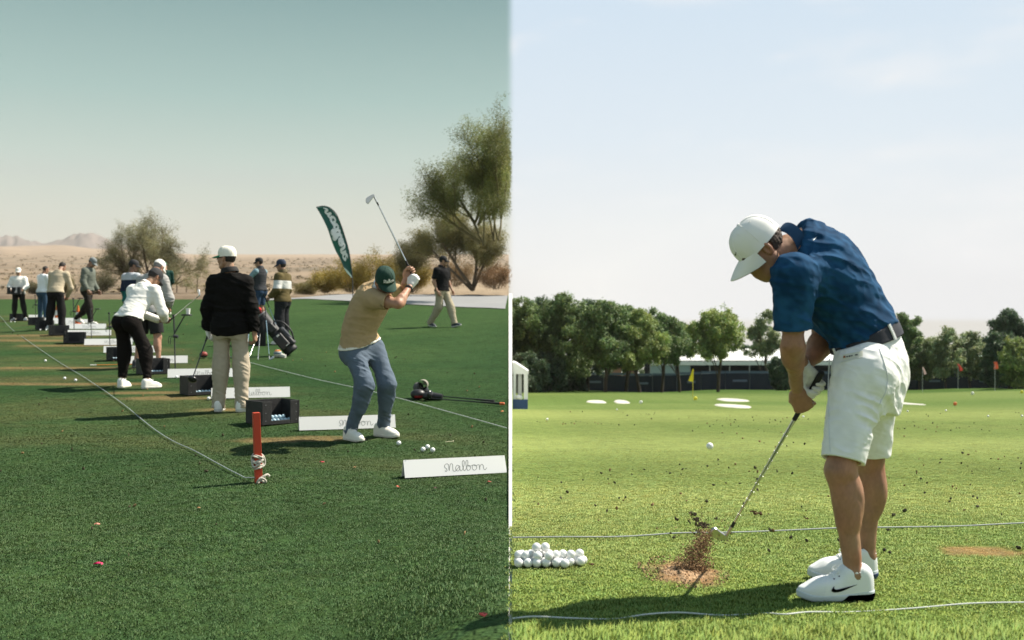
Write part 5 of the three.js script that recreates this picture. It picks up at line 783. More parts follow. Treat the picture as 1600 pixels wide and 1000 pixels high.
{
  const s = people.jacket, w = s.arms.L[2], hnd = add(w, [0, -0.075, 0.03]), tip = P(299, 596, 11.05); club('dark driver held by the man in the black jacket, resting on a box', add(hnd, mul(nrm(sub(hnd, tip)), 0.14)), tip, [0.4, 0.2, 1], { wood: true, shaft: darkShaft });
  const w3 = mix3(people.white.arms.R[2], people.white.arms.L[2], 0.5), h3_ = add(w3, [0.10, 0.0, 0.0]), t3 = P(311, 462, 13.3); club('iron held out by the bent over man in white sweater', add(h3_, mul(nrm(sub(h3_, t3)), 0.16)), t3, [0.1, 1, 0.1], {});
  const w8 = people.striped.arms.L[2], h8 = add(w8, [-0.085, -0.01, 0.02]), t8 = add(gL(443, 540), [0.02, 0.02, 0]); club('blue-grey club the man in the striped sweater leans on', add(h8, mul(nrm(sub(h8, t8)), 0.10)), t8, [-1, 0, 0.3], { shaft: std([0.25, 0.36, 0.45], 0.3, { metalness: 0.4 }) });
}
// ---------------------------------------------------------------- lettering: one continuous hand-written line
const script = (() => {
  const K = [ // x, y in units of the small letters' height
    [0.00, 0.25], [0.06, 0.05], [0.22, 0.12], [0.20, 0.5], [0.02, 0.72], [0.04, 1.1], [0.34, 1.32], [0.52, 1.05], [0.50, 0.5], [0.52, 0.15], [0.62, 0.7], [0.82, 1.3], [1.0, 1.2], [1.0, 0.6], [1.02, 0.1], [1.22, 0.02],
    [1.5, 0.3], [1.82, 0.86], [1.62, 0.98], [1.38, 0.7], [1.40, 0.2], [1.62, 0.02], [1.84, 0.4], [1.90, 0.86], [1.88, 0.3], [2.0, 0.02],
    [2.3, 0.5], [2.52, 1.4], [2.44, 1.75], [2.28, 1.5], [2.30, 0.5], [2.42, 0.02],
    [2.75, 0.5], [2.98, 1.4], [2.90, 1.75], [2.74, 1.5], [2.74, 0.5], [2.84, 0.04], [3.14, 0.2], [3.2, 0.75], [2.98, 0.92], [3.05, 0.72],
    [3.5, 0.86], [3.72, 0.94], [3.52, 0.8], [3.46, 0.3], [3.68, 0.02], [3.98, 0.3], [3.94, 0.82], [3.72, 0.94], [3.8, 0.76], [4.15, 0.86],
    [4.34, 0.9], [4.38, 0.4], [4.36, 0.04], [4.46, 0.6], [4.72, 0.95], [4.88, 0.7], [4.88, 0.25], [5.04, 0.0], [5.3, 0.35]];
  const c = new THREE.CatmullRomCurve3(K.map(([x, y]) => new THREE.Vector3(x - 2.6, y, 0)), false, 'centripetal'), n = 300, pts = c.getPoints(n);
  return (w, map = (x, y) => [x, y, 0], up = [0, 0, 1]) => { // a flat ribbon of width w in the same units
    const p = [], idx = []; for (let i = 0; i <= n; i++) { const a = pts[Math.max(0, i - 1)], b = pts[Math.min(n, i + 1)], l = Math.hypot(b.x - a.x, b.y - a.y) || 1, nx = -(b.y - a.y) / l * w / 2, ny = (b.x - a.x) / l * w / 2; p.push(...map(pts[i].x + nx, pts[i].y + ny, i), ...map(pts[i].x - nx, pts[i].y - ny, i)); if (i) { const k = 2 * i - 2; idx.push(k, k + 1, k + 2, k + 2, k + 1, k + 3); } }
    const g = new THREE.BufferGeometry(); g.setAttribute('position', new THREE.BufferAttribute(new Float32Array(p), 3)); g.setIndex(idx); g.computeVertexNormals(); return g;
  };
})();
// ---------------------------------------------------------------- white folded boards between the bays
{
  const H = 0.125, T = 0.055, L = 0.94, wm = std([0.80, 0.79, 0.765], 0.6), ink = std([0.26, 0.26, 0.24], 0.8);
  const mk1 = (L, tx, label) => {
    const t = thing('bay_board', [0, 0, 0], label, 'board', 'white bay boards'), th = 0.004;
    const panel = (s) => { const g = box(L, Math.hypot(H, T) , th, 0, 0, 0); return g.rotateX(-s * Math.atan2(T, H)).translate(0, H / 2 + 0.001, s * T / 2); };
    const f = mesh('front_panel', panel(1), wm, t); mesh('back_panel', panel(-1).translate(0, -0.003, 0), wm, t);
    mesh('lettering', script(0.075, (x, y) => { const u = x * 0.0625 + tx, v = y * 0.043 + 0.03, k = (v - H / 2) / H; return [u, v, T / 2 - k * T + th / 2 + 0.0015]; }), ink, f);
    mesh('seam_tape', [0, 1].map((i) => box(0.004, 0.006, 0.012, (i ? 1 : -1) * (L / 2 - 0.02), H - 0.002, 0)), wm, t);
    return t;
  };
  const B = [[630, 747, 0, 'nearest white bay board, running out at the boundary wall on the right'], [467, 673, 0, 'white bay board behind the feet of the golfer in the tan sweater'], [330, 624, 0, 'white bay board behind the legs of the man in the black jacket'], [262, 591, 0, 'white bay board left of the khaki trousers, beside the open box'], [203, 569, 0, 'white bay board between the bent man and the bare legs'], [162, 552, 0, 'short visible white bay board behind the knees of the bent man'], [132, 540, 0, 'white bay board right of the box with the dark opening'], [106, 525, 0, 'white bay board right of the plain black box'], [103, 515, 0, 'white bay board below the feet of the walking man'], [84, 508, 0, 'white bay board beside the black trousers of the cream sweater man'], [70, 504, 0, 'white bay board second from the far end of the row'], [45, 498, 0, 'farthest white bay board, by the blue jeans']];
  let proto;
  B.forEach(([px, py, , label], i) => {
    const p = gL(px, py), near = i === 0;
    const dir = nrm([1, 0, near ? -0.36 : -0.30]), LL = near ? 0.80 : L, yaw = Math.atan2(-dir[2], dir[0]), c = [p[0] + dir[0] * LL / 2, 0, p[2] + dir[2] * LL / 2]; c[1] = groundL(c[0], -c[2]) + 0.004;
    if (near) { const b = mk1(LL, 0.075, label); b.position.set(...c); b.rotation.y = yaw; return; }
    if (!proto) { proto = mk1(L, 0.08, label); proto.position.set(...c); proto.rotation.y = yaw; } else copy(proto, c, label, null, yaw);
  });
}
// ---------------------------------------------------------------- black ball boxes with an opening in front
const ballM = phys([0.80, 0.80, 0.79], 0.35, { clearcoat: 0.5, clearcoatRoughness: 0.2 }), ballG = (() => { // dimpled
  const g = new THREE.IcosahedronGeometry(0.02135, 9), p = g.attributes.position, N = 200, dim = []; for (let i = 0; i < N; i++) { const y = 1 - 2 * (i + 0.5) / N, r = Math.sqrt(1 - y * y), a = i * 2.399963; dim.push([Math.cos(a) * r, y, Math.sin(a) * r]); }
  for (let i = 0; i < p.count; i++) { const v = nrm([p.getX(i), p.getY(i), p.getZ(i)]); let m = -1; for (const q of dim) { const e = dot(q, v); if (e > m) m = e; } const a = Math.acos(clamp(m, -1, 1)), r = 0.02135 - 0.0004 * sst(0.10, 0.02, a); p.setXYZ(i, v[0] * r, v[1] * r, v[2] * r); } g.computeVertexNormals(); return g;
})(), ballS = new THREE.SphereGeometry(0.02135, 14, 10);
let ballProto;
function ball(p, label, group, fine = false, mat = ballM) { const m = new THREE.Mesh(fine ? ballG : ballS, mat); m.name = numbered('golf_ball'); m.position.set(...p); m.rotation.set(rr(0, 6), rr(0, 6), 0); m.castShadow = m.receiveShadow = true; scene.add(m); return tag(m, label, 'golf ball', group); }
{
  const wood = std([0.030, 0.029, 0.028], 0.75, { map: tile(128, (u, v) => 0.75 + 0.35 * pn(u, v, 6, 21) + 0.35 * pn(u, v, 50, 22)), bumpMap: grain, bumpScale: 0.002 }), inner = std([0.016, 0.016, 0.016], 0.85), blueBall = std([0.36, 0.50, 0.58], 0.4), screw = std([0.35, 0.35, 0.36], 0.4, { metalness: 0.8 });
  const mkBox = (label) => {                            // six-sided in plan: straight sides, cut front with an opening
    const t = thing('ball_box', [0, 0, 0], label, 'box', 'black ball boxes'), W = 0.40, D = 0.36, h = 0.235, th = 0.018;
    mesh('bottom', box(W - 0.01, 0.015, D - 0.01, 0, 0.0085, 0), inner, t);
    mesh('side_panel', box(th, h, D, -W / 2, h / 2, 0, 0.003), wood, t); mesh('side_panel', box(th, h, D, W / 2, h / 2, 0, 0.003), wood, t);
    mesh('back_panel', box(W - th - 0.002, h, th, 0, h / 2, -D / 2 + th / 2 - 0.001, 0.003), wood, t);
    mesh('front_panel', [box(0.085, h - 0.004, th, -W / 2 + th / 2 + 0.0435, h / 2, D / 2 - th / 2 - 0.002, 0.003), box(0.085, h - 0.004, th, W / 2 - th / 2 - 0.0435, h / 2, D / 2 - th / 2 - 0.002, 0.003), box(W - 2 * 0.085 - th - 0.004, 0.038, th, 0, 0.021, D / 2 - th / 2 - 0.003, 0.003)], wood, t);
    mesh('screws', [-1, 1].flatMap((s) => [0.04, 0.12, 0.2].map((y) => new THREE.CylinderGeometry(0.004, 0.004, 0.003, 8).rotateX(Math.PI / 2).translate(s * (W / 2 - 0.03), y, D / 2 - 0.0015))), screw, t);
    return t;
  };
  const L = [[426, 661, 0.72, 'large black ball box behind the red stake', 1], [313, 616, 0.6, 'black ball box in front of the man in the black jacket', 1], [239, 584, 0.6, 'black ball box by the white shoes of the bent man', 1], [186, 563, 0.40, 'black ball box behind the legs of the bent man', 1], [117, 536, 0.30, 'dark grey ball box with a square opening in the middle of the row', 1], [92, 524, 0.5, 'plain black ball box in front of the cream sweater man', 1], [70, 515, 0.35, 'black ball box left of the cream sweater man\'s trousers', 1], [57, 508, 0.3, 'black ball box by the feet of the man in blue jeans', 1], [27, 501, 0.3, 'farthest black ball box at the feet of the man in white', 1]];
  let proto;
  L.forEach(([px, py, turn, label], i) => {
    const c = gL(px, py); c[1] += 0.002; let b; if (!proto) { proto = b = mkBox(label); b.position.set(...c); b.rotation.y = turn; } else b = copy(proto, c, label, null, turn);
    if (i < 4) { const n = i === 0 ? 11 : 6, ORD = ['leftmost', 'second', 'third', 'fourth', 'fifth', 'rightmost']; for (let k = 0; k < n; k++) { const lx = -0.10 + (k % 6) * 0.043 + rr(-0.003, 0.003), lz = 0.13 - Math.floor(k / 6) * 0.045 + rr(-0.004, 0.004), x = lx * Math.cos(turn) + lz * Math.sin(turn), z = -lx * Math.sin(turn) + lz * Math.cos(turn); ball([c[0] + x, c[1] + 0.017 + 0.0214 + (k >= 6 ? 0.03 : 0), c[2] + z], `${ORD[k % 6]} ${k >= 6 ? 'upper' : 'lower'} bluish ball in the ${['large black box behind the red stake', 'box in front of the black jacket man', 'box by the bent man\'s white shoes', 'box behind the bent man\'s legs'][i]}`, ['balls in the large box', 'balls in the box by the driver', 'balls in the box by the white shoes', 'balls in the box behind the legs'][i], false, blueBall); } }
  });
  { const q = people.carrier, c = q.raw([0, 1.02, 0.30]); copy(proto, [c[0], c[1] - 0.13, c[2]], 'black ball box carried by the man in the white sweater', null, rad(8)); }
}
// ---------------------------------------------------------------- loose balls on the upper tee
for (const [px, py, l] of [[623, 697, 'single white golf ball by the toe of the golfer\'s shoe'], [661, 707, 'left ball of the three white balls behind the nearest board'], [668, 703, 'rear ball of the three white balls behind the nearest board'], [676, 708, 'right ball of the three white balls behind the nearest board'], [326, 626, 'left ball of the pair beside the khaki trouser leg'], [332, 625, 'right ball of the pair beside the khaki trouser leg'], [276, 592, 'white ball before the board near the white shoes'], [17, 504, 'leftmost white ball by the farthest black box'], [23, 504, 'white ball just right of the leftmost, by the farthest box'], [63, 517, 'left ball of the pair at the far black box'], [72, 517, 'right ball of the pair at the far black box'], [101, 594, 'tiny white ball on the worn turf left of the rope'], [118, 597, 'tiny white ball right of the worn turf patch'], [71, 566, 'tiny white ball on the tan turf near the rope']]) { const p = gL(px, py); ball([p[0], p[1] + 0.027, p[2]], l); }
// ---------------------------------------------------------------- red stake and ropes
{
  const p = gL(404, 754), red = std([0.50, 0.045, 0.012], 0.55), rope = std([0.50, 0.47, 0.40], 0.9), H = 0.51, w = 0.025;
  const t = thing('boundary_stake', p, 'red-orange square stake with white rope wound around it', 'stake'); t.rotation.z = 0.035; t.rotation.y = 0.45;
  mesh('post', [new RoundedBoxGeometry(w * 2, H + 0.1, w * 2, 2, 0.003).translate(0, H / 2 - 0.05, 0)], red, t);
  const pts = []; for (let i = 0; i <= 120; i++) { const a = i / 120 * Math.PI * 2 * 6.5, y = 0.115 + 0.075 * (0.5 - 0.5 * Math.cos(i / 120 * Math.PI * 3)) + 0.012 * Math.sin(a * 1.3), r = 0.036 + 0.006 * Math.sin(i * 0.9); pts.push([Math.cos(a) * r, y, Math.sin(a) * r]); }
  mesh('rope_winding', [tube(pts, 0.0065, 360, 6), tube([[0.036, 0.2, 0], [0.02, 0.16, 0.04], [-0.035, 0.12, 0.03], [-0.04, 0.19, -0.01], [0.0, 0.215, -0.036], [0.04, 0.19, 0.01], [0.045, 0.13, 0.02], [0.0, 0.11, 0.045]], 0.0065, 60, 6)], rope, t);
  const kn = []; for (let i = 0; i <= 60; i++) { const a = i / 60 * Math.PI * 2; kn.push([0.03 * Math.sin(2 * a) + 0.012, 0.02 + 0.016 * Math.cos(3 * a), 0.03 * Math.cos(a) + 0.025]); }
  mesh('knot', [tube(kn, 0.0085, 120, 6, true), tube([[0, 0.03, 0.03], [0.04, 0.05, 0.03], [0.062, 0.055, 0.02], [0.075, 0.04, 0.02]], 0.009, 20, 6)], rope, t);
  const R1 = [[402, 755], [388, 752], [370, 744], [340, 728], [300, 706], [275, 695], [250, 680], [225, 661], [200, 640], [172, 619], [154, 606.5], [126, 588], [98, 571], [70, 552.5], [41, 532], [17, 514], [2, 497], [-14, 484]].map(([x, y], i) => add(gL(x, y), [0, 0.020 + (i === 0 ? 0.02 : 0), 0]));
  tag(mesh('rope', tube(R1, 0.0042, 260, 6), std([0.34, 0.38, 0.38], 0.85)), 'grey-green rope running from the red stake into the distance on the left', 'rope');
  const kn2 = []; for (let i = 0; i <= 40; i++) { const a = i / 40 * 6.283; kn2.push([0.02 * Math.sin(2 * a), 0.02 * Math.cos(3 * a), 0.02 * Math.cos(a)]); }
  const R2 = [[360, 559], [390, 568], [440, 581], [500, 596], [560, 609], [605, 620], [650, 632], [700, 646], [750, 660], [793, 672]].map(([x, y]) => { const q = gL(x, y); q[0] = Math.min(q[0], seamL(-q[2]) - 0.02); return add(q, [0, 0.02, 0]); });
  tag(mesh('rope', tube(R2, 0.0042, 160, 5), std([0.55, 0.57, 0.56], 0.85)), 'thin pale line crossing the turf behind the swinging golfer', 'rope');
  // lower tee lines
  const R3 = [[801, 843], [880, 843], [960, 841], [1010, 839], [1060, 837], [1150, 834], [1230, 831], [1310, 829], [1420, 826], [1500, 824], [1598, 821], [1690, 818]].map(([x, y], i) => add(gR(x, y), [0, 0.011 + 0.004 * Math.sin(i * 2), 0]));
  tag(mesh('rope', tube(R3, 0.0042, 200, 6), std([0.36, 0.38, 0.38], 0.9)), 'grey rope crossing the lower tee behind the golfer\'s shins', 'rope');
  const R4 = [[801, 969], [830, 969], [900, 968], [960, 967], [1010, 964], [1060, 962], [1130, 962], [1200, 959], [1225, 965], [1262, 960], [1330, 956], [1420, 953], [1520, 948], [1640, 943]].map(([x, y], i) => add(gR(x, y), [0, 0.006 + 0.007 * Math.sin(i * 1.7), 0]));
  tag(mesh('rope', tube(R4, 0.0030, 200, 6), std([0.60, 0.62, 0.60], 0.9)), 'thin white line in the grass in front of the golfer\'s shoes', 'rope');
}
// ---------------------------------------------------------------- petals and leaves lying on the upper tee
{
  const petal = (label, px, py, c, s = 0.026) => { const p = gL(px, py), t = thing('petal', [p[0], p[1] + 0.014, p[2]], label, 'petal'); t.rotation.y = rr(0, 6); mesh('petal_blade', [0, 1, 2].map((i) => new THREE.SphereGeometry(s * rr(0.55, 0.8), 10, 6, 0, Math.PI * 1.1, 0, Math.PI * 0.42).scale(1, 0.55, 0.7).rotateY(i * 2.1).rotateX(rr(-0.5, 0.5)).translate(rr(-0.4, 0.4) * s, 0, rr(-0.4, 0.4) * s)), std(c, 0.6, { side: THREE.DoubleSide }), t); };
  petal('bright magenta petal in the left foreground', 154, 886, [0.55, 0.012, 0.10], 0.028); petal('pale pink dry petal above the magenta one', 152, 823, [0.55, 0.20, 0.14], 0.022); petal('red petal on the turf in front of the golfer', 503, 725, [0.5, 0.03, 0.05], 0.024); petal('small tan leaf right of the red petal', 555, 733, [0.35, 0.2, 0.08], 0.02); petal('orange-red petal below the nearest board', 623, 764, [0.6, 0.12, 0.06], 0.022); petal('small dark leaf below the board\'s lettering', 681, 766, [0.08, 0.035, 0.02], 0.022); petal('small red petal right below the nearest board', 765, 756, [0.4, 0.06, 0.035], 0.02); petal('red-orange petal in the bottom right corner of the upper tee', 756, 968, [0.62, 0.06, 0.05], 0.022); petal('small brown leaf on the dark turf left of the centre', 310, 797, [0.3, 0.16, 0.06], 0.016); petal('tiny orange scrap right of the lying clubs', 785, 645, [0.6, 0.2, 0.06], 0.026);
  const tee = gL(702, 694), tt = thing('golf_tee', [tee[0], tee[1] + 0.02, tee[2]], 'small pale tee lying on the turf behind the nearest board', 'golf tee'); mesh('peg', rod([-0.035, 0, 0], [0.03, 0.006, 0.004], 0.0025, 0.0045), std([0.75, 0.68, 0.45], 0.6), tt); mesh('cup', rod([0.03, 0.006, 0.004], [0.04, 0.008, 0.005], 0.0045, 0.008), std([0.75, 0.68, 0.45], 0.6), tt);
}
// ---------------------------------------------------------------- camera stands at the bays
{
  const dark = std([0.035, 0.036, 0.038], 0.5), mk2 = (label) => { const t = thing('tablet_stand', [0, 0, 0], label, 'stand', 'stands at the hitting bays'); mesh('pole', [rod([0, -0.05, 0], [-0.02, 0.72, 0], 0.013, 0.011), rod([-0.02, 0.72, 0], [-0.03, 0.98, 0], 0.016, 0.014)], dark, t); mesh('clamp_arm', [rod([-0.02, 0.66, 0], [0.17, 0.98, 0.02], 0.014, 0.012), rod([-0.035, 0.62, 0], [0.05, 0.60, 0], 0.03, 0.03)], dark, t); mesh('tablet_holder', [box(0.16, 0.03, 0.12, 0.21, 1.0, 0.02, 0.008), box(0.05, 0.04, 0.05, -0.03, 0.99, 0, 0.006)], dark, t); mesh('hook', [tube([[-0.03, 0.62, 0.01], [-0.11, 0.6, 0.02], [-0.115, 0.48, 0.02]], 0.006, 10, 5), tube([[-0.03, 0.6, 0.02], [-0.07, 0.58, 0.04], [-0.075, 0.47, 0.04]], 0.006, 10, 5)], dark, t); return t; };
  const a = mk2('dark stand with tablet holder between the bent man and the black jacket man'), p = gL(274, 578); a.position.set(...p); a.scale.setScalar(0.88);
  for (const [px, py, l, s] of [[172, 545, 'dark stand behind the back of the bent man in white'.replace('behind the back', 'left of the back'), 0.8], [143, 530, 'dark stand right of the walking man\'s shins', 0.75], [116, 518, 'dark stand with open fork left of the walking man', 0.9], [56, 500, 'dark stand left of the man in blue jeans', 0.95]]) { const q = copy(a, gL(px, py), l); q.scale.setScalar(s * 0.9); }
  const cup = people && P(268 + 22, 455, 16); const base = a.position; const t = thing('paper_cup', [base.x + 0.21, base.y + 0.88 * 1.015, base.z + 0.02], 'white cup standing on the dark stand by the raised iron', 'cup'); mesh('cup_body', new THREE.CylinderGeometry(0.036, 0.028, 0.09, 14).translate(0, 0.045, 0), M.white, t); mesh('rim', new THREE.TorusGeometry(0.036, 0.003, 6, 16).rotateX(Math.PI / 2).translate(0, 0.09, 0), M.white, t);
  // two small cones far back
  for (const [px, py, l] of [[122, 507, 'orange and white cone behind the walking man'], [89, 500, 'small orange cone beside the cream sweater man']]) { const c = thing('traffic_cone', gL(px, py), l, 'cone', 'small cones at the far bays'); mesh('cone_body', new THREE.CylinderGeometry(0.02, 0.09, 0.5, 14).translate(0, 0.27, 0), std([0.62, 0.15, 0.03], 0.6), c); mesh('cone_base', box(0.24, 0.02, 0.24, 0, 0.012, 0, 0.004), std([0.6, 0.14, 0.03], 0.6), c); mesh('white_band', new THREE.CylinderGeometry(0.047, 0.074, 0.17, 14).translate(0, 0.25, 0), M.white, c); }
  const al = gL(180, 573), t2 = thing('alignment_rod', [al[0], al[1] + 0.03, al[2]], 'orange alignment rod lying left of the bent man\'s box', 'rod'); mesh('rod_body', rod([-0.3, 0, 0.02], [0.35, 0.006, -0.1], 0.007, 0.007), std([0.6, 0.2, 0.03], 0.5), t2); mesh('tip', rod([-0.40, 0, 0.038], [-0.3, 0, 0.02], 0.0075, 0.0075), M.white, t2);
  const fe = gL(225, 448 + 24 + 10);
}
// ---------------------------------------------------------------- stand bag with clubs
{
  const b0 = gL(455, 556), nylon = std([0.014, 0.014, 0.016], 0.55, { bumpMap: grain, bumpScale: 0.003 }), nylon2 = std([0.024, 0.024, 0.027], 0.5), trim = std([0.11, 0.11, 0.12], 0.4), t = thing('golf_bag', b0, 'black stand bag leaning on its two legs beside the striped sweater man', 'golf bag');
  const A = [0, 0.10, 0], B = [-0.56, 0.74, 0.08], dir = nrm(sub(B, A)), sx = nrm(cross(dir, [0, 0, 1])), sz = cross(sx, dir), at = (l, x, z) => add(A, add(mul(dir, l), add(mul(sx, x), mul(sz, z)))), L = len(sub(B, A));
  const tubeBody = new THREE.LatheGeometry([[0.001, -0.04], [0.115, -0.04], [0.13, 0.0], [0.125, 0.12], [0.115, 0.4], [0.12, 0.62], [0.138, L - 0.06], [0.14, L]].map(([r, y]) => new THREE.Vector2(r, y)), 24), wr = tubeBody.attributes.position; for (let i = 0; i < wr.count; i++) { const n = 1 + 0.06 * noise(wr.getX(i) * 18, wr.getY(i) * 9, wr.getZ(i) * 18); wr.setX(i, wr.getX(i) * n); wr.setZ(i, wr.getZ(i) * n * 0.9); } tubeBody.computeVertexNormals();
  mesh('bag_body', frame(tubeBody, A, sx, dir, sz), nylon, t);
  mesh('cuff', frame(new THREE.TorusGeometry(0.138, 0.018, 8, 26).rotateX(Math.PI / 2), at(L, 0, 0), sx, dir, sz), trim, t);
  mesh('pocket', frame(new RoundedBoxGeometry(0.10, 0.40, 0.20, 4, 0.04), at(0.25, 0.13, 0.03), sx, dir, sz), nylon2, t); mesh('pocket', frame(new RoundedBoxGeometry(0.20, 0.30, 0.08, 4, 0.035), at(0.24, 0.0, 0.13), sx, dir, sz), nylon2, t); mesh('pocket', frame(new RoundedBoxGeometry(0.14, 0.18, 0.07, 4, 0.03), at(0.55, 0.03, 0.125), sx, dir, sz), nylon2, t);
  mesh('strap', tube([at(0.62, 0.13, 0.02), at(0.5, 0.24, 0.06), at(0.28, 0.26, 0.08), at(0.1, 0.17, 0.05)], 0.016, 24, 6), nylon, t);
  mesh('buckle', [frame(box(0.05, 0.03, 0.02), at(0.36, 0.03, 0.17), sx, dir, sz), frame(box(0.06, 0.012, 0.01), at(0.12, 0.05, 0.175), sx, dir, sz)], M.white, t);
  const foot = (px, py) => { const q = gL(px, py); return add(sub(q, b0), [0, 0.012, 0]); };
  for (const [px, py] of [[403, 563], [388, 562]]) mesh('stand_leg', rod(at(L - 0.16, -0.12, 0.04), foot(px, py), 0.008, 0.007), steelShaft, t);
  { const c0 = at(L - 0.1, -0.06, 0.15), pos = []; const g = new THREE.PlaneGeometry(0.19, 0.46, 10, 18), p = g.attributes.position; for (let i = 0; i < p.count; i++) p.setXYZ(i, c0[0] + p.getX(i) + 0.02, c0[1] + p.getY(i) - 0.2, c0[2] + 0.02 + 0.022 * Math.sin(p.getX(i) * 42 + p.getY(i) * 4)); g.computeVertexNormals(); mesh('towel', g, std([0.013, 0.013, 0.014], 0.95, { side: THREE.DoubleSide }), t); }
  const wp = (l, x, z) => add(b0, at(l, x, z));
  for (const [x, z, l, lab, o] of [[-0.04, 0.05, 0.20, 'iron with bright head standing in the black bag, front', { headM: std([0.7, 0.72, 0.74], 0.25, { metalness: 0.9 }) }], [0.03, -0.04, 0.24, 'iron standing in the black bag, rear', {}], [-0.07, -0.02, 0.15, 'iron lowest in the top of the black bag', {}]]) club(lab, wp(0.2, x * 0.3, z * 0.3), wp(L + l, x, z), [0.2, 0.6, 0.9], o);
  const hc = wp(L + 0.10, 0.07, 0.05), t3 = thing('headcover', hc, 'red knitted club headcover at the top of the black bag', 'headcover'); mesh('cover', new THREE.SphereGeometry(0.055, 16, 12).scale(1, 0.85, 1), std([0.45, 0.02, 0.02], 0.9), t3); mesh('neck', rod([0, -0.02, 0], mul(dir, -0.16), 0.035, 0.03, 10), std([0.10, 0.01, 0.01], 0.9), t3);
  club('blue-shafted club leaning against the black bag', P(414, 479, 18.75), add(gL(421, 562), [0, 0.02, 0]), [1, 0, 0.2], { shaft: std([0.28, 0.40, 0.48], 0.3, { metalness: 0.4 }) });
  club('thin club standing behind the right hand of the black jacket man', P(391, 490, 18.6), add(gL(388, 563), [0, 0.02, 0.12]), [-1, 0, 0.2], { shaft: std([0.28, 0.38, 0.45], 0.3, { metalness: 0.4 }) });
  const hp2 = add(gL(434, 559), [0, 0.075, 0]), t4 = thing('headcover', hp2, 'orange and white striped headcover lying at the foot of the bag', 'headcover'); mesh('cover', new THREE.SphereGeometry(0.075, 18, 12).scale(1.0, 1, 0.9), std([0.55, 0.52, 0.46], 0.9), t4); mesh('orange_stripe', new THREE.SphereGeometry(0.077, 18, 8, 0, 6.283, 0.4, 0.55).scale(1, 1, 0.9), std([0.5, 0.16, 0.04], 0.9), t4); mesh('blue_stripe', new THREE.SphereGeometry(0.077, 18, 8, 0, 6.283, 1.25, 0.35).scale(1, 1, 0.9), std([0.08, 0.15, 0.2], 0.9), t4); mesh('sock', rod([0.05, -0.03, 0], [0.15, -0.055, 0.03], 0.045, 0.035, 12), std([0.55, 0.53, 0.48], 0.9), t4);
  const pu = gL(318, 560), c5 = thing('putter_cover', [pu[0], pu[1] + 0.07, pu[2]], 'small dark red headcover on the turf left of the gloved hand', 'headcover'); mesh('cover', new THREE.SphereGeometry(0.07, 14, 10).scale(1.1, 0.85, 0.9), std([0.03, 0.025, 0.025], 0.6), c5); mesh('red_panel', new THREE.SphereGeometry(0.072, 14, 8, 1.2, 1.6, 0.6, 1.2).scale(1.1, 0.85, 0.9), std([0.3, 0.05, 0.035], 0.6), c5);
}
// ---------------------------------------------------------------- clubs and gear lying behind the swinging golfer
{
  const p1 = gL(668, 627), lift = (q, h) => add(q, [0, h, 0]);
  club('black club lying on the turf, longer of two with an orange end', lift(gL(781, 634.5), 0.03), lift(gL(672, 627), 0.035), [0.2, 0.9, 0.3], { shaft: darkShaft, wood: true });
  club('black club lying on the turf, shorter of two', lift(gL(772, 630.5), 0.03), lift(gL(664, 622), 0.04), [-0.2, 0.8, -0.3], { shaft: darkShaft, wood: true });
  const e = lift(gL(782.5, 634.8), 0.03), o1 = thing('orange_cap', e, 'orange plastic end on the longer lying club', 'club end'); mesh('knob', [rod([-0.012, 0, 0], [0.03, 0, 0.004], 0.017, 0.017, 12), new THREE.SphereGeometry(0.017, 12, 8).translate(0.03, 0, 0.004)], std([0.62, 0.13, 0.03], 0.5), o1);
  const q = gL(657, 625), t = thing('headcover', [q[0], q[1] + 0.05, q[2]], 'large black leather headcover lying beside the rolled grey towel', 'headcover'), leather = std([0.014, 0.013, 0.014], 0.45);
  mesh('cover', [new THREE.SphereGeometry(0.085, 18, 12).scale(1.1, 0.75, 0.9).translate(-0.03, 0.02, 0), new THREE.SphereGeometry(0.08, 18, 12).scale(1.2, 0.62, 0.8).translate(0.1, 0.0, 0.02)], leather, t); mesh('neck', rod([0.1, 0, 0.02], [0.27, -0.01, 0.05], 0.055, 0.035, 14), leather, t); mesh('red_trim', new THREE.SphereGeometry(0.086, 18, 6, 0.9, 1.5, 1.75, 0.45).scale(1.1, 0.8, 0.92).translate(-0.02, 0.02, 0), std([0.25, 0.01, 0.015], 0.6), t);
  const w = gL(661, 622), tw = thing('towel', [w[0], w[1] + 0.16, w[2]], 'rolled grey and cream towel on top of the black headcover', 'towel'), roll = []; for (let i = 0; i <= 60; i++) { const a = i / 60 * 6.283 * 2.4, r = 0.016 + 0.052 * i / 60; roll.push([Math.cos(a) * r, Math.sin(a) * r]); }
  { const g = []; const P2 = [], I2 = []; roll.forEach(([x, y], i) => { P2.push(x, y, -0.09, x, y, 0.09); if (i) { const k = 2 * i - 2; I2.push(k, k + 1, k + 2, k + 2, k + 1, k + 3); } }); const s = new THREE.BufferGeometry(); s.setAttribute('position', new THREE.BufferAttribute(new Float32Array(P2), 3)); s.setIndex(I2); s.computeVertexNormals(); const s2 = s.clone().scale(1.03, 1.03, 1); mesh('roll', [s, s2], std([0.22, 0.205, 0.17], 0.95, { side: THREE.DoubleSide }), tw); mesh('dark_side', new THREE.SphereGeometry(0.066, 14, 10).translate(-0.06, -0.03, -0.02), std([0.10, 0.10, 0.095], 0.95), tw); }
}
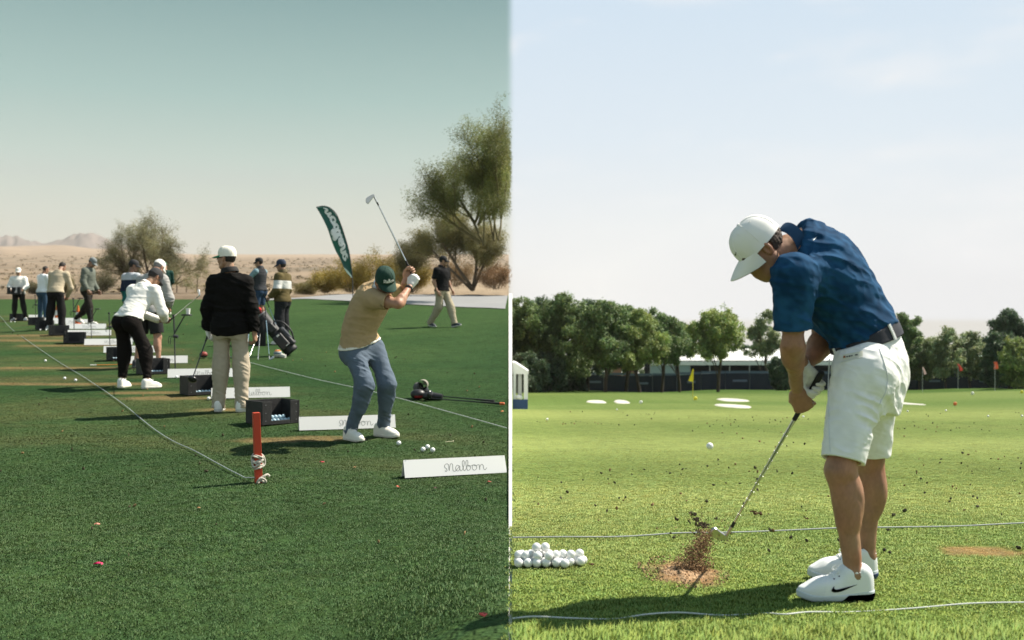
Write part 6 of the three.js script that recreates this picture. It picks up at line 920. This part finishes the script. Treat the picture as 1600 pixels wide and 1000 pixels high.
// ---------------------------------------------------------------- feather flag
{
  const d = 38, b = onL((552 - 800) / F * d, d), t = thing('feather_flag', b, 'dark green feather flag with white handwritten name on a thin pole', 'flag'), top = (px, py, dz = 0) => sub(P(px, py, d - dz), b);
  const edge = [[551, 452], [550.5, 434], [548.5, 415], [545, 392], [538, 367], [531, 347], [524, 332], [515, 324.5], [505, 322], [494, 324]], pole = [[552, 500], ...edge];
  mesh('pole', tube(pole.map(([x, y]) => top(x, y)).map((q, i) => i ? q : [q[0], -0.1, q[2]]), 0.018, 60, 6), std([0.03, 0.035, 0.035], 0.5), t);
  const free = [[549.5, 434], [543, 428], [537, 418], [531, 404], [524, 391], [518, 376], [512, 358], [505, 343], [499, 332], [494, 324]], mast = [[550, 433.5], [548.8, 422], [547, 406], [544, 390], [540, 374], [534.5, 357], [529, 343], [521, 330], [509, 322.8], [494, 324]];
  const c1 = new THREE.CatmullRomCurve3(free.map(([x, y]) => new THREE.Vector3(x, y, 0))), c2 = new THREE.CatmullRomCurve3(mast.map(([x, y]) => new THREE.Vector3(x, y, 0))), n = 50, m = 12, pos = [], idx = [];
  const cloth = (u, v) => { const a = c1.getPoint(u), q = c2.getPoint(u), x = mix(a.x, q.x, v), y = mix(a.y, q.y, v); return top(x, y, 0.05 * Math.sin(v * 5 + u * 11) * (1 - v * 0.6) + 0.10 * (1 - v)); };
  for (let i = 0; i <= n; i++) for (let j = 0; j <= m; j++) { pos.push(...cloth(i / n, j / m)); if (i && j) { const a = (i - 1) * (m + 1) + j - 1; idx.push(a, a + 1, a + m + 1, a + m + 1, a + 1, a + m + 2); } }
  const g = new THREE.BufferGeometry(); g.setAttribute('position', new THREE.BufferAttribute(new Float32Array(pos), 3)); g.setIndex(idx); g.computeVertexNormals(); const s = mesh('sail', g, phys([0.008, 0.085, 0.062], 0.7, { side: THREE.DoubleSide, transmission: 0.3, thickness: 0 }), t);
  mesh('lettering', script(0.30, (x, y) => { const u = clamp(0.275 + (x + 2.6) / 5.2 * 0.60, 0, 1), v = clamp(0.80 - y * 0.36, 0.02, 0.98), q = cloth(u, v); return add(q, [0, 0, 0.012]); }), M.white, s);
}
// ---------------------------------------------------------------- marks on the clothes
const swoosh = (() => { const s = new THREE.Shape(); s.moveTo(1, 0.30); s.lineTo(0.10, -0.10); s.quadraticCurveTo(-0.20, -0.22, -0.10, 0.22); s.quadraticCurveTo(-0.45, -0.38, -0.05, -0.40); s.quadraticCurveTo(0.10, -0.40, 0.32, -0.26); s.closePath(); const g = new THREE.ShapeGeometry(s, 10); return g; })();
function decal(g, fn) { g = g.clone().toNonIndexed(); const p = g.attributes.position, q = []; let tri = []; for (let i = 0; i < p.count; i += 3) tri.push([0, 1, 2].map((k) => [p.getX(i + k), p.getY(i + k)])); for (let r = 0; r < 2; r++) tri = tri.flatMap(([a, b, c]) => { const m = (u, v) => [(u[0] + v[0]) / 2, (u[1] + v[1]) / 2], ab = m(a, b), bc = m(b, c), ca = m(c, a); return [[a, ab, ca], [ab, b, bc], [ca, bc, c], [ab, bc, ca]]; }); for (const t of tri) for (const v of t) q.push(...fn(v[0], v[1])); const o = new THREE.BufferGeometry(); o.setAttribute('position', new THREE.BufferAttribute(new Float32Array(q), 3)); o.computeVertexNormals(); return o; }
{
  const s = lowGolfer, navy = std([0.012, 0.022, 0.11], 0.5), black = std([0.012, 0.012, 0.014], 0.6);
  // on the cap's side: a point of the crown surface pushed out by a millimetre
  const C = s.capShape, out = (u, v) => { const q = C.dir(u, v), c = C.c; return add(q, mul(nrm(sub(q, c)), 0.0016)); };
  mesh('logo', s.capFin(decal(swoosh, (x, y) => out(0.055 + x * 0.036, 0.20 + y * 0.125))), black, s.capMesh);
  // on the near shoe's outer side
  const side = (sign) => (x, y) => { const z = 0.018 - x * 0.082, yy = 0.054 + y * 0.040; let u = 0.075; for (let i = 0; i < 60; i++) { const d = SHOE.upper(sign * u, yy, z); if (d < 0.0004) break; u -= Math.max(d * 0.7, 0.0003); if (u < 0) break; } return [sign * (u + 0.0014), yy, z]; };
  for (const k of ['L', 'R']) { const sh = s.shoes[k]; for (const sg of [1, -1]) mesh('logo', sh.go(decal(swoosh, side(sg))), navy, sh.mesh); mesh('heel_sole', sh.go(surface((x, y, z) => smax(SHOE.sole(x, y, z) - 0.0018, smax(z + 0.012 + (y - 0.01) * 1.1, -smax(-(y - 0.003), y - 0.024 + 0.012 * sst(-0.03, -0.012, z), 0.002) * 0 + y - 0.026 - 0.1 * Math.max(0, -z - 0.06) * 0.2, 0.003), 0.003), [-0.06, 0, -0.16], [0.06, 0.05, 0.0], 0.004)), std([0.012, 0.035, 0.12], 0.45), sh.mesh); for (const q of [...Array(9)].map((_, i) => new THREE.CylinderGeometry(0.006, 0.004, 0.010, 7).translate((i % 2 ? 1 : -1) * 0.022, -0.002, -0.12 + i * 0.028))) mesh('spike', sh.go(q), navy, sh.mesh); mesh('collar_lining', sh.go(new THREE.TorusGeometry(0.034, 0.0035, 6, 28).rotateX(Math.PI / 2).scale(1, 1, 1.25).rotateX(0.16).translate(0, 0.104, -0.068)), navy, sh.mesh); for (const e of [0, 1, 2, 3].flatMap((i) => [-1, 1].map((q) => new THREE.SphereGeometry(0.0035, 8, 6).translate(q * 0.027, 0.094 - i * 0.0095, 0.0 + i * 0.021)))) mesh('eyelet', sh.go(e), navy, sh.mesh); }
  // shirt's back: small pale mark under the collar
  const q = s.tops[0].field, mark = (px, py, d) => { let a = P(px, py, d - 0.5); const dir = nrm(sub(a, [0, EYE, 0])); let p = a; let best = p, bd = 1e9; for (let i = 0; i < 160; i++) { const e = q(...p); if (e < bd) { bd = e; best = p; } if (e < 0.0012) break; p = add(p, mul(dir, clamp(e * 0.6, 0.0006, 0.03))); } return add(best, mul(dir, -0.001)); };
  mesh('logo', s.loc(decal(swoosh, (x, y) => mark(1270 + x * 5.5 + 1.5, 373 - y * 6 - x * 2.2, 4.25))), std([0.6, 0.66, 0.7], 0.6), s.tops[0].mesh);
  // belt loops, seams, pocket and the card in it
  const Bs = s.beltSweep, loop = (a) => { const w = [0.258, 0.275, 0.295, 0.313, 0.326].map((t) => { const g = Bs.at(t), c = Math.sin(a), d = Math.cos(a); return add(g.c, add(mul(g.x, c * (g.w + 0.0265)), mul(g.z, d * (g.d + 0.0265)))); }); return tube(w, 0.0045, 10, 6).scale(1, 1, 1); };
  mesh('belt_loops', [0.95, 1.75, 2.5, 3.6, -0.9].flatMap((a) => [loop(-a), loop(-a + 0.035)]).map(s.loc), flat('#e3e3e1', 0.85), s.obj);
  const pf = s.pantsField, onShorts = (px, py, e = 0.001) => { let p = P(px, py, 3.7); const dir = nrm(sub(p, [0, EYE, 0])); let best = p, bd = 1e9; for (let i = 0; i < 160; i++) { const d = pf(...p); if (d < bd) { bd = d; best = p; } if (d < e) break; p = add(p, mul(dir, clamp(d * 0.6, 0.0005, 0.03))); } return best; };
  const seam = (pts, r = 0.0022) => tube(new THREE.CatmullRomCurve3(pts.map(([x, y]) => new THREE.Vector3(x, y, 0))).getPoints(18).map((v) => onShorts(v.x, v.y)), r, 60, 5);
  const stitch = flat('#d5d7d8', 0.9);
  mesh('seam', s.loc(seam([[1296, 560], [1294, 610], [1295, 660], [1297, 706]])), stitch, s.obj); mesh('seam', s.loc(seam([[1374, 545], [1381, 565], [1387, 590], [1384, 612], [1374, 632]], 0.0026)), stitch, s.obj);
  mesh('pocket', s.loc(seam([[1314, 566], [1330, 562], [1347, 558]], 0.0024)), stitch, s.obj);
  const c0 = onShorts(1316, 561), c1 = onShorts(1347, 553), c2 = [1317, 1325, 1333, 1341, 1348].map((x) => [onShorts(x, 563 - (x - 1317) * 0.2, 0.0025), onShorts(x, 554 - (x - 1317) * 0.2, 0.0035)]);
  { const p = [], idx = []; c2.forEach(([a, b], i) => { p.push(...a, ...b); if (i) { const k = 2 * i - 2; idx.push(k, k + 1, k + 2, k + 2, k + 1, k + 3); } }); const g = new THREE.BufferGeometry(); g.setAttribute('position', new THREE.BufferAttribute(new Float32Array(p), 3)); g.setIndex(idx); g.computeVertexNormals(); const t = thing('yardage_card', s.root, 'cream card with small print sticking out of the golfer\'s back pocket', 'card'); mesh('card_face', s.loc(g), flat('#d9d7c4', 0.7), t);
    const pr = (x0, x1, dy, h) => { const q2 = [[x0, dy], [x1, dy]].map(([x, y]) => [onShorts(x, 559.5 - (x - 1317) * 0.2 + y, 0.0042), onShorts(x, 559.5 - h - (x - 1317) * 0.2 + y, 0.0046)]), g2 = new THREE.BufferGeometry(); g2.setAttribute('position', new THREE.BufferAttribute(new Float32Array([...q2[0][0], ...q2[0][1], ...q2[1][0], ...q2[1][1]]), 3)); g2.setIndex([0, 1, 2, 2, 1, 3]); g2.computeVertexNormals(); return g2; };
    mesh('print', s.loc(pr(1317.5, 1321, 0, 3)), std([0.35, 0.09, 0.02], 0.8), t); mesh('print', [[1322.5, 1325], [1326, 1329], [1330, 1332], [1336, 1340]].map(([a, b]) => s.loc(pr(a, b, 0, 2))), std([0.06, 0.06, 0.06], 0.8), t); }
  // lettering on the green cap
  const T = topGolfer, C2 = T.capShape; mesh('lettering', T.capFin(script(0.26, (x, y) => { const q = C2.dir(x * 0.034, 0.10 + y * 0.13); return add(q, mul(nrm(sub(q, C2.c)), 0.002)); })), M.white, T.capMesh);
  const wq = T.arms.R[2], wd = nrm(sub(T.arms.R[1], wq)), wt = thing('wrist_watch', add(wq, mul(wd, 0.045)), 'black wrist watch on the golfer\'s gloved arm', 'watch'), sx = nrm(cross(wd, [0, 1, 0])), sz = cross(sx, wd); mesh('watch_strap', frame(new THREE.TorusGeometry(0.030, 0.007, 8, 24).rotateX(Math.PI / 2).scale(1, 1.4, 1), [0, 0, 0], sx, wd, sz), M.black, wt); mesh('watch_face', new THREE.CylinderGeometry(0.018, 0.018, 0.009, 18).rotateX(Math.PI / 2).translate(-0.006, 0.004, 0.034), M.lens, wt);
}
// ---------------------------------------------------------------- lower tee: balls, divots, flying dirt
{
  const c = gR(862, 886), ORD = ['first', 'second', 'third', 'fourth', 'fifth', 'sixth', 'seventh', 'eighth', 'ninth', 'tenth', 'eleventh', 'twelfth'];
  const layer = (name, n, x0, z, lift, jit) => { let k = 0; for (let i = 0; i < n; i++) { const x = c[0] + x0 + i * 0.0436 + rr(-jit, jit), zz = c[2] - z + rr(-jit, jit) * 1.4; if (x < 0.024) continue; ball([x, groundR(x, -zz) + 0.0255 + lift, zz], `white ball, ${ORD[k++]} from the left in the ${name} of the ball heap`, 'heap of practice balls on the lower tee', true); } };
  layer('front row', 7, -0.20, -0.035, 0, 0.009); layer('middle row', 8, -0.176, 0.004, 0, 0.008); layer('rear row', 8, -0.155, 0.043, 0, 0.009); layer('upper front row', 5, -0.155, -0.012, 0.031, 0.012); layer('upper rear row', 7, -0.13, 0.026, 0.031, 0.012); layer('top', 2, -0.075, 0.008, 0.066, 0.004);
  for (const [px, py, l] of [[1109, 697, 'white golf ball in the air beyond the flying dirt'], ]) ball(P(px, py, 6.2), l, null, true);
  for (const [px, py, l] of [[855, 657, 'white golf ball far left on the lower tee beside the tent'], [1003, 681, 'distant ball'], [1255, 653, 'white golf ball seen past the golfer\'s left hand'], [1544, 652, 'white golf ball at the right edge of the far tee'], [1597, 652, 'white golf ball cut by the right edge'], [1478, 643, 'white golf ball on the tee\'s far edge under the red flag'], [1418, 644, 'white golf ball on the tee\'s far edge behind the shorts'], [964, 641, 'white golf ball on the tee\'s far edge below the sand']]) { if (l === 'distant ball') continue; const p = gR(px, Math.max(py, 641.5)), s = ball([p[0], p[1] + 0.03, p[2]], l); s.scale.setScalar(1.25); }
  // the dug patch: a shallow sandy scrape with crumbs
  const sand = [0.40, 0.25, 0.135], q0 = gR(1066, 897), W = 0.10, Dd = 0.20, g = sheet(26, 40, (i, j) => { const a = j * 6.2832, r = i * (1 + 0.40 * noise(Math.cos(a) * 2, Math.sin(a) * 2, 3) + 0.07 * noise(Math.cos(a) * 7, Math.sin(a) * 7, 5)), x = q0[0] + Math.cos(a) * r * W, d = -q0[2] + Math.sin(a) * r * Dd; return [x, groundR(x, d) + 0.014 * (1 - i * i * 1.6) + 0.008 * noise(x * 40, 1, d * 30) * (1 - i * 0.8) + 0.006 * noise(x * 120, 1, d * 90), -d]; }, (x, d) => { const n = fbm(x * 30, 2, d * 16, 3); return mix3([0.24, 0.145, 0.075], [0.46, 0.30, 0.17], clamp(0.5 + n, 0, 1)); });
  struct('bare_ground', flipUp(g), vcm(0.97, { bumpMap: grain, bumpScale: 0.01 }));
  const chunk = [0, 1, 2].map((k) => { const c = new THREE.IcosahedronGeometry(1, 1), p = c.attributes.position; for (let i = 0; i < p.count; i++) { const m = 1 + 0.5 * noise(p.getX(i) * 1.7 + k * 5, p.getY(i) * 1.7, p.getZ(i) * 1.7); p.setXYZ(i, p.getX(i) * m, p.getY(i) * m * 0.8, p.getZ(i) * m); } c.computeVertexNormals(); return c; });
  const cloud = (name, label, cat, list, rough = 0.97) => { const m = new THREE.InstancedMesh(chunk[0], std([1, 1, 1], rough), list.length), Mx = new THREE.Matrix4(), q = new THREE.Quaternion(), C = new THREE.Color(); list.forEach(([p, s, c], i) => { Mx.compose(V(p), q.setFromEuler(new THREE.Euler(rr(0, 6), rr(0, 6), rr(0, 6))), new THREE.Vector3(s * rr(0.7, 1.6), s * rr(0.6, 1.1), s * rr(0.7, 1.3))); m.setMatrixAt(i, Mx); C.setRGB(...c); m.setColorAt(i, C); }); m.name = numbered(name); m.castShadow = m.receiveShadow = true; scene.add(m); return tag(m, label, cat, null, 'stuff'); };
  const dark = [0.045, 0.032, 0.018], D = []; const D0 = 4.75;
  const gauss = () => (rnd() + rnd() + rnd() - 1.5) * 1.15;
  for (const [px, py, w, n, s] of [[1082, 803, 5, 26, 0.007], [1088, 812, 4, 20, 0.006], [1094, 819, 4, 18, 0.006], [1103, 820, 4, 18, 0.006], [1090, 829, 6, 20, 0.005], [1058, 811, 2, 4, 0.006], [1077, 816, 2, 4, 0.006], [1119, 809, 2, 4, 0.005], [1134, 845, 4, 10, 0.004], [1125, 842, 5, 10, 0.004], [1107, 840, 4, 8, 0.004]]) for (let i = 0; i < n; i++) D.push([P(px + gauss() * w, py + gauss() * w * 0.8, D0 + gauss() * 0.05), s * rr(0.4, 1.1), mul(i % 5 ? dark : [0.06, 0.075, 0.02], rr(0.7, 1.5))]);
  cloud('turf_clods', 'dark clods of torn turf flying up beside the iron\'s head', 'dirt', D);
  const Sp = []; for (let i = 0; i < 3600; i++) { const t = Math.pow(rnd(), 0.7), x = mix(1106, 1076, t) + gauss() * mix(9, 26, t), y = mix(828, 893, t) + gauss() * 11, d = mix(D0, 4.66, t) + gauss() * 0.06, k = rnd(); Sp.push([P(x, y, d), 0.0021 * rr(0.3, 1.5), k < 0.3 ? [0.12, 0.065, 0.035] : mul(sand, rr(0.7, 1.3))]); }
  for (let i = 0; i < 160; i++) Sp.push([P(1100 + gauss() * 40, 825 + gauss() * 20, D0 + gauss() * 0.12), 0.0022 * rr(0.5, 1.4), i % 2 ? dark : mul(sand, rr(0.6, 1.2))]);
  cloud('sand_spray', 'brown sand spraying up from the dug patch under the iron', 'sand', Sp);
  const Cr = []; for (let i = 0; i < 420; i++) { const a = rnd() * 6.283, r = Math.sqrt(rnd()) * 2.0, x = q0[0] + Math.cos(a) * r * W, d = -q0[2] + Math.sin(a) * r * Dd; Cr.push([[x, groundR(x, d) + 0.016, -d], rr(0.0015, 0.0045), rnd() < 0.2 ? dark : mul(sand, rr(0.6, 1.2))]); }
  cloud('sand_crumbs', 'crumbs of sand and torn turf lying on the dug patch', 'sand', Cr);
  const Db = []; for (let i = 0; i < 650; i++) { const d = 4.6 * Math.pow(30 / 4.6, Math.pow(rnd(), 0.55)), x = rnd() * 0.52 * d + 0.05, k = fbm(x * 0.4 + 2, 1, d * 0.25, 3); if (k > -0.05) Db.push([[x, groundR(x, d) + 0.018, -d], rr(0.003, 0.0095) * (1 + d * 0.03), rnd() < 0.7 ? mul([0.045, 0.04, 0.02], rr(0.7, 1.6)) : [0.22, 0.13, 0.06]]); }
  for (const [px, py, s] of [[1183, 807, 0.02], [1176, 804, 0.014], [1260, 815, 0.01], [925, 888, 0.012]]) { const p = gR(px, py); for (let i = 0; i < 6; i++) Db.push([add(p, [gauss() * s, 0.02, gauss() * s]), s * 0.4, [0.12, 0.06, 0.03]]); }
  cloud('turf_debris', 'scattered dark bits of torn turf all over the lower tee', 'turf bits', Db);
  const Dl = []; for (let i = 0; i < 220; i++) { const d = 5 * Math.pow(34 / 5, Math.pow(rnd(), 0.7)), x = lineX(d) + rr(-4, 5); if (x < seamL(d) - 0.1) Dl.push([[x, groundL(x, d) + 0.012, -d], rr(0.004, 0.010) * (1 + d * 0.02), rnd() < 0.5 ? [0.25, 0.16, 0.07] : [0.05, 0.045, 0.02]]); }
  cloud('leaf_litter', 'small scattered bits of dry leaf over the upper tee', 'leaf bits', Dl);
}
// ---------------------------------------------------------------- lower ground: flags, sand, markers, tent, fence, stand
{
  const pole = std([0.55, 0.55, 0.53], 0.5), mkFlag = (label, px, top, bot, c, shape, pc = pole) => { const p = gR(px, bot), d = -p[2], H = EYE + (500 - top) / F * d - p[1], t = thing('golf_flag', p, label, 'flag', null); mesh('pole', rod([0, -0.05, 0], [0, H, 0], 0.024, 0.018), pc, t); const s = shape.map(([x, y]) => [(x - px) / F * d, EYE + (500 - y) / F * d - p[1]]), n = 8, pos = [], idx = []; for (let i = 0; i <= n; i++) for (let j = 0; j <= n; j++) { const u = i / n, v = j / n, a = mix3([...s[0], 0], [...s[1], 0], u), b = mix3([...s[3], 0], [...s[2], 0], u), q = mix3(a, b, v); pos.push(q[0], q[1], 0.05 * Math.sin(u * 5 + v * 4)); if (i && j) { const k = (i - 1) * (n + 1) + j - 1; idx.push(k, k + 1, k + n + 1, k + n + 1, k + 1, k + n + 2); } } const g = new THREE.BufferGeometry(); g.setAttribute('position', new THREE.BufferAttribute(new Float32Array(pos), 3)); g.setIndex(idx); g.computeVertexNormals(); mesh('cloth', g, phys(c, 0.8, { side: THREE.DoubleSide, transmission: 0.3, thickness: 0 }), t); };
  mkFlag('yellow flag drooping on its pole left of the golfer', 1082.5, 576, 621, [0.70, 0.60, 0.015], [[1082, 577], [1084, 577.5], [1083, 597], [1075.5, 595]], std([0.55, 0.47, 0.05], 0.5));
  mkFlag('pale pink flag on a grey pole right of the golfer', 1441.3, 573, 613, [0.72, 0.50, 0.48], [[1440.6, 573.5], [1443.5, 574], [1447.5, 584], [1444, 585.5]]);
  mkFlag('red flag on a grey pole, middle of the three on the right', 1497, 568, 608, [0.70, 0.07, 0.05], [[1495.5, 568], [1499, 569], [1505, 578], [1500, 580.5]]);
  mkFlag('orange-red flag hanging straight on the rightmost pole', 1554.5, 564, 611, [0.70, 0.12, 0.05], [[1552.8, 565], [1558.5, 565.5], [1560, 576], [1553, 577]]);
  // sand bunkers
  const sandM = std([0.52, 0.50, 0.45], 0.95, { bumpMap: grain, bumpScale: 0.01 });
  for (const [px, py, w, h, l] of [[932, 628, 15, 2.4, 'small white bunker at the left of the green'], [971, 628.5, 12, 2.6, 'small white bunker second from the left'], [1145, 625.5, 22, 2.6, 'upper of the two white bunkers beside the golfer\'s arm'], [1146, 635, 26, 2.6, 'lower of the two white bunkers beside the golfer\'s arm'], [1404, 630, 13, 4, 'white bunker partly behind the golfer\'s shorts']]) {
    const p = gR(px, py), d = -p[2], rx = w / F * d, a = gR(px, py + h), b = gR(px, py - h), rz = Math.min(Math.abs(a[2] - b[2]) / 2, 4.5);
    const g = sheet(8, 40, (i, j) => { const an = j * 6.2832, r = i * (1 + 0.18 * noise(Math.cos(an) * 1.5 + px, Math.sin(an) * 1.5, 2)), x = p[0] + Math.cos(an) * r * rx, dd = d + Math.sin(an) * r * rz; return [x, groundR(x, dd) + 0.04 - (i > 0.99 ? 0.06 : 0), -dd]; }, () => [0.66, 0.63, 0.57]);
    tag(mesh('sand_bunker', flipUp(g), sandM), l, 'bunker');
  }
  // coloured target markers
  for (const [px, py, r, c, l] of [[1492.3, 631, 3.0, [0.75, 0.16, 0.04], 'orange-red round target marker on the green below the red flag'], [1519.5, 614.5, 2.4, [0.75, 0.75, 0.72], 'white round target marker right of the red flag'], [1596.5, 612.5, 2.4, [0.75, 0.65, 0.04], 'yellow round target marker at the right edge'], [1236, 611.5, 2.4, [0.75, 0.68, 0.04], 'left yellow marker behind the golfer\'s wrist'], [1244, 615, 2.6, [0.75, 0.68, 0.04], 'right yellow marker behind the golfer\'s wrist'], [1086.5, 622.5, 3.0, [0.75, 0.65, 0.03], 'yellow marker at the foot of the yellow flag'], [1001.5, 628.3, 2.6, [0.78, 0.78, 0.75], 'white round target marker right of the left bunkers'], [1042, 609.5, 1.6, [0.7, 0.65, 0.05], 'small yellow marker under the trees']]) {
    const p = gR(px, py + r), R = r / F * -p[2], t = thing('target_marker', [p[0], p[1] + R, p[2]], l, 'marker'); mesh('disc', new THREE.SphereGeometry(R, 16, 12).scale(1, 1, 0.6), std(c, 0.6), t); mesh('foot', rod([0, -R, 0], [0, -R * 0.6, 0], R * 0.4, R * 0.3), std([0.3, 0.3, 0.3], 0.7), t);
  }
  // white tent at the boundary
  { const d = 44, p = onR(0.02, d), s = d / F, y = (py) => EYE + (500 - py) * s - p[1], W = 24 * s, t = thing('tent', p, 'white canopy tent with blue skirt at the left edge of the lower ground', 'tent'), wh = std([0.78, 0.78, 0.77], 0.7), bl = std([0.03, 0.07, 0.18], 0.7), yT = y(581), yP = y(566), yB = y(624);
    const roof = new THREE.Shape(); roof.moveTo(0.012, yT); roof.lineTo(0.012, yP); roof.lineTo(W * 0.2, yP - 0.02); roof.lineTo(W + 0.03, yT + 0.03); roof.lineTo(W + 0.03, yT - 0.1); roof.lineTo(0.012, yT - 0.1); mesh('roof', new THREE.ExtrudeGeometry(roof, { depth: 1.6, bevelEnabled: false }).translate(0, 0, -1.6), wh, t);
    mesh('front_wall', [box(0.16, yT - yB - 0.1, 0.02, W - 0.09, (yT + yB - 0.1) / 2, -0.02), box(0.12, yT - yB - 0.1, 0.02, 0.09, (yT + yB - 0.1) / 2, -0.02)], wh, t); mesh('side_wall', box(0.02, yT - yB - 0.1, 1.5, W - 0.005, (yT + yB - 0.1) / 2, -0.8), wh, t); mesh('curtain', [0, 1, 2].map((i) => new THREE.CylinderGeometry(0.035, 0.045, yT - yB - 0.14, 8).translate(0.27 + i * 0.05, (yT + yB - 0.1) / 2, -0.12)), std([0.5, 0.5, 0.5], 0.8), t); mesh('skirt', box(W - 0.01, yB, 0.06, W / 2 + 0.005, yB / 2, 0.02), bl, t); mesh('window', box(0.1, 0.7, 0.012, 0.2, (yT + yB) / 2, -0.3), std([0.05, 0.06, 0.06], 0.2), t);
    const b = thing('basket', [p[0] + 0.26, p[1] + yB + 0.01, p[2] - 0.02], 'white bundle on the ledge of the canopy tent', 'bundle'); mesh('cloth', [new THREE.SphereGeometry(0.13, 14, 10).scale(1, 0.75, 0.8).translate(0, 0.09, 0), new THREE.SphereGeometry(0.09, 12, 8).translate(0.09, 0.06, 0.03)], wh, b); }
  // dark blue screen fence along the trees, panel by panel
  { const navy = std([0.010, 0.016, 0.032], 0.8), strip = std([0.10, 0.14, 0.20], 0.8), steel = std([0.12, 0.12, 0.13], 0.6), words = std([0.13, 0.16, 0.22], 0.8), t = thing('screen_fence', onR(30, 136), 'long dark navy screen fence running along behind the trees', 'fence'), o = t.position, dF = 136, X0 = 2.5, X1 = 80, n = 24;
    const y0 = (x) => groundR(x, dF), yB = (px) => 0, hgt = 2.15;
    for (let i = 0; i < n; i++) { const xa = mix(X0, X1, i / n), xb = mix(X0, X1, (i + 1) / n), ya = y0(xa), yb = y0(xb), g = new THREE.BoxGeometry(xb - xa - 0.08, hgt, 0.06, 6, 1, 1).translate((xa + xb) / 2 - o.x, 0, -dF - o.z), p = g.attributes.position; for (let k = 0; k < p.count; k++) { const u = (p.getX(k) + o.x - xa) / (xb - xa); p.setY(k, p.getY(k) + hgt / 2 + mix(ya, yb, u) - o.y); p.setZ(k, p.getZ(k) + 0.05 * Math.sin(u * 9 + i)); } g.computeVertexNormals(); const m = mesh('panel', g, navy, t); if (i % 2 === 0) mesh('print', box(1.1 + (i % 3) * 0.4, 0.28, 0.012, (xa + xb) / 2 - o.x + 0.3, hgt * 0.55 + (ya + yb) / 2 - o.y, -dF - o.z + 0.11), words, m); mesh('post', rod([xa - o.x, ya - 0.2 - o.y, -dF - o.z], [xa - o.x, ya + hgt + 0.1 - o.y, -dF - o.z], 0.05), steel, t); if (i < 13) mesh('top_band', box(xb - xa - 0.08, 0.30, 0.03, (xa + xb) / 2 - o.x, hgt + 0.18 + (ya + yb) / 2 - o.y, -dF - o.z - 0.02), strip, t); } }
  // grandstand with a long white roof
  { const d = 158, s = d / F, q = onR((1190 - 800) * s, d), Y = (py) => EYE + (500 - py) * s - q[1], X = (px) => (px - 1190) * s, t = thing('grandstand', q, 'long grandstand with sloping white roof and dark seating behind the trees', 'grandstand'), wh = std([0.78, 0.77, 0.76], 0.6), dk = std([0.022, 0.026, 0.036], 0.8), gl = std([0.30, 0.38, 0.40], 0.25), st = std([0.35, 0.36, 0.38], 0.6);
    const x0 = X(1015), x1 = X(1385), L = x1 - x0, m = (x0 + x1) / 2;
    const np = 12; for (let i = 0; i < np; i++) { const g = new THREE.BoxGeometry(L / np - 0.06, 0.14, 9.4).rotateX(0.16).translate(x0 + (i + 0.5) * L / np, Y(555.5), -3.6); mesh('roof_panel', g, wh, t); }
    mesh('roof_fascia', box(L, 0.55, 0.12, m, Y(567.3), 1.16), wh, t);
    for (let i = 0; i <= 12; i++) mesh('column', rod([x0 + i * L / 12, 0, 0.8], [x0 + i * L / 12, Y(567), 0.8], 0.09), st, t);
    for (let i = 0; i < 5; i++) mesh('seating_row', box(L - 0.2, 0.55, 0.9, m, Y(596) + i * 0.62, -0.2 - i * 1.0), i % 2 ? dk : std([0.04, 0.048, 0.065], 0.8), t);
    mesh('back_wall', box(L - 0.1, Y(566), 0.2, m, Y(566) / 2, -6.2), dk, t); mesh('front_rail', [box(L, 0.09, 0.06, m, Y(583.5), 1.0), box(L, 0.14, 0.05, m, Y(588), 1.0)], st, t); mesh('lower_skirt', box(L, Y(592), 0.1, m, Y(592) / 2, 0.9), dk, t);
    for (let i = 0; i < 3; i++) mesh('window', box(1.8, 1.7, 0.06, X(1024) + i * 2.1, Y(577), 0.95), gl, t);
    mesh('flagpole', rod([X(1142), Y(556), -3], [X(1138), Y(470), -3], 0.07, 0.04), st, t);
    const q2 = onR(66, 160), t2 = thing('pavilion', q2, 'low pavilion with pale green roof behind the airy trees by the red flag', 'pavilion'); mesh('roof', new THREE.BoxGeometry(17, 0.3, 5).rotateX(0.2).translate(3, 4.4, 0), std([0.40, 0.52, 0.47], 0.7), t2); mesh('wall', box(16, 4.2, 3, 3, 2.1, -0.6), std([0.06, 0.07, 0.08], 0.8), t2); for (let i = 0; i < 6; i++) mesh('window', box(1.6, 1.2, 0.06, -3 + i * 2.5, 3, 0.95), gl, t2);
    for (const [px, l] of [[962, 'left small white tent roof showing between the trunks'], [983, 'right small white tent roof showing between the trunks']]) { const q3 = onR((px - 800) / F * 148, 148), t3 = thing('marquee', q3, l, 'tent'); mesh('roof', new THREE.ConeGeometry(1.15, 0.9, 4).rotateY(Math.PI / 4).translate(0, 4.3, 0), wh, t3); mesh('wall', box(1.5, 2.0, 1.5, 0, 2.85, 0), std([0.35, 0.18, 0.12], 0.8), t3); for (const [a, b] of [[1, 1], [-1, 1], [1, -1], [-1, -1]]) mesh('leg', rod([a * 0.72, -0.1, b * 0.72], [a * 0.72, 1.9, b * 0.72], 0.05), st, t3); } }
}
renderer.render(scene, camera);
